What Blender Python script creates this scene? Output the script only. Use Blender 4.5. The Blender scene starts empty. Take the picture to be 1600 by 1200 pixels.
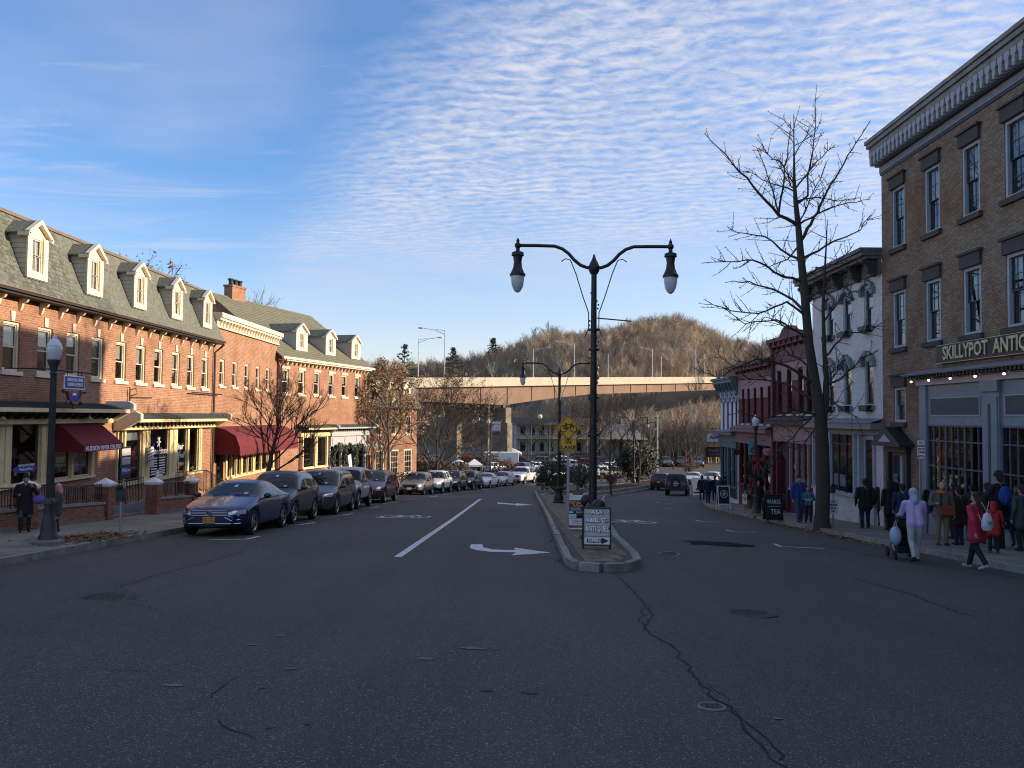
import bpy, bmesh, math, random
import numpy as np
from mathutils import Vector, Matrix
from mathutils.bvhtree import BVHTree
R = math.radians
SC = bpy.context.scene
COL = SC.collection
# ------------------------------------------------------------------ camera
EYE = 1.8
F_PX, PITCH, YAW, ROLL = 1300.0, R(2.22), R(0.35), R(0.55)
cam_d = bpy.data.cameras.new('camera'); cam = bpy.data.objects.new('camera', cam_d); COL.objects.link(cam)
cam_d.sensor_width = 36; cam_d.lens = 36*F_PX/1600; cam_d.clip_end = 6000; cam_d.clip_start = .1
CAM_R = Matrix.Rotation(YAW, 3, 'Z') @ Matrix.Rotation(math.pi/2+PITCH, 3, 'X') @ Matrix.Rotation(ROLL, 3, 'Z')
cam.matrix_world = Matrix.Translation((0, 0, EYE)) @ CAM_R.to_4x4()
SC.camera = cam
# ------------------------------------------------------------------ light
SUN_EL, SUN_AZ = R(16.5), R(-6.0)          # azimuth measured from +X towards -Y
to_sun = Vector((math.cos(SUN_EL)*math.cos(SUN_AZ), -math.cos(SUN_EL)*math.sin(SUN_AZ), math.sin(SUN_EL)))
sd = bpy.data.lights.new('sun', 'SUN'); sd.energy = 4.3; sd.angle = R(.6); sd.color = (1.0, .80, .56)
sun = bpy.data.objects.new('sun', sd); COL.objects.link(sun)
sun.rotation_euler = to_sun.to_track_quat('Z', 'Y').to_euler(); sun.location = (60, 0, 60)
W = bpy.data.worlds.new('World'); SC.world = W; W.use_nodes = True
def build_world():
    nt = W.node_tree; nt.nodes.clear(); N = nt.nodes.new; L = nt.links.new
    def math_(op, a, b=None, c=None, clamp=False):
        n = N('ShaderNodeMath'); n.operation = op; n.use_clamp = clamp
        for i, x in enumerate((a, b, c)):
            if x is None: continue
            if isinstance(x, (int, float)): n.inputs[i].default_value = x
            else: L(x, n.inputs[i])
        return n.outputs[0]
    def noise(vec, scale, detail=6, rough=.55, dist=0):
        n = N('ShaderNodeTexNoise'); n.inputs['Scale'].default_value = scale; n.inputs['Detail'].default_value = detail
        n.inputs['Roughness'].default_value = rough; n.inputs['Distortion'].default_value = dist; L(vec, n.inputs['Vector']); return n.outputs['Fac']
    def mr(x, a, b, c=0, d=1, smooth=True):
        n = N('ShaderNodeMapRange'); n.interpolation_type = 'SMOOTHSTEP' if smooth else 'LINEAR'
        L(x, n.inputs[0])
        for i, v in enumerate((a, b, c, d)): n.inputs[i+1].default_value = v
        return n.outputs[0]
    def comb(x, y, z=0.0):
        n = N('ShaderNodeCombineXYZ')
        for i, v in enumerate((x, y, z)):
            if isinstance(v, (int, float)): n.inputs[i].default_value = v
            else: L(v, n.inputs[i])
        return n.outputs[0]
    sky = N('ShaderNodeTexSky'); sky.sky_type = 'NISHITA'; sky.sun_disc = False
    sky.sun_elevation = SUN_EL; sky.sun_rotation = math.atan2(to_sun.x, to_sun.y)
    sky.air_density = 1.0; sky.dust_density = .6; sky.ozone_density = 2.5; sky.altitude = 50
    hs = N('ShaderNodeHueSaturation'); hs.inputs['Saturation'].default_value = 1.24; hs.inputs['Value'].default_value = .92
    L(sky.outputs[0], hs.inputs['Color'])
    tint = N('ShaderNodeMixRGB'); tint.blend_type = 'MULTIPLY'; tint.inputs[0].default_value = 1
    L(hs.outputs[0], tint.inputs[1]); tint.inputs[2].default_value = (1.07, .91, .99, 1)
    tc = N('ShaderNodeTexCoord'); sp = N('ShaderNodeSeparateXYZ'); L(tc.outputs['Generated'], sp.inputs[0])
    z = math_('MAXIMUM', sp.outputs[2], .02)
    u = math_('DIVIDE', sp.outputs[0], z); v = math_('DIVIDE', sp.outputs[1], z)
    uv = comb(u, v)
    # altocumulus sheet: everything right of an edge that runs away from the viewer
    e0 = math_('MULTIPLY_ADD', v, .415, u); e0 = math_('ADD', e0, -.62)
    big = noise(uv, .55, 4); big = math_('MULTIPLY_ADD', big, 1.0, -.5)
    edge = math_('ADD', e0, big)
    edge = math_('ADD', edge, mr(v, 1.9, -.2, 0, 1.6)); cover = mr(edge, -.30, .42)  # extra cloud cover added overhead, out of view, to brighten the shaded street
    fade = mr(v, 3.2, 8.0, 1.0, .50)
    nearer = mr(math_('ABSOLUTE', v), 0.0, 1.2, .7, 1)
    # ripples: rows almost across the view, slowly bent by noise
    wig = noise(comb(math_('MULTIPLY', u, 1.4), math_('MULTIPLY', v, 1.1), 3.0), 1.0, 3)
    wig2 = noise(comb(math_('MULTIPLY', u, 8.5), math_('MULTIPLY', v, 8.), 5.0), 1.0, 3)
    ph = math_('MULTIPLY_ADD', u, .30, v); ph = math_('MULTIPLY_ADD', wig, .55, ph); ph = math_('MULTIPLY_ADD', wig2, .13, ph)
    sn = math_('SINE', math_('MULTIPLY', ph, 66.0)); rip = math_('MULTIPLY_ADD', sn, .5, .5)
    fl = noise(comb(math_('MULTIPLY', u, 14.), math_('MULTIPLY', v, 18.), 0.0), 1.0, 5, .62, .5)
    fl = mr(fl, .30, .70)
    tex = math_('MULTIPLY_ADD', rip, .36, math_('MULTIPLY', fl, .64))
    ramt = mr(v, 3.6, 6.2, 1.0, .22)
    dens = math_('MULTIPLY_ADD', math_('MULTIPLY', math_('ADD', tex, -.5), ramt), .85, .60)
    patch = mr(noise(uv, 1.3, 5, .6, .3), .22, .75, .62, 1.15)
    sheet = math_('MULTIPLY', math_('MULTIPLY', dens, patch), math_('MULTIPLY', cover, math_('MULTIPLY', fade, nearer)))
    # thin wisps in the clear half
    ws = noise(comb(math_('MULTIPLY_ADD', v, .5, math_('MULTIPLY', u, .55)), math_('MULTIPLY', v, 1.8), 7.0), 1.0, 8, .62, .9)
    wis = math_('MULTIPLY', mr(ws, .48, .78), .52)
    wv = noise(comb(math_('MULTIPLY', u, .5), math_('MULTIPLY', v, .5), 2.0), 1.0, 4, .6)
    veil = math_('MULTIPLY', mr(wv, .42, .75), .30)
    # long thin streaks low above the horizon
    ls = noise(comb(math_('MULTIPLY', u, .35), math_('MULTIPLY', v, 1.2), 11.0), 1.0, 5, .6, .4)
    low = math_('MULTIPLY', math_('MULTIPLY', mr(ls, .56, .74), mr(v, 4.5, 6.5)), .55)
    a = math_('MAXIMUM', math_('MAXIMUM', wis, veil), math_('MAXIMUM', low, sheet), clamp=True)
    cl = N('ShaderNodeMixRGB'); L(a, cl.inputs[0]); L(tint.outputs[0], cl.inputs[1]); cl.inputs[2].default_value = (2.75, 2.85, 3.3, 1)
    bg = N('ShaderNodeBackground'); bg.inputs[1].default_value = .15; L(cl.outputs[0], bg.inputs[0])
    o = N('ShaderNodeOutputWorld'); L(bg.outputs[0], o.inputs[0])
build_world()
vs = SC.view_settings; SC.display_settings.display_device = 'sRGB'
vs.view_transform = 'Standard'; vs.look = 'None'; vs.exposure = 0.82; vs.gamma = 1.0; vs.use_curve_mapping = False
SC.render.engine = 'CYCLES'
cy = SC.cycles; cy.max_bounces = 6; cy.diffuse_bounces = 3; cy.glossy_bounces = 3; cy.transparent_max_bounces = 12
cy.use_denoising = True; cy.filter_width = 1.1; cy.sample_clamp_indirect = 6; cy.caustics_reflective = False; cy.caustics_refractive = False
RND = random.Random(7)
# ------------------------------------------------------------------ terrain
def G(x, y):
    if y < -25: z = 1.6
    elif y < 70: z = -.064*y
    elif y < 130: t = y-70; z = -4.48-.064*t+.064*t*t/120
    else: z = -6.4
    f = min(1, max(0, (100-y)/50.0))
    return z - .03*min(12, max(0, x))*f
def ray(px, py):
    return CAM_R @ Vector(((px-800)/F_PX, (600-py)/F_PX, -1))
def gp(px, py, dz=0.0):
    """ground point seen at a place in the photograph"""
    d = ray(px, py); t = 2.0
    while t < 900:
        x, y, z = d.x*t, d.y*t, EYE+d.z*t
        if z <= G(x, y)+dz: return Vector((x, y, G(x, y)+dz))
        t += .05
    return Vector((d.x*150, d.y*150, -6.4))
def at(px, py, Y):
    d = ray(px, py); t = Y/d.y
    return Vector((d.x*t, Y, EYE+d.z*t))
def interp(x, pts):
    if x <= pts[0][0]: return pts[0][1]
    for (a, b), (c, d) in zip(pts, pts[1:]):
        if x <= c: return b+(d-b)*(x-a)/(c-a)
    return pts[-1][1]
LK = [(-30, -9.1), (44, -9.1), (50, -8.8), (58, -8.1), (64, -7.3), (70, -6.4), (76, -5.3), (82, -3.8), (88, -2.1), (94, -.2), (102, 2.6), (112, 7.5)]
RK = [(-30, 11.0), (40, 10.9), (46, 11.1), (52, 11.8), (58, 12.9), (66, 14.9), (74, 17.8), (84, 22.5), (96, 30)]
lk = lambda y: interp(y, LK)
rk = lambda y: interp(y, RK)
# ------------------------------------------------------------------ mesh helper
class MB:
    def __init__(s, off=(0, 0, 0)):
        s.v = []; s.f = []; s.m = []; s.off = off
    def add(s, vs, fs, m=0):
        b = len(s.v); s.v.extend([tuple(x) for x in vs]); s.f.extend([tuple(i+b for i in f) for f in fs]); s.m.extend([m]*len(fs)); return s
    def box(s, x0, x1, y0, y1, z0, z1, m=0):
        v = [(x0,y0,z0),(x1,y0,z0),(x1,y1,z0),(x0,y1,z0),(x0,y0,z1),(x1,y0,z1),(x1,y1,z1),(x0,y1,z1)]
        return s.add(v, [(0,3,2,1),(4,5,6,7),(0,1,5,4),(1,2,6,5),(2,3,7,6),(3,0,4,7)], m)
    def cbox(s, c, d, m=0, rot=None):
        hx, hy, hz = d[0]/2, d[1]/2, d[2]/2
        v = [Vector(p) for p in [(-hx,-hy,-hz),(hx,-hy,-hz),(hx,hy,-hz),(-hx,hy,-hz),(-hx,-hy,hz),(hx,-hy,hz),(hx,hy,hz),(-hx,hy,hz)]]
        if rot is not None: v = [rot @ p for p in v]
        return s.add([p+Vector(c) for p in v], [(0,3,2,1),(4,5,6,7),(0,1,5,4),(1,2,6,5),(2,3,7,6),(3,0,4,7)], m)
    def quad(s, a, b, c, d, m=0): return s.add([a, b, c, d], [(0,1,2,3)], m)
    def tube(s, pts, rad, n=6, m=0, caps=True):
        pts = [Vector(p) for p in pts]
        if not isinstance(rad, (list, tuple)): rad = [rad]*len(pts)
        vs = []; up = None
        for i, p in enumerate(pts):
            t = (pts[min(i+1, len(pts)-1)]-pts[max(i-1, 0)])
            if t.length < 1e-9: t = Vector((0, 0, 1))
            t.normalize()
            if up is None:
                a = Vector((0, 0, 1)) if abs(t.z) < .9 else Vector((1, 0, 0))
                up = t.cross(a).normalized()
            else:
                up = (up - t*up.dot(t))
                if up.length < 1e-6: up = t.orthogonal()
                up.normalize()
            w = t.cross(up)
            for k in range(n):
                ang = 2*math.pi*k/n
                vs.append(p+(up*math.cos(ang)+w*math.sin(ang))*rad[i])
        fs = []
        for i in range(len(pts)-1):
            for k in range(n):
                a = i*n+k; b = i*n+(k+1) % n
                fs.append((a, b, b+n, a+n))
        if caps:
            fs.append(tuple(range(n-1, -1, -1))); fs.append(tuple(range((len(pts)-1)*n, len(pts)*n)))
        return s.add(vs, fs, m)
    def lathe(s, prof, n=16, c=(0, 0, 0), m=0, axis='z', caps=True):
        vs = []
        for r, h in prof:
            for k in range(n):
                a = 2*math.pi*k/n
                x, y = r*math.cos(a), r*math.sin(a)
                p = (x, y, h) if axis == 'z' else ((h, x, y) if axis == 'x' else (y, h, x))
                vs.append((p[0]+c[0], p[1]+c[1], p[2]+c[2]))
        fs = []
        for i in range(len(prof)-1):
            for k in range(n):
                a = i*n+k; b = i*n+(k+1) % n
                fs.append((a, b, b+n, a+n))
        if caps:
            fs.append(tuple(range(n-1, -1, -1))); fs.append(tuple(range((len(prof)-1)*n, len(prof)*n)))
        return s.add(vs, fs, m)
    def prism(s, poly, axis, a, b, m=0):
        """extrude a polygon: axis x -> (y,z), y -> (x,z), z -> (x,y)"""
        def P(p, h): return (h, p[0], p[1]) if axis == 'x' else ((p[0], h, p[1]) if axis == 'y' else (p[0], p[1], h))
        n = len(poly); vs = [P(p, a) for p in poly]+[P(p, b) for p in poly]
        fs = [tuple(range(n))[::-1], tuple(range(n, 2*n))]+[(i, (i+1) % n, (i+1) % n+n, i+n) for i in range(n)]
        return s.add(vs, fs, m)
    def ball(s, c, r, m=0, seg=10, rings=7):
        if not isinstance(r, (list, tuple)): r = (r, r, r)
        vs = [(c[0], c[1], c[2]-r[2])]
        for i in range(1, rings):
            t = math.pi*i/rings
            for k in range(seg):
                a = 2*math.pi*k/seg
                vs.append((c[0]+r[0]*math.sin(t)*math.cos(a), c[1]+r[1]*math.sin(t)*math.sin(a), c[2]-r[2]*math.cos(t)))
        vs.append((c[0], c[1], c[2]+r[2])); fs = []
        for k in range(seg): fs.append((0, 1+(k+1) % seg, 1+k))
        for i in range(rings-2):
            for k in range(seg):
                a = 1+i*seg+k; b = 1+i*seg+(k+1) % seg
                fs.append((a, b, b+seg, a+seg))
        t = len(vs)-1; base = 1+(rings-2)*seg
        for k in range(seg): fs.append((base+k, base+(k+1) % seg, t))
        return s.add(vs, fs, m)
    def mesh(s, name, mats, smooth=False):
        me = bpy.data.meshes.new(name)
        ox, oy, oz = s.off
        me.from_pydata([(x-ox, y-oy, z-oz) for x, y, z in s.v], [], s.f)
        if not isinstance(mats, (list, tuple)): mats = [mats]
        for mm in mats: me.materials.append(mm)
        if len(mats) > 1: me.polygons.foreach_set('material_index', s.m)
        me.update()
        if smooth: smooth_by_angle(me, smooth if smooth is not True else 40)
        return me
    def build(s, name, mats, parent=None, smooth=False, bevel=0, loc=None):
        return link(name, s.mesh(name, mats, smooth), parent, loc, bevel)
def smooth_by_angle(me, deg=40):
    bm = bmesh.new(); bm.from_mesh(me)
    bmesh.ops.recalc_face_normals(bm, faces=bm.faces)
    for f in bm.faces: f.smooth = True
    lim = R(deg)
    for e in bm.edges:
        if len(e.link_faces) == 2: e.smooth = e.calc_face_angle(0) < lim
        else: e.smooth = False
    bm.to_mesh(me); bm.free()
def link(name, me, parent=None, loc=None, bevel=0, rot=None, scale=None):
    o = bpy.data.objects.new(name, me); COL.objects.link(o)
    if parent is not None: o.parent = parent
    if loc is not None: o.location = loc
    if rot is not None: o.rotation_euler = rot
    if scale is not None: o.scale = scale
    if bevel:
        b = o.modifiers.new('bevel', 'BEVEL'); b.width = bevel; b.segments = 2; b.limit_method = 'ANGLE'; b.angle_limit = R(40)
    return o
def tag(o, label=None, cat=None, group=None, kind=None):
    if label: o['label'] = label
    if cat: o['category'] = cat
    if group: o['group'] = group
    if kind: o['kind'] = kind
    return o
def thing(name, label, cat, loc=(0, 0, 0), rz=0, group=None):
    o = bpy.data.objects.new(name, None); COL.objects.link(o)
    o.location = loc; o.rotation_euler = (0, 0, rz); o.empty_display_size = .3
    return tag(o, label, cat, group)
def copy_tree(o, parent=None):
    c = o.copy(); COL.objects.link(c); c.parent = parent
    for ch in o.children: copy_tree(ch, c)
    return c
def struct(name, mb, mats, **k):
    return tag(mb.build(name, mats, **k), kind='structure')
# evaluation of modifiers in a scratch scene
TMP = bpy.data.scenes.new('scratch')
def depsgraph():
    with bpy.context.temp_override(scene=TMP, view_layer=TMP.view_layers[0]):
        dg = bpy.context.evaluated_depsgraph_get()
    return dg
def evaluate(me, mods):
    o = bpy.data.objects.new('scratch', me); TMP.collection.objects.link(o)
    for typ, kw in mods:
        m = o.modifiers.new(typ, typ)
        for k, v in kw.items(): setattr(m, k, v)
    dg = depsgraph()
    r = bpy.data.meshes.new_from_object(o.evaluated_get(dg))
    TMP.collection.objects.unlink(o); bpy.data.objects.remove(o)
    return r
def text_mesh(s, size=1, extrude=.004, align='CENTER', sx=1.0, shear=0, bold=0, spacing=1.0):
    cu = bpy.data.curves.new('lettering', 'FONT'); cu.body = s; cu.size = size; cu.extrude = extrude; cu.align_x = align; cu.align_y = 'CENTER'
    cu.resolution_u = 2; cu.shear = shear; cu.offset = bold; cu.space_character = spacing
    o = bpy.data.objects.new('lettering', cu); TMP.collection.objects.link(o)
    dg = depsgraph()
    me = bpy.data.meshes.new_from_object(o.evaluated_get(dg))
    TMP.collection.objects.unlink(o); bpy.data.objects.remove(o)
    if sx != 1:
        for v in me.vertices: v.co.x *= sx
    return me
def text(s, size, m, parent, loc, rot=(math.pi/2, 0, 0), name='lettering', **k):
    me = text_mesh(s, size, **k); me.materials.clear(); me.materials.append(m)
    return link(name, me, parent, loc, rot=rot)
# ------------------------------------------------------------------ materials
def nodes(name):
    m = bpy.data.materials.new(name); m.use_nodes = True
    nt = m.node_tree; b = nt.nodes['Principled BSDF']
    return m, nt, b
def ramp_mix(nt, fac, c1, c2):
    n = nt.nodes.new('ShaderNodeMixRGB'); n.inputs[1].default_value = (*c1, 1); n.inputs[2].default_value = (*c2, 1)
    nt.links.new(fac, n.inputs[0]); return n.outputs[0]
def tex_noise(nt, vec, scale, detail=4, rough=.6):
    n = nt.nodes.new('ShaderNodeTexNoise'); n.inputs['Scale'].default_value = scale; n.inputs['Detail'].default_value = detail
    n.inputs['Roughness'].default_value = rough; nt.links.new(vec, n.inputs['Vector']); return n.outputs['Fac']
def coords(nt, kind='Object'):
    n = nt.nodes.new('ShaderNodeTexCoord'); return n.outputs[kind]
def mrange(nt, x, a, b, c=0, d=1):
    n = nt.nodes.new('ShaderNodeMapRange'); nt.links.new(x, n.inputs[0])
    for i, v in enumerate((a, b, c, d)): n.inputs[i+1].default_value = v
    return n.outputs[0]
def bump(nt, b, h, strength=.3, dist=.01):
    n = nt.nodes.new('ShaderNodeBump'); n.inputs['Strength'].default_value = strength; n.inputs['Distance'].default_value = dist
    nt.links.new(h, n.inputs['Height']); nt.links.new(n.outputs[0], b.inputs['Normal'])
MATS = {}
def pm(name, col, rough=.6, metal=0, var=.18, scale=4, bmp=0, bscale=30, spec=.5, coat=0, world=False, rnd=0):
    """painted / plain material: base colour with soft wear noise"""
    if name in MATS: return MATS[name]
    m, nt, b = nodes(name)
    v = coords(nt)
    if world:
        g = nt.nodes.new('ShaderNodeNewGeometry'); v = g.outputs['Position']
    if rnd:
        oi = nt.nodes.new('ShaderNodeObjectInfo'); ad = nt.nodes.new('ShaderNodeVectorMath'); ad.operation = 'ADD'
        nt.links.new(v, ad.inputs[0]); sc = nt.nodes.new('ShaderNodeMath'); sc.operation = 'MULTIPLY'; sc.inputs[1].default_value = 37
        nt.links.new(oi.outputs['Random'], sc.inputs[0]); nt.links.new(sc.outputs[0], ad.inputs[1]); v = ad.outputs[0]
    f = mrange(nt, tex_noise(nt, v, scale, 5), .3, .7)
    lo = [c*(1-var) for c in col]; hi = [min(1, c*(1+var)) for c in col]
    out = ramp_mix(nt, f, lo, hi)
    if rnd:
        hs = nt.nodes.new('ShaderNodeHueSaturation'); nt.links.new(out, hs.inputs['Color'])
        nt.links.new(mrange(nt, oi.outputs['Random'], 0, 1, 1-rnd, 1+rnd), hs.inputs['Value']); out = hs.outputs[0]
    nt.links.new(out, b.inputs['Base Color'])
    b.inputs['Roughness'].default_value = rough; b.inputs['Metallic'].default_value = metal; b.inputs['Specular IOR Level'].default_value = spec
    if coat: b.inputs['Coat Weight'].default_value = coat; b.inputs['Coat Roughness'].default_value = .04
    if bmp: bump(nt, b, tex_noise(nt, v, bscale, 4), bmp, .01)
    MATS[name] = m; return m
def brick_mat(name, c1, c2, mortar, w=.205, h=.068, ms=.006, dirt=.35, second=None, soot=.0):
    m, nt, b = nodes(name); L = nt.links.new; N = nt.nodes.new
    sp = N('ShaderNodeSeparateXYZ'); L(coords(nt), sp.inputs[0])
    ad = N('ShaderNodeMath'); ad.operation = 'ADD'; L(sp.outputs[0], ad.inputs[0]); L(sp.outputs[1], ad.inputs[1])
    cb = N('ShaderNodeCombineXYZ'); L(ad.outputs[0], cb.inputs[0]); L(sp.outputs[2], cb.inputs[1])
    br = N('ShaderNodeTexBrick'); L(cb.outputs[0], br.inputs['Vector'])
    br.inputs['Scale'].default_value = 1; br.inputs['Brick Width'].default_value = w; br.inputs['Row Height'].default_value = h
    br.inputs['Mortar Size'].default_value = ms; br.inputs['Mortar Smooth'].default_value = .3; br.inputs['Bias'].default_value = 0
    br.inputs['Color1'].default_value = (*c1, 1); br.inputs['Color2'].default_value = (*c2, 1); br.inputs['Mortar'].default_value = (*mortar, 1)
    col = br.outputs['Color']
    def mix(blend, fac, c2_, a):
        n = N('ShaderNodeMixRGB'); n.blend_type = blend
        if isinstance(fac, float): n.inputs[0].default_value = fac
        else: L(fac, n.inputs[0])
        L(a, n.inputs[1]); n.inputs[2].default_value = (*c2_, 1); return n.outputs[0]
    if second:   # blotches of differently fired brick
        f = mrange(nt, tex_noise(nt, coords(nt), .45, 5, .6), .45, .6)
        col = mix('MULTIPLY', f, second, col)
    fb = mrange(nt, tex_noise(nt, cb.outputs[0], 9, 2), .3, .75, 0, .5)
    col = mix('MULTIPLY', fb, (.62, .55, .5), col)
    f2 = mrange(nt, tex_noise(nt, coords(nt), .8, 6, .65), .42, .72, 0, dirt)
    col = mix('MULTIPLY', f2, (.5, .48, .46), col)
    L(col, b.inputs['Base Color']); b.inputs['Roughness'].default_value = .85; b.inputs['Specular IOR Level'].default_value = .25
    inv = N('ShaderNodeMath'); inv.operation = 'MULTIPLY_ADD'; inv.inputs[1].default_value = -1; inv.inputs[2].default_value = 1; L(br.outputs['Fac'], inv.inputs[0])
    bump(nt, b, inv.outputs[0], .6, .008)
    MATS[name] = m; return m
def glass_mat(name, tint=(.75, .8, .82), refl=1.0, dark=0.0):
    m = bpy.data.materials.new(name); m.use_nodes = True; nt = m.node_tree; nt.nodes.clear(); N = nt.nodes.new; L = nt.links.new
    tr = N('ShaderNodeBsdfTransparent'); tr.inputs[0].default_value = (*tint, 1)
    gl = N('ShaderNodeBsdfGlossy'); gl.inputs['Roughness'].default_value = .015; gl.inputs['Color'].default_value = (.95, .97, 1, 1)
    nz = N('ShaderNodeTexNoise'); nz.inputs['Scale'].default_value = 1.7; bp = N('ShaderNodeBump'); bp.inputs['Strength'].default_value = .06; bp.inputs['Distance'].default_value = .02
    tcn = N('ShaderNodeTexCoord'); L(tcn.outputs['Object'], nz.inputs['Vector']); L(nz.outputs['Fac'], bp.inputs['Height']); L(bp.outputs[0], gl.inputs['Normal'])
    fr = N('ShaderNodeFresnel'); fr.inputs[0].default_value = 1.5
    mu = N('ShaderNodeMath'); mu.operation = 'MULTIPLY_ADD'; mu.inputs[1].default_value = 1.5*refl; mu.inputs[2].default_value = .03*refl; mu.use_clamp = True
    L(fr.outputs[0], mu.inputs[0])
    mx = N('ShaderNodeMixShader'); L(mu.outputs[0], mx.inputs[0]); L(tr.outputs[0], mx.inputs[1]); L(gl.outputs[0], mx.inputs[2])
    o = N('ShaderNodeOutputMaterial'); L(mx.outputs[0], o.inputs[0]); MATS[name] = m; return m
def emit_mat(name, col, s):
    m, nt, b = nodes(name); b.inputs['Base Color'].default_value = (*col, 1)
    b.inputs['Emission Color'].default_value = (*col, 1); b.inputs['Emission Strength'].default_value = s; MATS[name] = m; return m
def asphalt_mat():
    m, nt, b = nodes('asphalt'); L = nt.links.new; N = nt.nodes.new
    g = N('ShaderNodeNewGeometry'); v = g.outputs['Position']
    f1 = mrange(nt, tex_noise(nt, v, .16, 6, .6), .3, .7); col = ramp_mix(nt, f1, (.066, .060, .053), (.096, .088, .078))
    def mix(blend, fac, c, a):
        n = N('ShaderNodeMixRGB'); n.blend_type = blend; L(fac, n.inputs[0]); L(a, n.inputs[1]); n.inputs[2].default_value = (*c, 1); return n.outputs[0]
    # streaks of wear along the lane
    mp = N('ShaderNodeMapping'); mp.inputs['Scale'].default_value = (1.1, .09, 1); L(v, mp.inputs[0])
    col = mix('MULTIPLY', mrange(nt, tex_noise(nt, mp.outputs[0], 1.0, 5, .6), .45, .75, 0, .6), (.62, .62, .65), col)
    col = mix('MIX', mrange(nt, tex_noise(nt, v, 1.1, 6, .7), .60, .78, 0, .32), (.125, .116, .103), col)
    # aggregate
    vo = N('ShaderNodeTexVoronoi'); vo.inputs['Scale'].default_value = 120; L(v, vo.inputs['Vector'])
    sp = N('ShaderNodeSeparateColor'); L(vo.outputs['Color'], sp.inputs[0])
    col = mix('MIX', mrange(nt, sp.outputs[0], .92, .98, 0, .85), (.36, .345, .32), col)
    col = mix('MULTIPLY', mrange(nt, sp.outputs[1], .55, .9, 0, .8), (.35, .35, .36), col)
    L(col, b.inputs['Base Color']); b.inputs['Roughness'].default_value = .82; b.inputs['Specular IOR Level'].default_value = .3
    bump(nt, b, vo.outputs['Distance'], .45, .012)
    MATS['asphalt'] = m; return m
def slab_mat(name, c1, c2, world=True, sc=1.2):
    m, nt, b = nodes(name); L = nt.links.new; N = nt.nodes.new
    g = N('ShaderNodeNewGeometry'); v = g.outputs['Position']
    oi = N('ShaderNodeObjectInfo')
    col = ramp_mix(nt, mrange(nt, tex_noise(nt, v, sc, 6, .65), .3, .7), c1, c2)
    hs = N('ShaderNodeHueSaturation'); L(col, hs.inputs['Color']); L(mrange(nt, oi.outputs['Random'], 0, 1, .82, 1.15), hs.inputs['Value'])
    n = N('ShaderNodeMixRGB'); n.blend_type = 'MULTIPLY'; L(mrange(nt, tex_noise(nt, v, 26, 3), .5, .7, 0, .5), n.inputs[0]); L(hs.outputs[0], n.inputs[1]); n.inputs[2].default_value = (.55, .53, .5, 1)
    L(n.outputs[0], b.inputs['Base Color']); b.inputs['Roughness'].default_value = .88; b.inputs['Specular IOR Level'].default_value = .2
    bump(nt, b, tex_noise(nt, v, 60, 3), .35, .01); MATS[name] = m; return m
asphalt = asphalt_mat()
concrete = slab_mat('concrete', (.17, .155, .13), (.27, .245, .205))
paver_m = slab_mat('paver', (.15, .118, .085), (.25, .195, .14), sc=5)
granite = slab_mat('granite', (.20, .19, .17), (.36, .34, .30), sc=3)
brick_l = brick_mat('brick_red', (.30, .135, .08), (.43, .215, .13), (.48, .37, .27), second=(.84, .78, .76), ms=.009)
brick_f = brick_mat('brick_fence', (.24, .085, .055), (.34, .14, .09), (.33, .28, .22))
brick_r = brick_mat('brick_tan', (.41, .305, .205), (.275, .19, .13), (.12, .10, .08), ms=.009, dirt=.45, second=(.90, .70, .61))
brick_w = brick_mat('brick_whitewash', (.78, .77, .74), (.70, .69, .66), (.52, .51, .49), dirt=.4)
brick_d = brick_mat('brick_oxblood', (.21, .062, .048), (.16, .046, .038), (.11, .042, .035), dirt=.4)
cream = pm('cream_paint', (.72, .58, .33), .55, var=.12)
trim_w = pm('white_trim', (.72, .63, .48), .55, var=.08)
white_p = pm('white_paint', (.78, .78, .77), .5, var=.06)
line_p = pm('road_paint', (.60, .59, .57), .8, var=.28, scale=9, world=True)
slate_m = pm('slate', (.115, .124, .10), .75, var=.42, scale=9, rnd=.30, bmp=.25)
shingle_m = pm('shingle', (.135, .138, .095), .85, var=.25, scale=6, rnd=.2, bmp=.3)
dkgreen = pm('dark_green_shingle', (.030, .038, .032), .8, var=.35, scale=12)
iron = pm('black_iron', (.012, .012, .014), .45, var=.3)
gunmetal = pm('grey_iron', (.035, .035, .037), .5, var=.25)
steel = pm('galvanised_steel', (.38, .39, .40), .45, metal=.6, var=.12)
burg = pm('burgundy_canvas', (.17, .012, .022), .85, var=.2, scale=3, bmp=.15)
red_canvas = pm('red_canvas', (.12, .010, .015), .85, var=.25, scale=3, bmp=.2)
glass = glass_mat('window_glass')
shop_glass = glass_mat('shop_glass', (.62, .66, .68), .45)
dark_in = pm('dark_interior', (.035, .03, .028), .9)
blind_m = pm('window_blind', (.48, .44, .36), .8)
copper = pm('copper_flashing', (.17, .125, .09), .6)
downpipe = pm('brown_pipe', (.055, .028, .022), .6)
bluegrey = pm('bluegrey_paint', (.20, .24, .265), .5, var=.12)
navy = pm('navy_paint', (.036, .048, .065), .5, var=.15)
brown_trim = pm('brownstone', (.062, .05, .045), .75, var=.2)
grey_trim = pm('grey_trim', (.22, .215, .23), .6, var=.12)
lightgrey = pm('light_grey_paint', (.40, .41, .44), .55, var=.1)
bark = pm('bark', (.058, .046, .038), .9, var=.35, scale=14, bmp=.5)
bark_l = pm('pale_bark', (.13, .10, .075), .9, var=.3, scale=10)
tyre_m = pm('tyre_rubber', (.012, .012, .012), .85)
chrome = pm('chrome', (.62, .62, .63), .18, metal=1, var=.05)
alloy = pm('alloy', (.42, .42, .43), .32, metal=.9, var=.08)
blackpl = pm('black_plastic', (.012, .012, .013), .5)
carglass = pm('car_glass', (.008, .010, .012), .05, spec=.45, var=.05)
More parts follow.
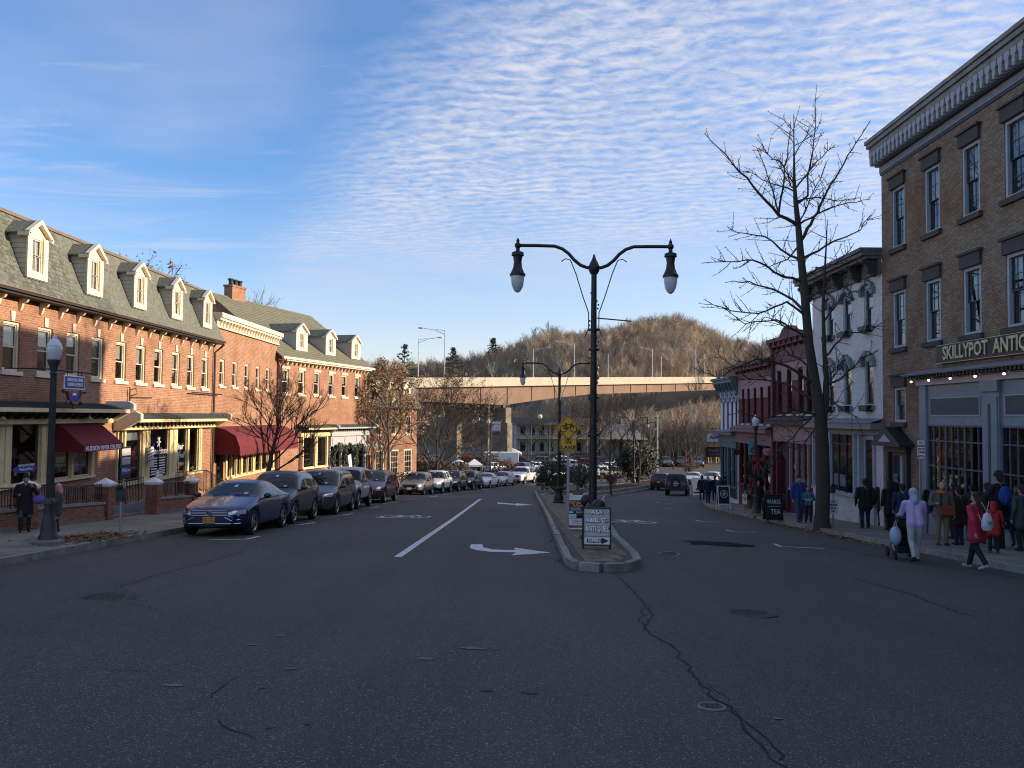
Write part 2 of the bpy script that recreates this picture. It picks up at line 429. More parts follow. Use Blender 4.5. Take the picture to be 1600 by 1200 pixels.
lampglass = pm('milky_glass', (.62, .64, .66), .2, var=.05, spec=.6)
headl = pm('headlamp_glass', (.55, .56, .58), .08, metal=.35, var=.2, scale=18)
redl = pm('tail_lamp', (.25, .01, .01), .15)
amber = pm('amber_lamp', (.5, .16, .02), .2)
sign_y = pm('sign_yellow', (.80, .42, .03), .5, var=.06)
plate_y = pm('plate_orange', (.62, .30, .03), .5)
black_p = pm('black_paint', (.010, .010, .011), .5)
# ================================================================== ground, road, pavements
def grid_mesh(xs, ys, zf):
    v = [(x, y, zf(x, y)) for y in ys for x in xs]; n = len(xs)
    f = [(j*n+i, j*n+i+1, (j+1)*n+i+1, (j+1)*n+i) for j in range(len(ys)-1) for i in range(n-1)]
    return MB().add(v, f)
ax = [-3000, -1200, -500, -250]+list(range(-160, 161, 8))+[250, 500, 1200, 3000]
ay = [-3000, -1000, -300, -100]+list(range(-48, 241, 8))+[300, 500, 1200, 3000]
earth = slab_mat('earth', (.09, .075, .05), (.16, .13, .085), sc=.3)
struct('ground', grid_mesh(ax, ay, lambda x, y: G(x, y)-.35), earth, smooth=60)
rx = [i*1.5 for i in range(-14, 64)]; ry = [-28+i*1.5 for i in range(0, 170)]
road = struct('road', grid_mesh(rx, ry, lambda x, y: G(x, y)), asphalt, smooth=60)

def strip(pts, w, dz, m=None, jit=0, n=None):
    """ribbon lying on the ground along world points"""
    P = [Vector((p[0], p[1], 0)) for p in pts]; out = []
    for a, b in zip(P, P[1:]):
        k = max(1, int((b-a).length/.5))
        for i in range(k): out.append(a+(b-a)*i/k)
    out.append(P[-1]); vs = []
    for i, p in enumerate(out):
        t = (out[min(i+1, len(out)-1)]-out[max(i-1, 0)]).normalized(); s = Vector((-t.y, t.x, 0))
        if jit: p = p+s*RND.uniform(-jit, jit)
        ww = w*(RND.uniform(.5, 1.2) if jit else 1)/2
        for q in (p-s*ww, p+s*ww): vs.append((q.x, q.y, G(q.x, q.y)+dz))
    fs = [(2*i, 2*i+1, 2*i+3, 2*i+2) for i in range(len(out)-1)]
    return MB().add(vs, fs)
def poly_on_ground(pts, dz):
    v = [(p[0], p[1], G(p[0], p[1])+dz) for p in pts]
    me = MB().add(v, [tuple(range(len(v)))]); return me

# --- pavements -----------------------------------------------------
def pavement(name, inner, outer, y0, y1, step, rows, side):
    """slabs between the kerb line inner(y) and the line outer(y)"""
    ys = [y0+i*step for i in range(int((y1-y0)/step)+1)]
    v = []; f = []
    for y in ys:
        for x in (inner(y), outer(y)): v.append((x, y, G(x, y)+.115))
    f = [(2*i, 2*i+1, 2*i+3, 2*i+2) for i in range(len(ys)-1)]
    base = struct(name, MB().add(v, f), pm('joint_dirt', (.045, .04, .032), .95))
    for a, b in zip(ys, ys[1:]):
        for r in range(rows):
            t0, t1 = r/rows, (r+1)/rows; g = .010; dz = .145+RND.uniform(-.004, .004)
            P = []
            for y, t, sx in ((a+g, t0, 1), (a+g, t1, -1), (b-g, t1, -1), (b-g, t0, 1)):
                x = inner(y)+(outer(y)-inner(y))*t; x += g*sx*(1 if outer(y) > inner(y) else -1)
                P.append((x, y, G(x, y)))
            mb = MB().add([(p[0], p[1], p[2]+dz) for p in P]+[(p[0], p[1], p[2]+.08) for p in P],
                          [(0, 1, 2, 3), (4, 7, 6, 5), (0, 4, 5, 1), (1, 5, 6, 2), (2, 6, 7, 3), (3, 7, 4, 0)])
            me = mb.mesh('slab', concrete); smooth_fix(me); link('slab', me, base)
    # kerb stones
    k = [y0+i*1.9 for i in range(int((y1-y0)/1.9)+1)]
    for a, b in zip(k, k[1:]):
        kerb_stone(base, (inner(a), a+.008), (inner(b), b-.008), side)
    return base
def smooth_fix(me):
    bm = bmesh.new(); bm.from_mesh(me); bmesh.ops.recalc_face_normals(bm, faces=bm.faces); bm.to_mesh(me); bm.free()
def kerb_stone(parent, a, b, side, w=.17, h=.15):
    a = Vector((*a, 0)); b = Vector((*b, 0)); t = (b-a).normalized(); s = Vector((-t.y, t.x, 0))*side
    dz = h+RND.uniform(-.008, .008); ch = .025; vs = []; jl = RND.uniform(-.008, .008)
    for p in (a, b):
        q = p+s*jl
        for off, z in ((0, -.12), (.0, dz-ch), (ch, dz), (w, dz), (w, -.12)):
            c = q-s*off; vs.append((c.x, c.y, G(q.x, q.y)+z))
    f = [(i, (i+1) % 5, (i+1) % 5+5, i+5) for i in range(5)]+[(4, 3, 2, 1, 0), (5, 6, 7, 8, 9)]
    me = MB().add(vs, f).mesh('kerb_stone', granite); smooth_fix(me); link('kerb_stone', me, parent)
pav_l = pavement('pavement_left', lambda y: lk(y)-.17, lambda y: -14.45, 5, 51, 1.5, 3, 1)
struct('pavement_far_left', grid_mesh([0, 1], [51+i*1.5 for i in range(40)], lambda x, y: 0).__class__().add(
    [(x, y, G(x, y)+.14) for i in range(36) for y in [51+i*1.5] for x in (-24, lk(y)-.17)], [(2*i, 2*i+1, 2*i+3, 2*i+2) for i in range(35)]), concrete)
far_k = bpy.data.objects['pavement_far_left']
for i in range(24):
    y = 51+i*1.9; kerb_stone(far_k, (lk(y)-.17+.0, y), (lk(y+1.88)-.17, y+1.88), 1)
pav_r = pavement('pavement_right', lambda y: rk(y)+.17, lambda y: max(13.98, rk(y)+2.6), 5, 60, 1.5, 2, -1)

# --- median --------------------------------------------------------
ML = [gp(*p) for p in ((897, 884), (885, 862), (873, 838), (859, 808), (849, 790), (841, 777), (838.5, 771))]
MR = [gp(*p) for p in ((989, 886), (985, 874), (959, 848), (946, 824), (940, 800), (940, 783), (946, 768.5))]
mtip = [gp(908, 891), gp(940, 893.5), gp(972, 892)]
yend = 57.0
def edge_x(E, y):
    return interp(y, sorted([(p.y, p.x) for p in E]))
mo = [(p.x, p.y) for p in MR[::-1]]+[(p.x, p.y) for p in mtip[::-1]]+[(p.x, p.y) for p in ML]
def inside(x, y, poly, ins=0):
    c = False; n = len(poly)
    for i in range(n):
        x1, y1 = poly[i]; x2, y2 = poly[(i+1) % n]
        if (y1 > y) != (y2 > y) and x < (x2-x1)*(y-y1)/(y2-y1)+x1: c = not c
    return c
def dist_edge(x, y, poly):
    d = 1e9
    for (x1, y1), (x2, y2) in zip(poly, poly[1:]+poly[:1]):
        l = (x2-x1)**2+(y2-y1)**2; t = max(0, min(1, ((x-x1)*(x2-x1)+(y-y1)*(y2-y1))/max(l, 1e-9)))
        d = min(d, math.hypot(x-x1-t*(x2-x1), y-y1-t*(y2-y1)))
    return d
# base sheet of the island (grid rows between the two edges)
mo2 = [(x, y) for x, y in mo]
mv = [(x, y, G(x, y)+.138) for x, y in mo2]; mf = [tuple(range(len(mo2)))]
median = struct('median_island', MB().add(mv, mf), pm('joint_sand', (.075, .062, .048), .95))
kpts = [Vector((x, y, 0)) for x, y in mo]
for a, b in zip(kpts, kpts[1:]):
    l = (b-a).length; n = max(1, round(l/1.6))
    for i in range(n):
        p = a+(b-a)*(i/n); q = a+(b-a)*((i+1)/n); d = (q-p).normalized()*.006
        kerb_stone(median, (p.x+d.x, p.y+d.y), (q.x-d.x, q.y-d.y), -1, w=.16, h=.16)
pv = MB().box(-.097, .097, -.197, .197, -.05, .0).mesh('paver', paver_m); cells = []
y = 13.6; row = 0
while y < yend:
    x0, x1 = edge_x(ML, y), edge_x(MR, y)
    k = int(x0/.2)-4
    while k*.2 < x1+.4:
        x = k*.2; yy = y+(.2 if k % 2 else 0)
        if inside(x, yy, mo) and dist_edge(x, yy, mo) > .17: cells.append((x, yy))
        k += 1
    y += .4; row += 1
cells.sort(key=lambda c: c[1])
for x, y in cells[:300]:
    link('paver', pv, median, (x, y, G(x, y)+.148+RND.uniform(-.006, .006)), rot=(-.064+RND.uniform(-.01, .01), .03+RND.uniform(-.01, .01), RND.uniform(-.01, .01)))
mb = MB()
for x, y in cells[300:]:
    z = G(x, y)+.148+RND.uniform(-.004, .004); mb.add([(x-.095, y-.195, z+.0125), (x+.095, y-.195, z+.0125), (x+.095, y+.195, z-.0125), (x-.095, y+.195, z-.0125)], [(0, 1, 2, 3)])
tag(mb.build('paver_field', paver_m, median), kind='stuff')

# --- planting bed behind the median --------------------------------
BL = [(56, 1.6), (63, 2.3), (72, 4.3), (82, 7.4), (94, 12.0), (104, 17)]
BR = [(56, 5.2), (63, 7.0), (72, 9.6), (82, 13.0), (94, 17.5), (104, 21)]
bys = [56+i*1.5 for i in range(33)]
bv = [(interp(y, e), y, G(interp(y, e), y)+.16) for y in bys for e in (BL, BR)]
soil = slab_mat('soil', (.035, .026, .018), (.07, .05, .032), sc=2)
bed = struct('planting_bed', MB().add(bv, [(2*i, 2*i+1, 2*i+3, 2*i+2) for i in range(len(bys)-1)]), soil)
for i in range(24):
    y = 56+i*1.9
    kerb_stone(bed, (interp(y, BR), y), (interp(y+1.88, BR), y+1.88), -1, h=.18)
    kerb_stone(bed, (interp(y, BL), y), (interp(y+1.88, BL), y+1.88), 1, h=.18)
    kerb_stone(bed, (interp(y, BR)-.5, y), (interp(y+1.88, BR)-.5, y+1.88), -1, h=.42, w=.2)
kerb_stone(bed, (1.6, 56), (3.4, 56), -1, h=.2); kerb_stone(bed, (3.42, 56), (5.2, 56), -1, h=.2)

# --- markings, covers, cracks --------------------------------------
def mark(name, pts): struct(name, poly_on_ground(pts, .008), line_p)
def pxs(*p): return [gp(*q) for q in p]
struct('turn_arrow', MB().add([(p.x, p.y, p.z+.008) for p in pxs((734, 857), (736, 851), (753.7, 851), (755, 856), (769, 859), (787, 860), (806, 860.2), (807, 863.4), (787, 863.4), (769, 863), (746, 860.6), (802.5, 856), (860.6, 864.4), (798.7, 868.3))],
    [(0, 1, 2, 3, 10), (3, 4, 9, 10), (4, 5, 8, 9), (5, 6, 7, 8), (11, 12, 7, 6), (12, 13, 7)]), line_p)
a, b = gp(621.5, 871), gp(750.5, 780)
struct('lane_line', strip([a, (a*.6+b*.4)+Vector((.05, 0, 0)), b], .16, .008), line_p)
struct('lane_arrow', MB().add([(p.x, p.y, p.z+.008) for p in pxs((777, 785.2), (777, 787.2), (806, 789), (806, 787.6), (806, 790.2), (833.5, 789.2), (806, 786.6))], [(0, 1, 2, 3), (4, 5, 6)]), line_p)
ticks = [((326, 844), (385, 843), (405, 838.5)), ((441, 820.5), (468, 820.5), (492, 816.8)), ((510, 805.8), (535, 805.5), (551, 802.7)),
         ((557, 794), (580, 794.2), (592, 792.2)), ((598, 787), (622, 784.7)), ((630, 780.5), (650, 780.3)), ((670, 776.5), (684, 775)), ((692, 773.2), (704, 771.6)), ((722, 769), (731, 768.2)), ((752, 765.6), (761, 764.9)), ((776, 762), (786, 761.2)),
         ((1085.7, 812.6), (1100, 815.7), (1125.5, 816)), ((1134.4, 828.4), (1148, 831.3), (1183, 832)), ((1210, 850.3), (1219.7, 854.4), (1288, 857.6)),
         ((1038.7, 794), (1045, 794.8), (1068, 795.6)), ((1024.7, 785.2), (1030, 786), (1050.7, 787)), ((1022.6, 780), (1044, 780.8)), ((1026, 775.3), (1045, 776)), ((1029, 771.5), (1040, 771.8)), ((1031, 767.6), (1037.5, 767.7))]
for t in ticks:
    P = pxs(*t)
    for p, q in zip(P, P[1:]):
        pass
    struct('parking_tick', strip(P, .11, .008), line_p)
def bike_mark(c, ang, s=1.0):
    mb = MB(); ca, sa = math.cos(ang), math.sin(ang)
    def T(x, y): X = c.x+(x*ca-y*sa)*s; Y = c.y+(x*sa+y*ca)*s; return (X, Y, G(X, Y)+.008)
    def seg(x0, y0, x1, y1, w=.05):
        l = math.hypot(x1-x0, y1-y0); nx, ny = -(y1-y0)/l*w, (x1-x0)/l*w
        mb.add([T(x0-nx, y0-ny), T(x1-nx, y1-ny), T(x1+nx, y1+ny), T(x0+nx, y0+ny)], [(0, 1, 2, 3)])
    for wx in (-.55, .55):
        P = [(wx+.36*math.cos(k*math.pi/9), .36*math.sin(k*math.pi/9)*1.5) for k in range(19)]
        for p, q in zip(P, P[1:]): seg(*p, *q)
    for p, q in (((-.55, 0), (-.1, .0)), ((-.1, 0), (.35, .75)), ((-.3, .7), (-.1, 0)), ((-.25, .6), (.35, .65)), ((.35, .9), (.55, 0)), ((.25, .95), (.5, .9)), ((-.45, .75), (-.15, .75))): seg(*p, *q)
    seg(-1.0, -.75, .7, -.95, .07); seg(-1.0, -.75, -.7, -.55, .07)
    struct('bicycle_symbol', mb, line_p)
bike_mark(gp(634, 807.5), 0, 1.0); bike_mark(gp(985, 815), 0, 1.05)
crack_m = pm('crack', (.012, .012, .013), .95)
def crack(px, w, jit=.05):
    P = pxs(*px); Q = []
    for p, q in zip(P, P[1:]):
        n = max(2, int((q-p).length/.12))
        for i in range(n): Q.append(p+(q-p)*i/n)
    Q.append(P[-1]); T = []
    for p in Q: T.append(p+Vector((RND.uniform(-jit, jit), RND.uniform(-jit, jit), 0)))
    struct('road_crack', strip(T, w, .005, jit=.012), crack_m)
crack([(958, 893), (985, 920), (1010, 945), (1018, 958), (1007, 985), (1040, 1003), (1058, 1012), (1062, 1030), (1088, 1060), (1110, 1085), (1140, 1105), (1155, 1125), (1160, 1145), (1200, 1180), (1232, 1215)], .024, .04)
crack([(1150, 1112), (1195, 1150), (1225, 1190)], .018, .03); crack([(1005, 950), (1000, 975), (1010, 990)], .018)
crack([(160, 928), (240, 900), (320, 880), (378, 862)], .022, .04); crack([(200, 943), (250, 955)], .02)
crack([(365, 1058), (345, 1075), (330, 1095)], .011, .025); crack([(270, 1113), (320, 1110)], .010, .025); crack([(340, 1127), (365, 1145), (402, 1153)], .012, .025)
crack([(150, 1046), (236, 1051)], .010, .025); crack([(1335, 905), (1380, 917), (1430, 932), (1470, 948), (1515, 963)], .03, .04); crack([(1110, 1072), (1140, 1098)], .010, .02)
crack([(1080, 820), (1130, 838), (1160, 846)], .03, .05); crack([(1290, 852), (1420, 880), (1600, 905)], .03, .05)
# small chips, blotches of dried grit and dark spots on the asphalt
def blotch(name, c, rx_, ry_, m, dz, n=14):
    P = []
    for k in range(n):
        a = 2*math.pi*k/n; r = RND.uniform(.6, 1.1); P.append((c.x+rx_*r*math.cos(a), c.y+ry_*r*math.sin(a)))
    v = [(p[0], p[1], G(*p)+dz) for p in P]+[(c.x, c.y, G(c.x, c.y)+dz)]
    struct(name, MB().add(v, [(i, (i+1) % n, n) for i in range(n)]), m)
patch_m = pm('fresh_asphalt', (.045, .042, .039), .8, bmp=.4, bscale=90)
grit = pm('dried_grit', (.145, .134, .116), .9, var=.25, scale=25)
wet_m = pm('damp_asphalt', (.010, .010, .011), .9, spec=.08, world=True); p = gp(1118, 850); blotch('road_patch', p, 1.0, .85, wet_m, .009, 18); blotch('road_patch', gp(1148, 852), .6, .45, wet_m, .012, 12)
for px, py, r in ((663, 1030, .10), (735, 1014, .12), (752, 1016, .07), (437, 995, .07), (455, 1047, .07), (270, 1072, .10), (776, 1016, .05), (706, 1020, .035), (395, 1009, .08), (1215, 1125, .05)):
    blotch('grit_patch', gp(px, py), r, r*.55, grit, .006)
for px, py, r in ((410, 1077, .025), (420, 1141, .02), (480, 1134, .02), (553, 1033, .012), (1285, 1034, .03), (850, 992, .02), (1388, 995, .02), (610, 877, .03), (830, 1083, .05), (760, 1080, .04)):
    blotch('tar_spot', gp(px, py), r*1.6, r, patch_m, .0065, 9)
def manhole(px, py, rx_px, label, rings=True):
    c = gp(px, py); r = rx_px*c.y/F_PX
    t = thing('manhole_cover', label, 'manhole cover', (c.x, c.y, c.z)); t.rotation_euler = (-.064, .03 if c.x > 0 else 0, RND.uniform(0, 3))
    im = pm('cast_iron', (.085, .078, .07), .85, var=.35, scale=20, spec=.2)
    MB().lathe([(r*.86, .002), (r*.86, .012), (r, .012), (r*1.04, .002)], 28, caps=False).build('rim', im if rings else pm('worn_rim', (.20, .20, .195), .8, spec=.2), t)
    MB().lathe([(r*.845, .0), (r*.845, .007), (.001, .009)], 28).build('lid', im, t)
    st = MB()
    n = int(r/.045)
    for i in range(-n, n+1):
        for j in range(-n, n+1):
            x, y = i*.045+(.0225 if j % 2 else 0), j*.045
            if math.hypot(x, y) < r*.78: st.cbox((x, y, .011), (.024, .024, .008))
    tag(st.build('stud_pattern', im, t), kind='stuff')
    bl = MB().lathe([(r*1.05, .0015), (r*1.22, .001)], 20, caps=False).build('tar_seal', patch_m, t)
manhole(160, 937, 40, 'round iron manhole cover in the road before the left pavement')
manhole(1169, 959, 36, 'large round iron manhole cover in the right half of the road')
manhole(1112, 1107, 21, 'small round valve cover with pale rim beside the long road crack', False)
manhole(1045, 866, 17, 'round iron manhole cover beside the tip of the median', False)
# fallen leaves
def leaves(name, region, n, cols, label=None, dz=.015, size=.05):
    mb = MB()
    for i in range(n):
        x, y, z = region(); a = RND.uniform(0, 6.28); s = size*RND.uniform(.6, 1.4); t = RND.uniform(-.5, .5); z += dz+RND.uniform(0, .02)
        c, d = math.cos(a)*s, math.sin(a)*s
        mb.add([(x-c, y-d, z), (x+d*.5, y-c*.5, z+t*s), (x+c, y+d, z), (x-d*.5, y+c*.5, z-t*s*.3)], [(0, 1, 2, 3)], RND.randrange(len(cols)))
    tag(mb.build(name, cols, None), kind='stuff')
lf1 = pm('leaf_brown', (.13, .075, .03), .8, var=.3); lf2 = pm('leaf_ochre', (.32, .17, .035), .8, var=.3); lf3 = pm('leaf_rust', (.17, .06, .025), .8, var=.3)
def reg_r():
    y = RND.uniform(22, 48) if RND.random() < .45 else RND.gauss(30, 2.2)
    x = rk(y)-abs(RND.gauss(0, .22))-.03; return x, y, G(x, y)
leaves('fallen_leaves', reg_r, 1500, [lf1, lf2, lf2, lf3])
def reg_l():
    x = RND.gauss(-9.75, .35); y = RND.gauss(19.2, .7); return x, y, G(x, y)+.14
leaves('fallen_leaves', reg_l, 1100, [lf1, lf1, lf3])
def reg_m():
    y = RND.uniform(15, 45); x = edge_x(ML, y)-abs(RND.gauss(0, .15)); return x, y, G(x, y)
leaves('fallen_leaves', reg_m, 260, [lf1, lf3])
def reg_b():
    y = RND.uniform(56, 95); x = RND.uniform(interp(y, BL)+.3, interp(y, BR)-.8); return x, y, G(x, y)+.16
leaves('fallen_leaves', reg_b, 1500, [lf1, lf1, lf3], size=.07)
# ================================================================== buildings
class Bld:
    """local frame: x along the front (left to right seen from the street), y into the building, z up (heights are given as world heights)"""
    def __init__(s, name, label, cat, x, y, ang, zb, group=None):
        s.zb = zb; s.e = thing(name, label, cat, (x, y, zb), R(ang), group)
    def mb(s): return MB((0, 0, s.zb))
    def part(s, name, mb, mats, parent=None, **k): return mb.build(name, mats, parent or s.e, **k)
    def place(s, name, me, x, y, z, parent=None, **k): return link(name, me, parent or s.e, (x, y, z-s.zb), **k)
def facade(mb, x0, x1, z0, z1, ops, depth=.2, y=0.0, m=0, mr=None):
    mr = m if mr is None else mr
    xs = sorted({x0, x1, *[o[0] for o in ops], *[o[1] for o in ops]}); zs = sorted({z0, z1, *[o[2] for o in ops], *[o[3] for o in ops]})
    xs = [x for x in xs if x0-1e-6 <= x <= x1+1e-6]; zs = [z for z in zs if z0-1e-6 <= z <= z1+1e-6]
    for a, b in zip(xs, xs[1:]):
        for c, d in zip(zs, zs[1:]):
            cx, cz = (a+b)/2, (c+d)/2
            if any(o[0] < cx < o[1] and o[2] < cz < o[3] for o in ops): continue
            mb.quad((a, y, c), (b, y, c), (b, y, d), (a, y, d), m)
    for a, b, c, d in ops:
        Y = y+depth
        mb.quad((a, y, c), (a, y, d), (a, Y, d), (a, Y, c), mr); mb.quad((b, y, c), (b, Y, c), (b, Y, d), (b, y, d), mr)
        mb.quad((a, y, d), (b, y, d), (b, Y, d), (a, Y, d), mr); mb.quad((a, y, c), (a, Y, c), (b, Y, c), (b, y, c), mr)
def shell(mb, x0, x1, y1, z0, z1, m=0, back=True, roof=True, left=True, right=True):
    if left: mb.quad((x0, 0, z0), (x0, 0, z1), (x0, y1, z1), (x0, y1, z0), m)
    if right: mb.quad((x1, 0, z0), (x1, y1, z0), (x1, y1, z1), (x1, 0, z1), m)
    if back: mb.quad((x0, y1, z0), (x0, y1, z1), (x1, y1, z1), (x1, y1, z0), m)
    if roof: mb.quad((x0, 0, z1), (x1, 0, z1), (x1, y1, z1), (x0, y1, z1), m)
WIN = {}
def window(b, xc, z0, w, h, fm, sm, cols=1, rows=1, casing=.07, y=.05, depth=.1, sill=None, head=None, blind=0, hm=None, key='', glassm=None, box=False):
    """double hung sash window; rows / cols are panes in each sash. Meshes are shared between alike windows."""
    k = (round(w, 3), round(h, 3), fm.name, sm.name, cols, rows, casing, y, depth, str(sill), str(head), blind, key)
    if k not in WIN:
        f = MB(); hw = w/2
        f.box(-hw, -hw+casing, y, y+depth, 0, h); f.box(hw-casing, hw, y, y+depth, 0, h)
        f.box(-hw+casing, hw-casing, y, y+depth, h-casing, h); f.box(-hw+casing, hw-casing, y, y+depth, 0, casing*.9)
        iw = hw-casing; zl, zh = casing*.9, h-casing; zm = (zl+zh)/2
        s = MB(); t = .038
        for za, zb_, yy in ((zl, zm+.02, y+depth*.62), (zm-.02, zh, y+depth*.38)):
            s.box(-iw, -iw+t, yy, yy+.03, za, zb_); s.box(iw-t, iw, yy, yy+.03, za, zb_)
            s.box(-iw+t, iw-t, yy, yy+.03, za, za+t); s.box(-iw+t, iw-t, yy, yy+.03, zb_-t, zb_)
            for i in range(1, cols):
                x = -iw+2*iw*i/cols; s.box(x-.011, x+.011, yy+.004, yy+.026, za+t, zb_-t)
            for j in range(1, rows):
                z = za+(zb_-za)*j/rows; s.box(-iw+t, iw-t, yy+.005, yy+.025, z-.011, z+.011)
        p = MB()
        for za, zb_, yy in ((zl, zm, y+depth*.62+.015), (zm, zh, y+depth*.38+.015)):
            p.quad((-iw, yy, za), (iw, yy, za), (iw, yy, zb_), (-iw, yy, zb_))
        d = dict(frame=f.mesh('window', fm), sash=s.mesh('sash', sm), pane=p.mesh('pane', glassm or glass))
        if sill:
            q = MB(); dx, hh, pr, mm = sill; q.box(-hw-dx, hw+dx, -pr, y+depth*.6, -hh, 0); d['sill'] = q.mesh('sill', mm)
        if head:
            q = MB(); kind, mm = head
            if kind == 'key': q.prism([(-.075, h+.015), (.075, h+.015), (.11, h+.30), (-.11, h+.30)], 'y', -.035, .05)
            elif kind == 'lintel':
                q.box(-hw-.08, hw+.08, -.10, .05, h+.0, h+.40); q.box(-hw-.15, hw+.15, -.17, .05, h+.40, h+.47)
            elif kind == 'hood':
                n = 10; R0, R1 = hw+.02, hw+.20
                for i in range(n):
                    a0, a1 = math.pi*i/n, math.pi*(i+1)/n
                    P = [(r*math.cos(a)*1.0, h-.1+r*math.sin(a)*.62) for r, a in ((R0, a0), (R1, a0), (R1, a1), (R0, a1))]
                    q.prism(P, 'y', -.16, .03)
                q.box(-hw-.24, -hw, -.16, .03, h-.28, h-.06); q.box(hw, hw+.24, -.16, .03, h-.28, h-.06); q.prism([(-.07, h+.12), (.07, h+.12), (.1, h+.34), (-.1, h+.34)], 'y', -.2, .03)
            elif kind == 'cap':
                q.box(-hw-.05, hw+.05, -.05, .05, h, h+.16)
            d['head'] = q.mesh('lintel', mm)
        if blind:
            q = MB(); q.quad((-iw, y+depth+.04, zh-(zh-zl)*blind), (iw, y+depth+.04, zh-(zh-zl)*blind), (iw, y+depth+.04, zh), (-iw, y+depth+.04, zh)); d['blind'] = q.mesh('blind', blind_m)
        if box:
            q = MB(); q.prism([(-hw-.02, .02), (-hw+.08, -.22), (hw-.08, -.22), (hw+.02, .02)], 'y', -.28, -.02); d['box'] = q.mesh('planter_box', black_p)
        WIN[k] = d
    d = WIN[k]
    o = b.place('window', d['frame'], xc, 0, z0)
    for n, key_ in (('sash', 'sash'), ('pane', 'pane'), ('sill', 'sill'), ('keystone' if head and head[0] == 'key' else 'lintel', 'head'), ('blind', 'blind'), ('planter_box', 'box')):
        if key_ in d: link(n, d[key_], o)
    return o
def slates(b, faces, m, w=.21, ex=.145, th=.012, parts=300, name='slate', near=None, wob=.004):
    """shingles on planes: faces = list of (origin, along, up, width, height, holes(list of polys in plane coords))"""
    tile = MB().box(-w/2+.005, w/2-.005, -.001, th, 0, ex*1.25).mesh(name, m)
    pos = []
    for O, A, U, wd, ht, skip in faces:
        A = Vector(A).normalized(); U = Vector(U).normalized(); Nn = U.cross(A).normalized()
        M0 = Matrix((A, -Nn, U)).transposed()
        # lean each tile a little so that its butt edge stands proud
        M0 = M0 @ Matrix.Rotation(th/ex*.9, 3, 'X')
        r = 0
        while r*ex < ht-.02:
            n = int(wd/w)+2
            for i in range(n):
                x = i*w+(w/2 if r % 2 else 0)
                if x < w*.4 or x > wd-w*.3: continue
                if skip(x, r*ex+.5*ex): continue
                p = Vector(O)+A*x+U*(r*ex)
                pos.append((p, M0))
            r += 1
    world = b.e.matrix_basis
    if near: pos.sort(key=lambda q: near(q[0]))
    for p, M0 in pos[:parts]:
        o = link(name, tile, b.e); o.matrix_local = Matrix.Translation(p-Vector((0, 0, b.zb))+Vector((0, RND.uniform(-wob, wob), 0))) @ (M0 @ Matrix.Rotation(RND.uniform(-.012, .012), 3, 'Y')).to_4x4()
    mb = b.mb(); hw = w/2-.005
    for p, M0 in pos[parts:]:
        M = M0 @ Matrix.Rotation(RND.uniform(-.012, .012), 3, 'Y'); jz = RND.uniform(-wob, wob)
        c = [p+M @ Vector(q)+Vector((0, jz, 0)) for q in ((-hw, -th, 0), (hw, -th, 0), (hw, -th, ex*1.2), (-hw, -th, ex*1.2), (-hw, 0, 0), (hw, 0, 0))]
        mb.add(c, [(0, 1, 2, 3), (4, 5, 1, 0)])
    if pos[parts:]:
        tag(b.part(name+'_field', mb, shared_rand(m), None), kind='stuff')
def shared_rand(m):
    return m
def railing(mb, pts, h=.8, gap=.12, r=.010, base=.1):
    for a, b in zip(pts, pts[1:]):
        a = Vector(a); b = Vector(b); mb.tube([a+Vector((0, 0, h)), b+Vector((0, 0, h))], .018, 6); mb.tube([a+Vector((0, 0, base)), b+Vector((0, 0, base))], .014, 6)
        n = max(1, int((b-a).length/gap))
        for i in range(n+1):
            p = a+(b-a)*i/n; mb.tube([p+Vector((0, 0, base if i % 8 else 0)), p+Vector((0, 0, h))], r if i % 8 else .018, 5)

# ------------------------------------------------------------------ left row, first: mansard
YO = 16.0
b1 = Bld('row_building', 'long red brick building with slate mansard roof, white dormers and two shopfronts', 'building', -14.5, YO, 90, -2.6)
L1 = 39.7-YO
X1 = lambda Y: Y-YO
wy = [18.7, 20.35, 22.05, 23.7, 25.4, 27.0, 28.6, 30.3, 31.9, 33.5, 35.2, 36.8, 38.5]
ops = [(X1(y)-.4, X1(y)+.4, 2.95, 4.38) for y in wy]
sf1 = [(17.0, 20.0), (20.5, 23.2), (23.75, 25.25), (25.85, 27.0), (27.12, 28.25)]
sf2 = [(30.15, 30.6), (30.72, 32.1), (32.75, 34.6), (35.4, 36.5), (36.68, 37.8)]
ops += [(X1(16.8), X1(28.45), -.32, 1.46), (X1(30.1), X1(38.15), -.82, 1.2)]
mb = b1.mb(); facade(mb, 0, L1, -3.2, 5.25, ops, .22); shell(mb, 0, L1, 10, -3.2, 5.25)
b1.part('wall', mb, brick_l)
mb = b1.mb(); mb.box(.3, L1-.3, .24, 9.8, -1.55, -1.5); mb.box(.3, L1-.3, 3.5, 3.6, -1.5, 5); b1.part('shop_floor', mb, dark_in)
for i, y in enumerate(wy):
    window(b1, X1(y), 2.95, .8, 1.43, trim_w, trim_w, casing=.075, sill=(.1, .11, .07, trim_w), head=('key', trim_w), blind=(.5, .42, .62, .28)[(i*7) % 4], key='b1')
# eaves
mb = b1.mb(); mb.box(-.1, L1+.12, -.42, 0, 5.10, 5.16); mb.box(-.1, L1+.12, -.50, -.42, 5.165, 5.24); b1.part('gutter', mb, pm('gutter_dark', (.022, .017, .015), .7))
mb = b1.mb(); mb.box(-.1, L1+.12, -.52, -.40, 5.24, 5.27); b1.part('drip_edge', mb, copper)
bk = MB().prism([(0, 0), (0, -.33), (-.05, -.35), (-.09, -.28), (-.12, -.16), (-.22, -.12), (-.27, -.05), (-.27, 0)], 'x', -.045, .045).mesh('bracket', trim_w)
for i in range(22): b1.place('bracket', bk, .6+i*1.06, 0, 5.10)
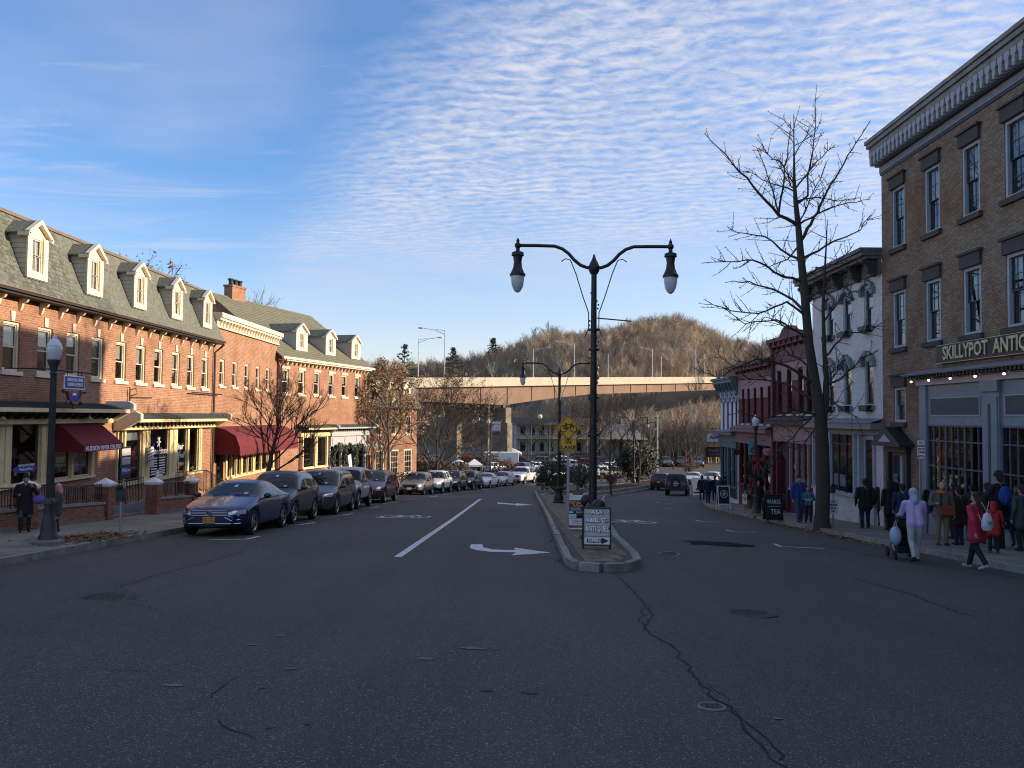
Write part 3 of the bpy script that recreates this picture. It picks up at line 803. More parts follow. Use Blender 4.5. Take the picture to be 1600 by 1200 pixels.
# mansard: slightly flared slope
prof = [(-.48, 5.27), (-.30, 5.55), (-.05, 6.1), (.22, 6.8), (.52, 7.62)]
mb = b1.mb()
for (ya, za), (yb, zb_) in zip(prof, prof[1:]): mb.quad((-.05, ya, za), (L1+.05, ya, za), (L1+.05, yb, zb_), (-.05, yb, zb_))
poly = prof+[(9.5, 7.62), (10.4, 5.27)]
for x in (-.05, L1+.05): mb.add([(x, y, z) for y, z in poly], [tuple(range(len(poly)))])
mb.quad((-.05, .52, 7.62), (L1+.05, .52, 7.62), (L1+.05, 9.5, 7.62), (-.05, 9.5, 7.62)); mb.quad((-.05, 10.4, 5.27), (L1+.05, 10.4, 5.27), (L1+.05, 9.5, 7.62), (-.05, 9.5, 7.62))
mb.quad((-.05, -.48, 5.27), (L1+.05, -.48, 5.27), (L1+.05, 10.4, 5.27), (-.05, 10.4, 5.27))
b1.part('mansard_roof', mb, slate_m)
mb = b1.mb(); mb.box(-.08, L1+.08, .46, .62, 7.60, 7.70); b1.part('ridge_flashing', mb, copper)
DY = [20.95, 24.3, 27.65, 31.0, 34.4, 37.8]
dz0, dz1, dap, dw = 5.68, 6.98, 7.40, .98
fs = []
def hole_for(zs0):
    def f(x, s): return any(abs(x-X1(y)) < dw/2-.02 for y in DY) and False
    return f
acc = 0
for (ya, za), (yb, zb_) in zip(prof, prof[1:]):
    U = Vector((0, yb-ya, zb_-za)); l = U.length
    def sk(x, s, za=za, dz=U.z/l):
        z = za+s*dz
        return any(abs(x-X1(y)) < dw/2-.05 and dz0+.1 < z < dz1 for y in DY)
    fs.append(((0, ya, za), (1, 0, 0), U, L1, l, sk))
slates(b1, fs, slate_m, near=lambda p: -1*(1 if p.x < X1(23) else 0)*-1e3+p.x)
def dormer(b, xc, z0, z1, zap, w, roof_y, yf=-.03, cheek_m=None, roof_m=None, trim=trim_w):
    """roof_y(z): where the main roof lies at a height"""
    hw = w/2; d = b.mb()
    # front panel with an opening for the sash
    facade(d, xc-hw, xc+hw, z0, z1, [(xc-.24, xc+.24, z0+.22, z1-.1)], .08, y=yf)
    d.prism([(xc-hw-.0, z1), (xc+hw+.0, z1), (xc, zap-.06)], 'y', yf, yf+.05)
    d.box(xc-hw-.04, xc-.29, yf-.05, yf-.002, z0+.02, z1-.03); d.box(xc+.29, xc+hw+.04, yf-.05, yf-.002, z0+.02, z1-.03); d.box(xc-.29, xc+.29, yf-.05, yf-.002, z0+.02, z0+.2)
    for sgn in (-1, 1):   # raking cornice
        P = [(xc+sgn*(hw+.11), z1-.06), (xc+sgn*(hw+.11), z1+.06), (xc, zap+.06), (xc, zap-.07)]
        d.prism(P if sgn > 0 else P[::-1], 'y', yf-.14, yf+.02)
        d.box(xc+sgn*(hw+.10)-.06, xc+sgn*(hw+.10)+.06, yf-.14, yf+.2, z1-.10, z1-.0)
    o = b.part('dormer', d, trim)
    ym = lambda z: roof_y(z)
    for sgn in (-1, 1):
        c = b.mb(); x = xc+sgn*hw; n = 9
        for i in range(n):
            za, zb_ = z0+(z1-z0)*i/n, z0+(z1-z0)*(i+1)/n; xa, xb = x+sgn*.022, x+sgn*.004
            c.quad((xa, yf+.01, za), (xb, yf+.01, zb_), (xb, max(ym(zb_), yf+.02)+.1, zb_), (xa, max(ym(za), yf+.02)+.1, za))
            c.quad((xa, yf+.01, za), (xa, max(ym(za), yf+.02)+.1, za), (x-sgn*.01, max(ym(za), yf+.02)+.1, za), (x-sgn*.01, yf+.01, za))
        c.build('cheek_clapboard', cheek_m or trim, o)
    r = b.mb()
    for sgn in (-1, 1):
        xe = xc+sgn*(hw+.15); ya = yf-.10
        for dz in (-.03, .01):
            r.quad((xe, ya, z1+dz), (xc, ya, zap+.035+dz), (xc, ym(min(zap, 99))+.1, zap+.035+dz), (xe, ym(z1)+.1, z1+dz))
        r.quad((xe, ya, z1-.03), (xe, ya, z1+.01), (xe, ym(z1)+.1, z1+.01), (xe, ym(z1)+.1, z1-.03))
    r.build('dormer_roof', roof_m or slate_m, o)
    s = b.mb(); za, zb_ = z0+.22, z1-.1; zm = (za+zb_)/2
    for a, c_ in ((za, zm+.015), (zm-.015, zb_)):
        s.box(xc-.24, xc-.2, yf+.03, yf+.06, a, c_); s.box(xc+.2, xc+.24, yf+.03, yf+.06, a, c_); s.box(xc-.2, xc+.2, yf+.03, yf+.06, a, a+.04); s.box(xc-.2, xc+.2, yf+.03, yf+.06, c_-.04, c_)
    s.box(xc-.012, xc+.012, yf+.035, yf+.055, za, zb_); s.build('sash', trim, o)
    g = b.mb(); g.quad((xc-.28, yf+.05, za), (xc+.28, yf+.05, za), (xc+.28, yf+.05, zb_), (xc-.28, yf+.05, zb_)); g.build('pane', glass, o)
    g = b.mb(); g.quad((xc-.3, yf+.09, za), (xc+.3, yf+.09, za), (xc+.3, yf+.09, zb_), (xc-.3, yf+.09, zb_)); g.build('blind', blind_m, o)
man_y = lambda z: interp(z, [(p[1], p[0]) for p in prof])
clap = pm('clapboard', (.50, .46, .38), .65, var=.1)
for y in DY: dormer(b1, X1(y), dz0, dz1, dap, dw, man_y, yf=-.29, cheek_m=clap)
# shopfronts
def shopfront(b, bays, x0, x1, zs, zt, y=-.08, mull=cream, sillz=None, door=None):
    """cream timber front: posts between the bays, glass in each bay"""
    f = b.mb(); xs = [x0]+[v for bay in bays for v in bay]+[x1]
    for i in range(0, len(xs), 2):
        if xs[i+1]-xs[i] > .01:
            f.box(xs[i], xs[i+1], y, .12, zs, zt); mid = (xs[i]+xs[i+1])/2; w_ = (xs[i+1]-xs[i])
            if w_ > .25: f.box(mid-.06, mid+.06, y-.03, y-.003, zs+.15, zt-.1)
    f.box(x0, x1, y-.06, .14, zs-.09, zs-.003); o = b.part('shopfront_frame', f, mull)
    for a, c in bays:
        w_ = b.mb(); t = .04
        w_.box(a, a+t, y+.08, y+.12, zs, zt); w_.box(c-t, c, y+.08, y+.12, zs, zt); w_.box(a+t, c-t, y+.08, y+.12, zs, zs+t); w_.box(a+t, c-t, y+.08, y+.12, zt-t, zt)
        o = b.part('shop_window', w_, mull)
        g = b.mb(); g.quad((a, y+.1, zs), (c, y+.1, zs), (c, y+.1, zt), (a, y+.1, zt)); g.build('pane', shop_glass, o)
    return o
def pent_roof(b, x0, x1, zw, ze, pr, zf, n_br, style, zarch, trim=cream, roofm=dkgreen, ya=-.3):
    r = b.mb()
    r.add([(x0, .0, zw), (x1, .0, zw), (x1, -pr, ze), (x0, -pr, ze)], [(0, 1, 2, 3)]); r.add([(x0, 0, zw), (x0, -pr, ze), (x0, 0, ze)], [(0, 1, 2)]); r.add([(x1, 0, zw), (x1, 0, ze), (x1, -pr, ze)], [(0, 1, 2)])
    k = 7
    for i in range(k):
        t0, t1 = i/k, (i+1)/k
        r.box(x0, x1, -pr*(1-t0)-.005, -pr*(1-t1), ze+(zw-ze)*t0, ze+(zw-ze)*t0+.022)
    b.part('pent_roof', r, roofm)
    f = b.mb(); f.box(x0, x1, -pr-.02, -pr+.06, zf, ze+.01); f.box(x0, x1, -pr+.06, -.002, zf-.002, zf+.02); b.part('fascia', f, trim)
    f = b.mb(); f.box(x0, x1, ya, -.003, zarch, zf-.22); b.part('architrave', f, trim)
    f = b.mb(); f.box(x0, x1, ya+.05, -.01, zf-.22, zf-.003); b.part('frieze', f, trim if style == 'block' else pm('deep_green', (.02, .025, .02), .8))  # saw style: frieze darker than the trim behind the brackets
    if style == 'block': me = MB().prism([(0, 0), (0, -.2), (-.1, -.2), (-.34, -.08), (-.34, 0)], 'x', -.05, .05).mesh('bracket', dkgreen); yo = ya+.05
    else:
        me = MB(); me.prism([(-.10, 0), (.10, 0), (.03, -.09), (.10, -.2), (-.10, -.2), (-.03, -.09)], 'y', -.04, .0); me = me.mesh('bracket', trim); yo = ya+.05
    for i in range(n_br): b.place('bracket', me, x0+.2+(x1-x0-.4)*i/(n_br-1), yo, zf-.003)
def end_scroll(b, x, z0, z1, pr, trim):
    m = b.mb(); m.prism([(0, z0-.25), (-.3, z0-.25), (-pr-.02, z0+.1), (-pr-.1, z0+.15), (-pr-.1, z1-.1), (-pr+.1, z1), (0, z1)], 'x', x-.1, x+.1); b.part('end_bracket', m, trim, bevel=.012)
shopfront(b1, [(X1(a), X1(c)) for a, c in sf1], X1(16.8), X1(28.45), -.32, 1.46)
pent_roof(b1, X1(16.4), X1(29.25), 2.10, 1.90, .85, 1.79, 26, 'block', 1.44)
end_scroll(b1, X1(29.36), 1.75, 2.2, .9, pm('weathered_white', (.62, .62, .64), .6))
shopfront(b1, [(X1(a), X1(c)) for a, c in sf2], X1(30.1), X1(38.15), -.82, 1.2)
pent_roof(b1, X1(30.05), X1(39.25), 1.80, 1.55, .85, 1.45, 24, 'saw', 1.16)
end_scroll(b1, X1(29.94), 1.40, 1.85, .9, trim_w); end_scroll(b1, X1(39.36), 1.42, 1.85, .9, trim_w)
# shop interiors: shelves, blinds, goods
def goods(b, x0, x1, z0, n, y0=.5, y1=1.6, cols=None):
    cols = cols or [pm('goods_%s' % i, c, .7) for i, c in enumerate(((.3, .05, .05), (.45, .42, .35), (.06, .1, .2), (.2, .15, .08), (.5, .5, .5), (.08, .14, .09)))]
    m = b.mb()
    for i in range(n):
        x = RND.uniform(x0, x1); z = z0+RND.choice((0, .35, .7)); s = RND.uniform(.08, .22); h = RND.uniform(.12, .4); y = RND.uniform(y0, y1)
        m.box(x-s/2, x+s/2, y, y+s, z, z+h, RND.randrange(len(cols)))
    for z in (z0-.03, z0+.32, z0+.67): m.box(x0, x1, y0, y1+.2, z, z+.025, 3)
    o = b.part('window_display', m, cols); tag(o, kind='stuff'); return o
goods(b1, X1(20.5), X1(28.3), -.28, 26); goods(b1, X1(30.8), X1(38), -.78, 30)
# print on and behind the shop glass
def flat(b, name, x0, x1, z0, z1, y, m, parent=None):
    q = b.mb(); q.box(x0, x1, y, y+.012, z0, z1); return b.part(name, q, m, parent)
blue_s = pm('sign_blue', (.03, .05, .30), .5); wht = pm('print_white', (.8, .8, .8), .6, var=.05); green_s = pm('sign_green', (.1, .35, .22), .5); black_s = pm('sign_black', (.012, .012, .015), .5); pink_s = pm('sign_pink', (.55, .32, .30), .5); red_s = pm('sign_red', (.42, .02, .03), .5); teal_s = pm('sign_teal', (.16, .36, .42), .5); gold = pm('gold_leaf', (.55, .45, .24), .4, metal=.2)
def btext(b, s, size, m, x, z, y, **k): return text(s, size, m, b.e, (x, y, z-b.zb), **k)
q = b1.mb(); q.lathe([(1, 0), (1, .01)], 24, (0, 0, 0), axis='y'); me = MB().add([(x*.62, y, z*.12) for x, y, z in q.v], q.f).mesh('oval_decal', blue_s)
b1.place('oval_decal', me, X1(24.5), -.10+.06, .12)
btext(b1, 'HUDSON RIVER CRUISES', .10, wht, X1(24.5), .22, -.07, sx=.75); btext(b1, 'HudsonRiver', .13, wht, X1(24.5), .11, -.07)
flat(b1, 'door_sticker', X1(24.45), X1(24.7), -.28, .0, -.07, green_s); flat(b1, 'blue_screen', X1(27.15), X1(28.1), -.3, .75, .12, blue_s)
for x, z in ((27.35, .45), (27.35, -.0)): flat(b1, 'notice', X1(x), X1(x+.35), z-.17, z+.17, .105, wht)
for x, z, c, w_ in ((30.2, .55, black_s, .9),): flat(b1, 'menu_board', X1(30.2), X1(31.05), -.62, .55, -.12, black_s)
for z, s, c in ((.35, 'TATTOO', lightgrey), (.02, 'PIERCING', lightgrey), (-.32, 'Walk-ins', wht)):
    if c is lightgrey: flat(b1, 'board_panel', X1(30.3), X1(30.98), z-.13, z+.13, -.135, lightgrey)
    else: flat(b1, 'board_panel', X1(30.25), X1(31.02), z-.15, z+.12, -.135, blue_s)
    if c is wht: btext(b1, s, .18, wht, X1(30.64), z, -.14)
flat(b1, 'red_poster', X1(31.15), X1(31.95), -.5, .35, .14, red_s); flat(b1, 'white_valance', X1(30.2), X1(32.05), .75, 1.15, .12, lightgrey)
btext(b1, 'Stone House', .40, wht, X1(33.7), .25, -.0, sx=.8, shear=.3)
for r in range(7):
    for c in (33.0, 33.75):
        flat(b1, 'price_line', X1(c+.05), X1(c+.62), -.05-r*.105, -.0-r*.105, -.0, wht)
for k in range(6):
    a = k*math.pi/3; q = b1.mb(); q.cbox((X1(33.7)+.12*math.cos(a), .0, .62+.14*math.sin(a)), (.16, .01, .07), rot=Matrix.Rotation(-a, 3, 'Y')); b1.part('flower_decal', q, wht)
btext(b1, 'hair', .38, wht, X1(35.9), .35, -.0, shear=.3); btext(b1, '& nail', .36, wht, X1(35.9), -.02, -.0, shear=.3); btext(b1, 'salon', .28, wht, X1(35.95), -.38, .0, shear=.3)
flat(b1, 'notice', X1(33.5), X1(34.15), -.8, -.5, .0, wht)
# barber pole beside the salon door
bp = MB().lathe([(.0, -.42), (.07, -.40), (.11, -.33), (.11, .33), (.07, .40), (.0, .43)], 14, caps=False)
o = b1.place('barber_pole', bp.mesh('barber_pole', wht, True), X1(32.42), -.26, .08)
q = MB()
for k in range(5):
    P = [(.114*math.cos(a), .114*math.sin(a), -.3+k*.13+a*.05) for a in [i*.35 for i in range(19)]]
    q.tube(P, .016, 5)
q.build('stripe', blue_s, o); q = MB(); q.box(-.03, .03, .08, .3, -.03, .03); q.build('bracket', chrome, o)
# burgundy awning with lettering
q = b1.mb(); xa, xb, pr = X1(25.95), X1(28.55), .98
q.quad((xa, -.12, 1.46), (xb, -.12, 1.46), (xb, -pr, .74), (xa, -pr, .74)); q.quad((xa, -pr, .74), (xb, -pr, .74), (xb, -pr-.005, .55), (xa, -pr-.005, .55))
for x in (xa, xb): q.add([(x, -.12, 1.46), (x, -pr, .74), (x, -pr, .55), (x, -.12, .55)], [(0, 1, 2, 3)])
aw = b1.part('awning', q, burg)
s = aw.modifiers.new('cloth', 'SOLIDIFY'); s.thickness = .012
me = text_mesh('HUDSON RIVER CRUISES', .20, sx=1.0, extrude=.003, bold=.006); wd = max(v.co.x for v in me.vertices)-min(v.co.x for v in me.vertices)
for v in me.vertices: v.co.x *= 2.35/wd
me.materials.clear(); me.materials.append(wht); link('lettering', me, aw, ((xa+xb)/2, -pr-.016, .645-b1.zb), rot=(math.pi/2, 0, 0))
# downpipe, sign arms, lamps under the pent roof
q = b1.mb(); q.tube([(L1-.1, -.48, 5.1), (L1-.12, -.35, 4.95), (L1-.2, -.09, 4.7), (L1-.2, -.09, 1.9), (L1-.2, -.09, -2.4)], .05, 8); b1.part('downpipe', q, downpipe)
q = b1.mb(); q.tube([(X1(36.5), -.2, 2.72), (X1(40.2), -.2, 2.72)], .03, 6); b1.part('sign_arm', q, iron)
q = b1.mb(); q.tube([(X1(30.9), -.08, 2.75), (X1(30.9), -.08, 1.85)], .025, 6); q.tube([(X1(30.9), -.08, 2.35), (X1(30.9), -.9, 2.35)], .025, 6); q.tube([(X1(30.9), -.08, 2.65), (X1(30.9), -.3, 2.7), (X1(30.9), -.36, 2.5), (X1(30.9), -.08, 2.4)], .018, 5); b1.part('sign_hook', q, iron)
lampm = MB().lathe([(.02, 0), (.03, -.05), (.09, -.13), (.085, -.14)], 12).mesh('shop_lamp', white_p, True)
for y in (22.6, 24.9, 27.2): b1.place('shop_lamp', lampm, X1(y), -.5, 1.72)
# hanging sign with a ship's wheel
hs = Bld('hanging_sign', 'blue hanging sign with white lettering above a brown ship wheel cut-out', 'sign', -13.35, 25.0, 90, 1.9)
q = hs.mb(); q.box(-.55, .55, -.02, .02, 2.52, 2.86); o = hs.part('sign_board', q, blue_s)
q = hs.mb(); q.box(-.58, .58, -.014, .014, 2.49, 2.89); hs.part('sign_border', q, wht)
for s_, z in (('HUDSON RIVER', 2.76), ('CRUISES & EVENTS', 2.62)): btext(hs, s_, .135, wht, 0, z, -.024, sx=.95 if len(s_) < 14 else .78, bold=.003)
wm = pm('wheel_brown', (.14, .05, .03), .5); q = hs.mb()
P = [(.38*math.cos(a), 0, 2.42+.38*math.sin(a)) for a in [math.pi+i*math.pi/14 for i in range(15)]]
q.tube(P, .055, 6)
for k in range(5):
    a = math.pi+math.pi*(k+.0)/4; q.tube([(.36*math.cos(a), 0, 2.42+.36*math.sin(a)), (.62*math.cos(a), 0, 2.42+.62*math.sin(a)*.85)], [.045, .06], 6)
hs.part('ship_wheel', q, wm)
q = hs.mb(); q.prism([(.3*math.cos(math.pi+i*math.pi/10), 2.38+.28*math.sin(math.pi+i*math.pi/10)) for i in range(11)], 'y', -.012, .012); hs.part('water_panel', q, blue_s)
q = hs.mb(); q.prism([(-.12, 2.3), (.12, 2.3), (.09, 2.37), (-.09, 2.37)], 'y', -.016, .016); hs.part('boat_emblem', q, wht)
q = hs.mb(); q.tube([(-1.7, .0, 3.02), (1.2, .0, 3.02)], .028, 6); q.tube([(-.4, 0, 3.02), (-.4, 0, 2.86)], .012, 5); q.tube([(.4, 0, 3.02), (.4, 0, 2.86)], .012, 5)
q.tube([(-1.6, .0, 3.02), (-1.6, 1.15, 3.02)], .02, 5); hs.part('sign_arm', q, iron)

# ------------------------------------------------------------------ left row, second: flat cornice and red awning
b2 = Bld('corner_shop', 'narrow red brick building with cream bracketed cornice and long red awning', 'building', -14.5, 39.72, 90, -3.3)
L2 = 10.3; X2 = lambda Y: Y-39.72
ops = [(X2(y)-.37, X2(y)+.37, 3.15, 4.46) for y in (40.75, 42.6, 44.5, 46.4, 48.3)]
ops += [(.45, 1.5, -2.9, -.1), (1.95, 4.0, -1.4, -.1), (4.3, 6.0, -1.4, -.1), (6.4, 9.8, -1.4, -.1)]
mb = b2.mb(); facade(mb, 0, L2, -4, 6.05, ops, .2); shell(mb, 0, L2, 10, -4, 6.05); b2.part('wall', mb, brick_l)
for y in (40.75, 42.6, 44.5, 46.4, 48.3): window(b2, X2(y), 3.15, .74, 1.31, trim_w, trim_w, casing=.075, sill=(.08, .1, .07, trim_w), blind=.4)
mb = b2.mb(); mb.box(-.05, L2+.1, -.35, .3, 6.42, 6.66); mb.box(-.05, L2+.1, -.26, .2, 6.30, 6.418); mb.box(-.02, L2+.05, -.10, -.003, 6.02, 6.30); mb.box(-.02, L2+.05, -.13, -.003, 5.94, 6.015); b2.part('cornice', mb, trim_w, bevel=.015)
bk = MB().prism([(0, 0), (0, -.26), (-.05, -.26), (-.09, -.12), (-.16, -.04), (-.16, 0)], 'x', -.05, .05).mesh('bracket', trim_w)
for i in range(22): b2.place('bracket', bk, .3+i*.455, -.10, 6.295)
shopfront(b2, [(1.95, 2.55), (2.65, 3.3), (3.4, 4.0), (4.3, 5.1), (5.2, 6.0), (6.4, 7.5), (7.6, 8.7), (8.8, 9.8)], 1.75, 9.95, -1.4, -.1, y=-.05)
q = b2.mb(); q.quad((1.9, .2, -.6), (9.8, .2, -.6), (9.8, .2, -.1), (1.9, .2, -.1)); b2.part('blind', q, blind_m)
q = b2.mb(); q.box(.45, 1.5, .3, .36, -2.9, -.1); b2.part('door', q, black_p)
goods(b2, 2, 9.7, -1.38, 24)
q = b2.mb(); n = 28
for i in range(n):
    xa, xb = .05+10.6*i/n, .05+10.6*(i+1)/n; bl = .05*math.sin(i*1.9)
    P = [(0.0, 1.15), (-.55, 1.02), (-1.05, .72), (-1.25, .2), (-1.27, -.05)]
    for (ya, za), (yb, zb_) in zip(P, P[1:]): q.quad((xa, ya-.02, za), (xb, ya-.02, za), (xb, yb-.02, zb_), (xa, yb-.02, zb_))
    q.add([(xa, -1.29, -.05), (xb, -1.29, -.05), (xb, -1.29, -.17), ((xa+xb)/2, -1.29, -.26), (xa, -1.29, -.17)], [(0, 1, 2, 3, 4)])
for x in (.05, 10.65): q.add([(x, -.02, 1.15), (x, -.57, 1.02), (x, -1.07, .72), (x, -1.27, .2), (x, -1.29, -.17), (x, -.02, -.17)], [(0, 1, 2, 3, 4, 5)])
aw = b2.part('awning', q, red_canvas); s = aw.modifiers.new('cloth', 'SOLIDIFY'); s.thickness = .012

# ------------------------------------------------------------------ left row, third: gable roof with three dormers, turned towards the bend
b3 = Bld('gabled_building', 'red brick building with pitched shingle roof, three pale dormers and chimney', 'building', -14.38, 50.08, 75, -4.2)
L3 = 12.3
wx = [.76, 2.7, 4.7, 6.7, 8.65, 10.66]
ops = [(x-.4, x+.4, 3.05, 4.57) for x in wx]+[(2.6, 5.9, -1.6, .35), (6.5, 12.0, -2.35, .3)]
mb = b3.mb(); facade(mb, 0, L3, -5, 5.35, ops, .2); shell(mb, 0, L3, 10, -5, 5.35, roof=False); b3.part('wall', mb, brick_l)
mb = b3.mb(); mb.quad((.2, 3, -4), (12, 3, -4), (12, 3, 5), (.2, 3, 5)); mb.quad((.2, 0.2, -4), (12, .2, -4), (12, 3, -4), (.2, 3, -4)); b3.part('shop_floor', mb, dark_in)
for x in wx: window(b3, x, 3.05, .8, 1.52, trim_w, trim_w, casing=.08, sill=(.1, .12, .08, trim_w), head=('cap', trim_w), blind=.4)
er = (9.3-5.4)/5.4
mb = b3.mb(); x0, x1 = -.3, L3+.35
for dz in (0, .12):
    mb.quad((x0, -.4, 5.15+dz), (x1, -.4, 5.15+dz), (x1, 5.0, 9.25+dz), (x0, 5.0, 9.25+dz)); mb.quad((x0, 10.4, 5.15+dz), (x0, 5.0, 9.25+dz), (x1, 5.0, 9.25+dz), (x1, 10.4, 5.15+dz))
for x in (x0, x1):
    mb.quad((x, -.4, 5.15), (x, -.4, 5.27), (x, 5, 9.37), (x, 5, 9.25)); mb.quad((x, 10.4, 5.15), (x, 5, 9.25), (x, 5, 9.37), (x, 10.4, 5.27))
mb.quad((x0, -.4, 5.15), (x1, -.4, 5.15), (x1, -.4, 5.27), (x0, -.4, 5.27)); b3.part('roof', mb, shingle_m)
mb = b3.mb()
for x in (0.0, L3): mb = b3.mb(); mb.add([(x, 0, 5.35), (x, 10, 5.35), (x, 5, 9.2)], [(0, 1, 2)]); b3.part('gable_wall', mb, brick_l)
U = Vector((0, 5.4, 4.1)); slates(b3, [((x0, -.42, 5.28), (1, 0, 0), U, x1-x0, U.length-.1, lambda x, s: False)], shingle_m, w=.42, ex=.24, th=.014, parts=0, name='shingle')
mb = b3.mb(); mb.box(x0, x1, -.5, -.4, 5.14, 5.28); mb.box(0, L3, -.4, -.003, 5.05, 5.14); b3.part('gutter', mb, trim_w)
bk = MB().prism([(0, 0), (0, -.2), (-.1, -.2), (-.2, -.06), (-.2, 0)], 'x', -.06, .06).mesh('bracket', trim_w)
for i in range(24): b3.place('bracket', bk, .25+i*.515, 0, 5.045)
for x in (3.2, 7.1, 11.0): dormer(b3, x, 5.85, 7.1, 7.62, 1.35, lambda z: -.4+(z-5.2)/4.1*5.4, yf=.35, cheek_m=clap, roof_m=shingle_m)
mb = b3.mb(); mb.box(2.0, 3.5, 4.7, 5.3, 8.8, 10.0); mb.box(1.95, 3.55, 4.65, 5.35, 10.0, 10.12); b3.part('chimney', mb, brick_l)
for x in (2.25, 2.75, 3.25): q = MB().lathe([(.14, 0), (.14, .3), (.19, .32), (.19, .42)], 10); b3.place('chimney_pot', q.mesh('chimney_pot', iron), x, 5.0, 10.12)
mb = b3.mb(); mb.tube([(.1, -.45, 5.1), (.1, -.09, 4.7), (.1, -.09, -3.5)], .05, 8); b3.part('downpipe', mb, downpipe)
shopfront(b3, [(2.7, 4.2), (4.5, 5.75)], 2.6, 5.9, -1.6, .35, y=-.25); pent_roof(b3, 2.3, 6.1, 1.12, .92, .8, .82, 10, 'block', .38)
shopfront(b3, [(6.6, 8.1), (8.3, 10.2), (10.35, 11.85)], 6.5, 12.0, -2.3, -.35, y=-.1, mull=lightgrey); pent_roof(b3, 6.35, 12.2, 1.12, .92, .8, .84, 18, 'saw', .32, trim=lightgrey)
mb = b3.mb(); mb.box(6.5, 12, -.16, .05, -.35, .32); 
for x in (6.7, 8.5, 10.3): mb.box(x, x+1.5, -.19, -.163, -.25, .22)
b3.part('sign_panel', mb, lightgrey); end_scroll(b3, 6.2, .78, 1.15, .85, lightgrey); end_scroll(b3, 12.3, .78, 1.15, .85, lightgrey)
goods(b3, 2.8, 5.6, -1.5, 10); goods(b3, 6.7, 11.8, -2.2, 20)
mb = b3.mb()
for i in range(420):
    a = RND.random()*math.pi; c = RND.choice((7.6, 9.3, 11.0)); x = c+1.0*math.cos(a)+RND.gauss(0, .1); z = -1.7+1.35*math.sin(a)+RND.gauss(0, .1); y = -.28+RND.gauss(0, .07); s = .1
    if RND.random() < .25: z -= RND.uniform(0, .8); x = c+.95*RND.choice((-1, 1))+RND.gauss(0, .07)
    mb.add([(x-s, y, z), (x, y-.03, z-s), (x+s, y+.02, z), (x, y, z+s)], [(0, 1, 2, 3)])
evg = pm('evergreen', (.014, .024, .013), .8, var=.4, scale=6); tag(b3.part('evergreen_swag', mb, evg), kind='stuff')
q = b3.mb(); q.cbox((9.1, -.3, -1.5), (.45, .03, 1.0), rot=Matrix.Rotation(-.25, 3, 'Y')); b3.part('banner', q, wht)

# ------------------------------------------------------------------ left row, fourth: brick with mansard behind the leafy tree
b4 = Bld('mansard_house', 'brick house with dark mansard, pointed dormers and tall white shop windows', 'building', -14.6, 75.0, 60, -5.2)
L4 = 9.3; dx4 = [2.2, 4.75, 7.3]
ops = [(x-.42, x+.42, -.05, 1.7) for x in (1.0, 3.2, 5.6, 8.0)]+[(3.0, 4.3, -3.9, -1.5), (5.2, 6.5, -3.9, -1.5), (7.3, 8.6, -3.9, -1.5), (.6, 2.2, -5.0, -1.9)]
mb = b4.mb(); facade(mb, 0, L4, -5.5, 2.45, ops, .2); shell(mb, 0, L4, 9, -5.5, 2.45); b4.part('wall', mb, brick_l)
for x in (1.0, 3.2, 5.6, 8.0): window(b4, x, -.05, .84, 1.75, trim_w, trim_w, casing=.1, sill=(.1, .12, .08, trim_w), blind=.3)
for x in (3.65, 5.85, 7.95): window(b4, x, -3.9, 1.3, 2.4, trim_w, trim_w, cols=3, rows=2, casing=.12, sill=(.1, .12, .1, trim_w))
q = b4.mb(); q.box(.6, 2.2, .12, .2, -5, -1.9); b4.part('door', q, black_p); q = b4.mb(); q.box(1.2, 1.55, .09, .118, -4.0, -3.4); b4.part('notice', q, wht)
pr4 = [(-.35, 2.5), (.0, 3.4), (.5, 5.4)]
mb = b4.mb()
for (ya, za), (yb, zb_) in zip(pr4, pr4[1:]): mb.quad((-.3, ya, za), (L4+.3, ya, za), (L4+.1-yb*.2, yb, zb_), (-.1+yb*.2, yb, zb_))
mb.add([(-.3, -.35, 2.5), (-.1, 0, 3.4), (0, .5, 5.4), (0, 8.5, 5.4), (-.3, 9.3, 2.5)], [(0, 1, 2, 3, 4)]); mb.add([(L4+.3, -.35, 2.5), (L4+.1, 0, 3.4), (L4, .5, 5.4), (L4, 8.5, 5.4), (L4+.3, 9.3, 2.5)], [(4, 3, 2, 1, 0)])
mb.quad((0, .5, 5.4), (L4, .5, 5.4), (L4, 8.5, 5.4), (0, 8.5, 5.4)); mb.quad((-.3, 9.3, 2.5), (0, 8.5, 5.4), (L4, 8.5, 5.4), (L4+.3, 9.3, 2.5)); b4.part('mansard_roof', mb, slate_m)
mb = b4.mb(); mb.box(-.35, L4+.35, -.42, .0, 2.42, 2.52); mb.box(-.1, L4+.1, .42, .6, 5.38, 5.5); b4.part('cornice', mb, brown_trim)
for x in dx4: dormer(b4, x, 2.95, 4.5, 5.0, 1.1, lambda z: interp(z, [(p[1], p[0]) for p in pr4]), yf=-.2)
btext(b4, 'RESTAURANT', .42, wht, 2.8, -1.1, -.03)

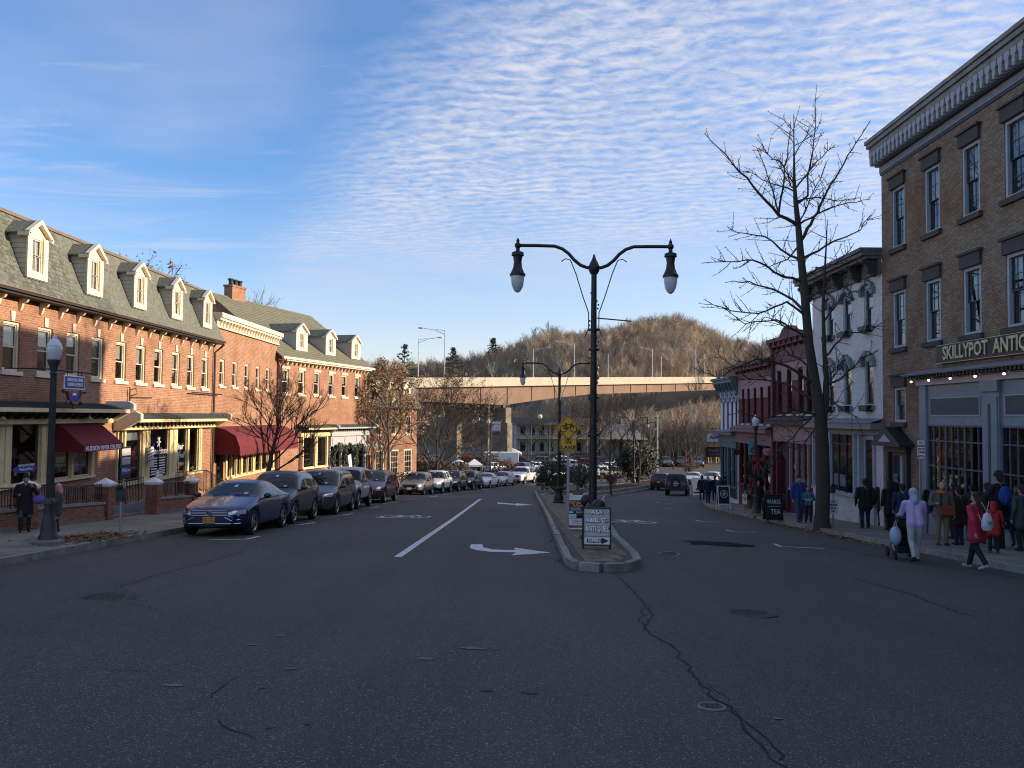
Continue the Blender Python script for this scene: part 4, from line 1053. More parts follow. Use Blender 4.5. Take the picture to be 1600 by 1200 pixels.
# ------------------------------------------------------------------ right row, first: Skillypot building
b5 = Bld('antiques_building', 'three storey tan brick building with heavy pendant cornice and blue grey shopfront', 'building', 14.0, 31.9, -90, -2.9)
L5 = 48.0; X5 = lambda Y: 31.9-Y
wxs = [1.4, 3.9, 6.3, 8.6, 11.0, 13.4, 15.8, 18.2, 20.6, 23.0, 25.4]
ops = [(x-.5, x+.5, z0, z1) for x in wxs for z0, z1 in ((8.15, 10.4), (4.45, 6.55))]+[(.95, 1.85, 1.72, 3.0), (.75, 1.95, -2.6, .5), (3.2, 20.5, -2.9, 3.0)]
mb = b5.mb(); facade(mb, 0, L5, -3.3, 11.5, ops, .24); shell(mb, 0, L5, 14, -3.3, 11.9); mb.quad((0, 0, 11.5), (L5, 0, 11.5), (L5, 0, 11.9), (0, 0, 11.9)); b5.part('wall', mb, brick_r)
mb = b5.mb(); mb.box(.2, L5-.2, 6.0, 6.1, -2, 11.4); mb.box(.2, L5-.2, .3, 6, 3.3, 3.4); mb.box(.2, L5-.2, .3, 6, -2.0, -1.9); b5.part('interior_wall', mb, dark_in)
for x in wxs:
    for z in (8.15, 4.45):
        window(b5, x, z, 1.0, 2.25 if z > 8 else 2.1, lightgrey, navy, cols=2 if z > 8 else 3, rows=2, casing=.1, y=.02, depth=.2, sill=(.14, .17, .12, brown_trim), head=('lintel', brown_trim), blind=.45 if RND.random() < .5 else .3)
window(b5, 1.4, 1.72, .9, 1.28, lightgrey, navy, casing=.1, y=.02, depth=.2, sill=(.12, .17, .12, brown_trim), head=('lintel', brown_trim), blind=.8)
mb = b5.mb(); mb.box(-.26, L5, -.56, .3, 12.46, 12.60); mb.box(-.22, L5, -.50, .3, 12.30, 12.458); mb.box(-.16, L5, -.42, .3, 12.12, 12.298); mb.box(-.1, L5, -.24, .3, 11.62, 12.118)
b5.part('cornice', mb, pm('cornice_stone', (.26, .24, .22), .8, var=.3, scale=2), bevel=.012)
mb = b5.mb(); mb.box(-.03, L5, -.07, .0, 11.3, 11.55); b5.part('frieze_band', mb, grey_trim); mb = b5.mb(); mb.box(-.03, L5, -.045, -.002, 11.22, 11.298); mb.box(-.08, L5, -.22, .0, 11.552, 11.618); b5.part('cornice_soffit', mb, navy)
pd = MB(); pd.prism([(-.13, .0), (-.13, -.16), (-.075, -.22), (-.075, -.42), (-.045, -.46), (-.045, -.52), (.045, -.52), (.045, -.46), (.075, -.42), (.075, -.22), (.13, -.16), (.13, 0)], 'y', -.17, 0)
pd = pd.mesh('cornice_pendant', pm('cornice_pale', (.40, .38, .40), .7, var=.15))
for i in range(64): b5.place('cornice_pendant', pd, -.02+i*.32, -.245, 12.117)
q = MB().prism([(0, 0), (-.65, 0), (-.65, -.12), (-.5, -.2), (-.35, -.45), (-.12, -.6), (0, -.62)], 'x', -.09, .09).mesh('cornice_bracket', brown_trim)

# shopfront: pilasters, upper panels and gridded windows
S = b5.mb(); bays = [(3.55, 7.0), (7.85, 11.3), (12.15, 15.6), (16.45, 19.9)]
xs = [3.1]+[v for t in bays for v in t]+[20.5]
for i in range(0, len(xs), 2):
    a, c = xs[i], xs[i+1]; S.box(a, c, -.12, .1, -2.9, 2.98)
    m_ = (a+c)/2
    if c-a > .5: S.box(a+.05, c-.05, -.16, -.123, -2.5, 2.5); S.box(a-.04, c+.04, -.2, -.123, 2.66, 2.98); S.box(a-.02, c+.02, -.19, -.123, -2.9, -2.3)
for a, c in bays: S.box(a, c, -.05, .1, 1.66, 2.98); S.box(a, c, -.08, .1, -2.9, -1.35)
b5.part('shopfront_frame', S, bluegrey)
for i in range(2, len(xs)-2, 2): q = b5.mb(); q.box((xs[i]+xs[i+1])/2-.06, (xs[i]+xs[i+1])/2+.06, -.175, -.163, -1.9, 2.3); b5.part('pilaster_inset', q, navy)
for a, c in bays:
    q = b5.mb(); q.box(a+.25, c-.25, -.075, -.052, 1.98, 2.52); o = b5.part('upper_panel', q, navy)
    q = b5.mb(); t = .03
    q.box(a+.22, a+.25, -.085, -.052, 1.95, 2.55); q.box(c-.25, c-.22, -.085, -.052, 1.95, 2.55); q.box(a+.25, c-.25, -.085, -.052, 1.95, 1.98); q.box(a+.25, c-.25, -.085, -.052, 2.52, 2.55); q.build('panel_moulding', lightgrey, o)
    q = b5.mb(); n = 9; q.box(a, c, -.09, .0, 1.60, 1.66)
    for k in range(n+1): x = a+(c-a)*k/n; w_ = .019 if k % 3 else .042; q.box(max(a, x-w_), min(c, x+w_), -.05, .02, -1.35, 1.60)
    for z in (1.12, .28, -.55): q.box(a, c, -.045, .015, z-.022, z+.022)
    q.box(a, c, -.05, .02, -1.35, -1.28); o = b5.part('shop_window', q, pm('dusk_blue', (.075, .10, .13), .5))
    g = b5.mb(); g.quad((a, -.01, -1.35), (c, -.01, -1.35), (c, -.01, 1.6), (a, -.01, 1.6)); g.build('pane', shop_glass, o)
q = b5.mb(); q.box(2.9, 20.7, -.62, .0, 3.30, 3.36); q.add([(2.85, -.66, 3.36), (20.75, -.66, 3.36), (20.75, 0, 3.52), (2.85, 0, 3.52), (2.85, -.66, 3.33), (20.75, -.66, 3.33), (20.75, 0, 3.33), (2.85, 0, 3.33)], [(0, 1, 2, 3), (0, 4, 5, 1), (0, 3, 7, 4)])
b5.part('shop_cornice', q, grey_trim); q = b5.mb(); q.box(3.0, 20.6, -.18, .0, 2.985, 3.2); b5.part('shop_fascia', q, lightgrey)
dn = MB().box(-.04, .04, -.32, -.0, -.09, 0).mesh('dentil', navy)
for i in range(88): b5.place('dentil', dn, 3.1+i*.2, -.2, 3.297)
goods(b5, 3.7, 19.6, -1.25, 90, .6, 2.2)
wl = emit_mat('shop_lamp_glow', (1, .78, .5), 7)
for x, z, y in ((6.2, 1.45, 2.2), (6.6, 1.42, 1.8), (9.3, 1.1, 2.6), (5.0, .8, 3), (13.5, 1.3, 2.5)):
    q = MB(); q.ball((0, 0, 0), (.16, .06, .045)); b5.place('ceiling_lamp', q.mesh('ceiling_lamp', wl), x, y, z)
# door with pediment
q = b5.mb(); q.box(.5, .73, -.14, .1, -2.7, .62); q.box(1.97, 2.2, -.14, .1, -2.7, .62); q.box(.45, 2.25, -.2, .0, .62, .84); dkp = pm('pediment_black', (.016, .019, .024), .5); b5.part('door_surround', q, dkp)
q = b5.mb(); q.prism([(.2, .84), (2.5, .84), (2.5, .95), (1.35, 1.55), (.2, .95)], 'y', -.55, -.003); b5.part('pediment', q, dkp)
q = b5.mb(); q.prism([(.85, 1.0), (1.85, 1.0), (1.35, 1.28)], 'y', -.575, -.553); b5.part('pediment_panel', q, lightgrey)
q = b5.mb(); q.box(.76, 1.25, .1, .16, -2.55, .5); q.box(1.45, 1.94, .1, .16, -2.55, .5); b5.part('door', q, navy); q = b5.mb(); q.box(1.27, 1.43, .05, .18, -2.55, .5); b5.part('door_post', q, lightgrey)
# long name board and string lights
sg = Bld('shop_sign', 'long black board with gold antiques lettering above the blue grey shopfront', 'sign', 13.93, 31.9, -90, 3.7)
q = sg.mb(); q.prism([(4.28, 3.68), (4.36, 3.95), (4.28, 4.24), (11.3, 4.24), (11.22, 3.95), (11.3, 3.68)], 'y', -.05, 0); sg.part('sign_board', q, black_p)
q = sg.mb(); q.box(4.3, 11.28, -.06, 0, 4.243, 4.26); q.box(4.3, 11.28, -.06, 0, 3.66, 3.677); sg.part('sign_border', q, gold)
for s_, xa, xb in (('SKILLYPOT', 4.75, 7.35), ('ANTIQUES', 7.62, 10.2)):
    me = text_mesh(s_, .60, bold=.012, extrude=.01); wd = max(v.co.x for v in me.vertices)-min(v.co.x for v in me.vertices)
    for v in me.vertices: v.co.x *= (xb-xa)/wd
    me.materials.clear(); me.materials.append(gold); link('lettering', me, sg.e, ((xa+xb)/2, -.065, 3.96-3.7), rot=(math.pi/2, 0, 0))
st = Bld('string_lights', 'string of lit bulbs hanging under the blue grey shop cornice', 'string lights', 13.9, 31.9, -90, 3.0)
bx = [3.55, 4.75, 6.1, 7.5, 8.95, 10.3, 11.7, 13.1]; cp = []
for a, c in zip(bx, bx[1:]):
    for k in range(8): t = k/8; cp.append((a+(c-a)*t, -.50, 3.22-.10*math.sin(math.pi*t)))
q = st.mb(); q.tube(cp, .009, 5); st.part('cable', q, iron); glow = emit_mat('bulb_glow', (1, .55, .22), 5)
for x in bx:
    q = st.mb(); q.lathe([(.02, 3.22), (.03, 3.17), (.06, 3.14), (.055, 3.13)], 10, (x, -.5, 0)); o = st.part('lamp_shade', q, iron)
    q = st.mb(); q.ball((x, -.5, 3.10), .036); q.build('bulb', glow, o)

# ------------------------------------------------------------------ right row, second: whitewashed brick with bracketed cornice
b6 = Bld('white_building', 'whitewashed brick building with arched window hoods and dark bracketed cornice', 'building', 14.0, 39.45, -90, -3.2)
L6 = 7.53; X6 = lambda Y: 39.45-Y; w6 = [X6(37.2), X6(35.3), X6(33.15)]
ops = [(x-.42, x+.42, z0, z1) for x in w6 for z0, z1 in ((5.5, 7.05), (2.35, 4.2))]+[(.3, 5.1, -1.3, 1.2), (5.4, 6.9, -3.0, 1.2)]
mb = b6.mb(); facade(mb, 0, L6, -3.6, 7.9, ops, .22); shell(mb, 0, L6, 12, -3.6, 7.9); b6.part('wall', mb, brick_w)
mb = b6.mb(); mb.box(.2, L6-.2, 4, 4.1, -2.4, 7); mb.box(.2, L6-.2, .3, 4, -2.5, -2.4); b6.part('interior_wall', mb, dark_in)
for x in w6:
    for z, h in ((5.5, 1.55), (2.35, 1.85)): window(b6, x, z, .84, h, lightgrey, navy, casing=.07, y=.04, depth=.14, sill=(.14, .16, .1, grey_trim), head=('hood', grey_trim), blind=.4, box=True, key='w')
mb = b6.mb(); mb.box(-.3, L6+.02, -.85, .2, 8.28, 8.44); mb.box(-.25, L6+.02, -.78, .2, 8.12, 8.278); mb.box(-.1, L6, -.62, .2, 8.0, 8.118); mb.box(-.05, L6, -.12, -.003, 7.45, 8.0); b6.part('cornice', mb, pm('cornice_dark', (.13, .12, .125), .7, var=.25), bevel=.015)
q = MB().prism([(0, 0), (-.6, 0), (-.6, -.1), (-.45, -.2), (-.35, -.45), (-.15, -.62), (0, -.65)], 'x', -.12, .12).mesh('bracket', brown_trim)
for x in (.15, 2.0, 3.9, 5.8, 7.3): b6.place('bracket', q, x, -.12, 7.995)
mb = b6.mb(); mb.box(-.05, L6+.05, -.5, 0, 1.42, 1.66); mb.add([(-.05, -.55, 1.66), (L6+.05, -.55, 1.66), (L6+.05, 0, 1.85), (-.05, 0, 1.85)], [(0, 1, 2, 3)]); mb.box(0, L6, -.15, -.003, 1.2, 1.418); b6.part('shop_cornice', mb, grey_trim)
shopfront(b6, [(.4, 2.3), (2.5, 5.0)], .3, 5.1, -1.3, 1.2, y=-.15, mull=lightgrey)
mb = b6.mb()
for x in (.4+1.9/3, .4+3.8/3, 2.5+.83, 2.5+1.66): mb.box(x-.02, x+.02, -.1, -.02, -1.3, 1.2)
mb.box(.4, 5.0, -.1, -.02, .75, .79); b6.part('glazing_bar', mb, navy)
mb = b6.mb(); mb.box(5.4, 5.5, -.1, .2, -3, 1.2); mb.box(6.8, 6.9, -.1, .2, -3, 1.2); mb.box(5.5, 6.8, .1, .16, -3, -1.6); mb.box(5.5, 5.65, .1, .16, -1.6, 1.0); mb.box(6.65, 6.8, .1, .16, -1.6, 1.0); mb.box(5.5, 6.8, .1, .16, 1.0, 1.2); b6.part('door', mb, lightgrey)
q = b6.mb(); q.quad((5.6, .13, -1.6), (6.7, .13, -1.6), (6.7, .13, 1.0), (5.6, .13, 1.0)); b6.part('pane', q, shop_glass)
goods(b6, .5, 5, -1.25, 40, .4, 1.6)
for z in (-.9, -.4, .1, .5):
    q = b6.mb(); q.box(2.6, 4.9, .5, .9, z, z+.03); b6.part('shelf', q, pm('shelf_wood', (.2, .14, .09), .6))
q = MB().ball((0, 0, 0), .06); b6.place('ceiling_lamp', q.mesh('ceiling_lamp', wl), 3.9, 1.2, .6)
q = b6.mb(); q.box(2.7, 3.9, -.04, -.02, -1.05, -.55); b6.part('notice', q, wht)
q = b6.mb(); q.box(.4, 5, .95, 1.0, .2, 1.1); b6.part('backdrop', q, pm('orange_back', (.35, .16, .06), .8))
# ------------------------------------------------------------------ right row, third and fourth: red brick pair
b7 = Bld('red_building', 'deep red brick shop with pink upper band and raised red parapet', 'building', 14.0, 45.25, -90, -3.5)
L7 = 5.78; X7 = lambda Y: 45.25-Y; pinkb = pm('pink_brick', (.36, .22, .20), .85, var=.15)
redp = pm('red_trim_paint', (.105, .015, .016), .6, var=.2); w7 = [X7(y) for y in (44.4, 42.8, 41.1, 39.9)]
ops = [(x-.36, x+.36, 2.05, 4.35) for x in w7]+[(.5, 2.4, -3, .6), (2.7, 5.4, -1.7, .6)]
mb = b7.mb(); facade(mb, 0, L7, -3.9, 5.4, ops, .2); shell(mb, 0, L7, 12, -3.9, 5.6); b7.part('wall', mb, brick_d)
mb = b7.mb()
px_ = 0.02
for x in w7+[L7+.36]:
    if x-.37 > px_: mb.box(px_, x-.37, -.025, -.003, 3.75, 4.75)
    px_ = x+.37
for x in w7: mb.box(x-.37, x+.37, -.025, -.003, 4.36, 4.75)
b7.part('upper_band', mb, pinkb)
for x in w7: window(b7, x, 2.05, .72, 2.3, black_p, black_p, casing=.06, sill=(.08, .1, .08, lightgrey), blind=.3, key='r')
mb = b7.mb(); mb.box(-.1, L7, -.45, .2, 5.85, 6.05); mb.box(-.05, L7, -.32, .2, 5.6, 5.848); mb.box(0, L7, -.12, -.003, 4.76, 5.6); mb.prism([(1.6, 6.05), (4.2, 6.05), (3.6, 6.45), (2.9, 6.6), (2.2, 6.45)], 'y', -.3, 0); mb.box(-.12, .2, -.2, 0, -3.8, 5.6); b7.part('cornice', mb, redp)
bk = MB().prism([(0, 0), (0, -.4), (-.12, -.35), (-.3, -.08), (-.3, 0)], 'x', -.07, .07).mesh('bracket', redp)
for i in range(7): b7.place('bracket', bk, .35+i*.85, -.12, 5.84)
mb = b7.mb(); mb.box(-.05, L7+.05, -.55, 0, 1.5, 1.72); mb.add([(-.05, -.6, 1.72), (L7, -.6, 1.72), (L7, 0, 1.9), (-.05, 0, 1.9)], [(0, 1, 2, 3)]); b7.part('shop_cornice', mb, brown_trim)
mb = b7.mb(); mb.box(0.2, L7, -.15, -.003, .6, 1.498); b7.part('fascia', mb, pinkb)
shopfront(b7, [(2.8, 3.6), (3.75, 4.5), (4.6, 5.3)], 2.6, 5.45, -1.7, .6, y=-.1, mull=pinkb)
mb = b7.mb(); mb.box(.5, 2.4, .3, .36, -3, .6); b7.part('door', mb, navy); mb = b7.mb(); mb.box(.5, .7, -.1, .3, -3, .6); mb.box(2.2, 2.4, -.1, .3, -3, .6); b7.part('door_frame', mb, redp); goods(b7, 2.8, 5.3, -1.6, 16)
b8 = Bld('red_building', 'red brick shop with five narrow windows and bracketed red cornice', 'building', 14.0, 52.65, -90, -3.9)
L8 = 7.37; w8 = [52.65-y for y in (51.5, 50.3, 48.95, 47.6, 46.2)]
ops = [(x-.27, x+.27, 1.5, 3.6) for x in w8]+[(.5, 2.9, -2.2, .3), (3.2, 4.2, -3.6, .3), (4.5, 7.0, -2.2, .3)]
mb = b8.mb(); facade(mb, 0, L8, -4.3, 4.4, ops, .2); shell(mb, 0, L8, 12, -4.3, 4.6); b8.part('wall', mb, brick_d)
mb = b8.mb(); px_ = 0.02
for x in w8+[L8+.27]:
    if x-.28 > px_: mb.box(px_, x-.28, -.025, -.003, 3.0, 4.2)
    px_ = x+.28
for x in w8: mb.box(x-.28, x+.28, -.025, -.003, 3.62, 4.2)
b8.part('upper_band', mb, pinkb)
for x in w8: window(b8, x, 1.5, .54, 2.1, black_p, black_p, casing=.05, sill=(.06, .1, .08, lightgrey), blind=.4, key='r')
mb = b8.mb(); mb.box(-.1, L8, -.5, .2, 4.95, 5.12); mb.box(-.05, L8, -.36, .2, 4.72, 4.948); mb.box(0, L8, -.12, -.003, 4.21, 4.72); b8.part('cornice', mb, redp)
for i in range(9): b8.place('bracket', bk, .3+i*.85, -.12, 4.94)
mb = b8.mb(); mb.box(-.05, L8+.02, -.55, 0, 1.0, 1.22); mb.add([(-.05, -.6, 1.22), (L8, -.6, 1.22), (L8, 0, 1.42), (-.05, 0, 1.42)], [(0, 1, 2, 3)]); mb.box(0, L8, -.2, -.003, .3, .998); b8.part('shop_cornice', mb, pm('dusty_red', (.22, .13, .12), .7))
shopfront(b8, [(.6, 1.65), (1.8, 2.8)], .4, 3.0, -2.2, .3, y=-.1, mull=redp); shopfront(b8, [(4.6, 5.7), (5.85, 6.9)], 4.4, 7.1, -2.2, .3, y=-.1, mull=redp); mb = b8.mb(); mb.box(3.2, 4.2, .25, .3, -3.6, .3); b8.part('door', mb, redp); goods(b8, .6, 7, -2.1, 18)
# ------------------------------------------------------------------ right row, fifth: pale front with slate green cornice
b9 = Bld('pale_building', 'narrow pale building with grey green cornice and green shopfront at row end', 'building', 14.0, 57.2, -90, -4.2)
L9 = 4.53; gg = pm('grey_green', (.10, .145, .15), .6); w9 = [.75, 1.85, 2.95, 4.0]
ops = [(x-.26, x+.26, 1.05, 3.15) for x in w9]+[(.3, 4.3, -3.4, -.1)]
mb = b9.mb(); facade(mb, 0, L9, -4.6, 3.6, ops, .2); shell(mb, 0, L9, 12, -4.6, 4.3); b9.part('wall', mb, pm('pale_stucco', (.68, .68, .68), .8))
for x in w9: window(b9, x, 1.05, .52, 2.1, navy, navy, casing=.05, sill=(.06, .1, .08, lightgrey), head=('hood', lightgrey), key='g')
mb = b9.mb(); mb.box(-.45, L9, -.62, .2, 4.32, 4.48); mb.box(-.38, L9, -.5, .2, 4.1, 4.318); mb.box(-.1, L9, -.16, -.003, 3.35, 4.1); b9.part('cornice', mb, gg)
bk = MB().prism([(0, 0), (0, -.55), (-.14, -.5), (-.32, -.1), (-.32, 0)], 'x', -.07, .07).mesh('bracket', gg)
for i in range(6): b9.place('bracket', bk, .0+i*.88, -.16, 4.095)
mb = b9.mb(); mb.box(-.3, L9, -.5, 0, .72, .92); mb.add([(-.3, -.55, .92), (L9, -.55, .92), (L9, 0, 1.04), (-.3, 0, 1.04)], [(0, 1, 2, 3)]); mb.box(-.05, L9, -.18, -.003, -.1, .718); b9.part('shop_cornice', mb, gg)
shopfront(b9, [(.5, 1.4), (1.6, 2.1), (2.3, 3.2), (3.4, 4.2)], .3, 4.3, -2.6, -.1, y=-.1, mull=gg)
# added building, unseen behind the row: keeps the low sun off the lower street
b10 = Bld('added_shade_building', 'added unseen brick building behind the pale row-end building, shading the lower street', 'building', 26, 92, -100, -6.4)
ops = [(x-.5, x+.5, z, z+1.8) for x in (2, 5, 8, 11, 14, 17, 20, 23, 26, 29) for z in (-1.8, 1.6)]
mb = b10.mb(); facade(mb, 0, 33, -7, 4.5, ops, .2); shell(mb, 0, 33, 6, -7, 4.5); b10.part('wall', mb, brick_d)
for o in ops: window(b10, (o[0]+o[1])/2, o[2], 1.0, 1.8, trim_w, trim_w, sill=(.1, .1, .08, trim_w))
mb = b10.mb(); mb.box(-.2, 33.2, -.4, .2, 4.3, 4.7); b10.part('cornice', mb, brown_trim)
# ================================================================== trees
def side_dir(t, ang, tilt):
    """a direction leaving t at angle tilt, turned by ang about t"""
    a = t.orthogonal().normalized(); b = t.cross(a).normalized()
    return (t*math.cos(tilt)+(a*math.cos(ang)+b*math.sin(ang))*math.sin(tilt)).normalized()
def bend(p, d, length, r0, r1, n, wob, up=0.0, rnd=RND):
    pts = [p.copy()]; rad = [r0]; d = d.copy()
    for i in range(n):
        d = (d+Vector((rnd.gauss(0, wob), rnd.gauss(0, wob), rnd.gauss(0, wob)+up))).normalized()
        p = p+d*(length/n); pts.append(p.copy()); rad.append(r0+(r1-r0)*(i+1)/n)
    return pts, rad
def along(pts, t):
    k = t*(len(pts)-1); i = min(int(k), len(pts)-2); f = k-i
    return pts[i].lerp(pts[i+1], f), (pts[i+1]-pts[i]).normalized()
def twigs(mb, pts, r0, n, lmin, lmax, rnd, sub=3, tilt=(.6, 1.0), up=.05, tips=None, start=.2, sides=3):
    for i in range(n):
        t = start+(1-start)*(i+rnd.random())/n; p, d = along(pts, min(.999, t))
        l = rnd.uniform(lmin, lmax)*(1-.5*t); dd = side_dir(d, rnd.uniform(0, 6.28), rnd.uniform(*tilt))
        P, Rr = bend(p, dd, l, r0*.55, r0*.18, 3, .16, up, rnd); mb.tube(P, Rr, sides, caps=False)
        if tips is not None: tips.append((P[-1], dd)); tips.append((P[-2], dd))
        for k in range(sub):
            q, e = along(P, rnd.uniform(.25, 1)); dd2 = side_dir(e, rnd.uniform(0, 6.28), rnd.uniform(.5, 1.0))
            Q, R2 = bend(q, dd2, l*rnd.uniform(.2, .5), r0*.3, r0*.12, 2, .15, up, rnd); mb.tube(Q, R2, 3, caps=False)
            if tips is not None: tips.append((Q[-1], dd2))
def branchy(mb, p, d, l, r, level, rnd, spread=.6, up=.06, tips=None, split=(3, 4), twn=5, shrink=.68, wob=.12, tl=(.35, .8), mintw=.006):
    P, Rr = bend(p, d, l, r, r*.62, 4, wob, up, rnd); mb.tube(P, Rr, 6 if r > .03 else (4 if r > .012 else 3), caps=False)
    if level == 0:
        twigs(mb, P, max(mintw, r*.6), twn, tl[0]*l, tl[1]*l, rnd, 2, (.4, .9), up, tips, .1); return
    k = rnd.randint(*split)
    for i in range(k):
        t = rnd.uniform(.45, 1.0) if i else 1.0; q, e = along(P, min(.999, t))
        dd = side_dir(e, i*2.4+rnd.uniform(-.5, .5), rnd.uniform(.5, 1)*spread if i else rnd.uniform(.05, .3))
        branchy(mb, q, dd, l*shrink*rnd.uniform(.75, 1.15), r*.62, level-1, rnd, spread, up, tips, split, twn, shrink, wob, tl, mintw)
def leaf_mesh(tips, n, cols, rnd, size=.05, spread=.12):
    mb = MB()
    for i in range(n):
        p, d = rnd.choice(tips); q = p+Vector((rnd.gauss(0, spread), rnd.gauss(0, spread), rnd.gauss(0, spread)-.03)); s = size*rnd.uniform(.6, 1.3)
        a = Vector((rnd.gauss(0, 1), rnd.gauss(0, 1), rnd.gauss(0, .6))).normalized(); b = a.orthogonal().normalized()
        mb.add([q-a*s, q+b*s*.55, q+a*s, q-b*s*.55], [(0, 1, 2, 3)], rnd.randrange(len(cols)))
    return mb
def tree_thing(name, label, base, trunk, crown, bm, leaves_=None, group=None):
    t = thing(name, label, 'tree', base, 0, group)
    off = tuple(base); trunk.off = off; crown.off = off
    trunk.build('trunk', bm, t, smooth=60); o = crown.build('crown', bm, t)
    if leaves_: leaves_[0].off = off; tag(leaves_[0].build('leaves', leaves_[1], t), kind='stuff')
    return t
# --- the tall bare tree on the right pavement, limbs as they stand in the photograph
def tall_tree():
    rnd = random.Random(3); Yt = 30.4
    def P7(x, y, d=0): return at(1080+x*.35, 140+y*.35, Yt+d)
    def PX(x, y, d=0): return at(x, y, Yt+d)
    base = PX(1285, 822); base.z = G(base.x, base.y)+.14
    tr = MB(); cr = MB()
    trunk = [base+Vector((0, 0, -.1)), base+Vector((-.02, 0, .25)), PX(1286, 760), PX(1285, 700), PX(1282, 655), PX(1274, 600), PX(1264, 540), PX(1259, 480), P7(500, 850), P7(488, 730), P7(478, 610), P7(466, 500), P7(460, 400), P7(459, 280), P7(458, 110)]
    rr = [.36, .27, .245, .235, .225, .18, .165, .155, .145, .13, .11, .085, .055, .03, .012]
    tr.tube(trunk, rr, 12, caps=False)
    t2 = [PX(1284, 668), PX(1290, 630), PX(1291, 590), PX(1288, 548), PX(1286, 480, .3), PX(1290, 400, .5), PX(1293, 343, .6)]
    tr.tube(t2, [.17, .13, .10, .085, .06, .035, .012], 8, caps=False)
    limbs = [
        ([(478, 604, 0), (390, 560, -.3), (330, 490, -.6), (250, 395, -.9), (150, 295, -1.1), (60, 195, -1.3)], .075),
        ([(390, 560, -.3), (375, 480, .1), (330, 340, .4), (295, 265, .6)], .04), ([(395, 550, -.2), (410, 440, -.6), (430, 250, -.9), (445, 140, -1.0)], .045),
        ([(472, 515, 0), (520, 470, .4), (522, 380, .7), (545, 250, .9), (557, 25, 1.0)], .045), ([(490, 682, 0), (560, 550, .5), (620, 430, .9), (700, 300, 1.2), (800, 140, 1.4)], .07),
        ([(497, 755, 0), (600, 695, -.6), (690, 660, -1.0), (750, 630, -1.2), (805, 560, -1.4)], .055), ([(490, 755, 0), (400, 710, .4), (330, 655, .8), (200, 640, 1.1), (160, 610, 1.2)], .055),
        ([(498, 856, 0), (420, 840, -.5), (340, 790, -.9), (280, 760, -1.2), (170, 768, -1.4), (45, 775, -1.5)], .06), ([(500, 992, 0), (450, 935, .5), (370, 900, .9), (260, 855, 1.2), (150, 862, 1.4)], .06),
        ([(502, 1010, 0), (430, 945, -.4), (300, 1000, -.9), (180, 990, -1.3), (55, 935, -1.6)], .05), ([(462, 440, 0), (540, 350, .6), (600, 280, 1), (645, 245, 1.2)], .035),
        ([(478, 600, 0), (560, 560, .6), (660, 510, 1.1), (800, 490, 1.5)], .045), ([(466, 500, 0), (560, 480, -.6), (660, 490, -1.0), (740, 485, -1.2)], .035), ([(463, 450, 0), (360, 420, .5), (250, 362, .9)], .035),
        ([(461, 420, 0), (400, 330, -.6), (300, 262, -1)], .03), ([(459, 300, 0), (500, 230, .3), (530, 160, .5)], .02), ([(459, 200, 0), (430, 150, .1), (405, 130, .2)], .012), ([(485, 690, 0), (430, 760, 1.0), (330, 800, 1.8)], .04), ([(500, 850, 0), (560, 800, 1), (640, 780, 1.7), (720, 700, 2.2)], .045),
        ([(505, 930, 0), (580, 900, -.8), (700, 830, -1.6)], .04), ([(510, 1080, 0), (420, 1060, .8), (330, 1010, 1.6), (270, 1080, 2)], .04), ([(470, 460, 0), (430, 400, 1.0), (370, 300, 1.6)], .03), ([(480, 600, 0), (520, 520, -1.0), (570, 400, -1.6), (600, 330, -2)], .035)]
    low = [([(1274, 600, 0), (1230, 572, -.4), (1180, 560, -.8), (1120, 590, -1.1), (1080, 572, -1.3)], .06), ([(1278, 630, 0), (1230, 600, .5), (1170, 590, 1.0), (1115, 548, 1.4)], .055), ([(1282, 650, 0), (1240, 640, -.6), (1190, 655, -1.2), (1150, 640, -1.6)], .05),
           ([(1270, 575, 0), (1225, 545, .6), (1180, 570, 1.2), (1140, 560, 1.6)], .045), ([(1290, 600, 0), (1315, 590, -.5), (1345, 560, -.9), (1372, 548, -1.2)], .05), ([(1289, 560, 0), (1320, 520, .5), (1350, 520, .9), (1376, 505, 1.2)], .045),
           ([(1291, 620, 0), (1320, 640, -.6), (1345, 655, -1.0)], .035), ([(1288, 500, .2), (1320, 460, .6), (1352, 452, 1)], .035), ([(1280, 640, 0), (1230, 690, -.9), (1200, 720, -1.3), (1190, 745, -1.5)], .035), ([(1283, 660, 0), (1250, 700, .6), (1225, 700, 1.0), (1205, 730, 1.4)], .03),
           ([(1291, 610, 0), (1310, 570, .8), (1335, 600, 1.5)], .03), ([(1262, 530, 0), (1215, 500, -.8), (1165, 505, -1.4), (1130, 480, -1.8)], .04)]
    allp = [([P7(*q) for q in l], r) for l, r in limbs]+[([PX(*q) for q in l], r) for l, r in low]
    def fine(pts):
        out = []
        for a, b in zip(pts, pts[1:]):
            n = max(1, int((b-a).length/.3))
            for i in range(n): out.append(a+(b-a)*(i/n)+Vector((rnd.gauss(0, .025), rnd.gauss(0, .03), rnd.gauss(0, .025))))
        return out+[pts[-1]]
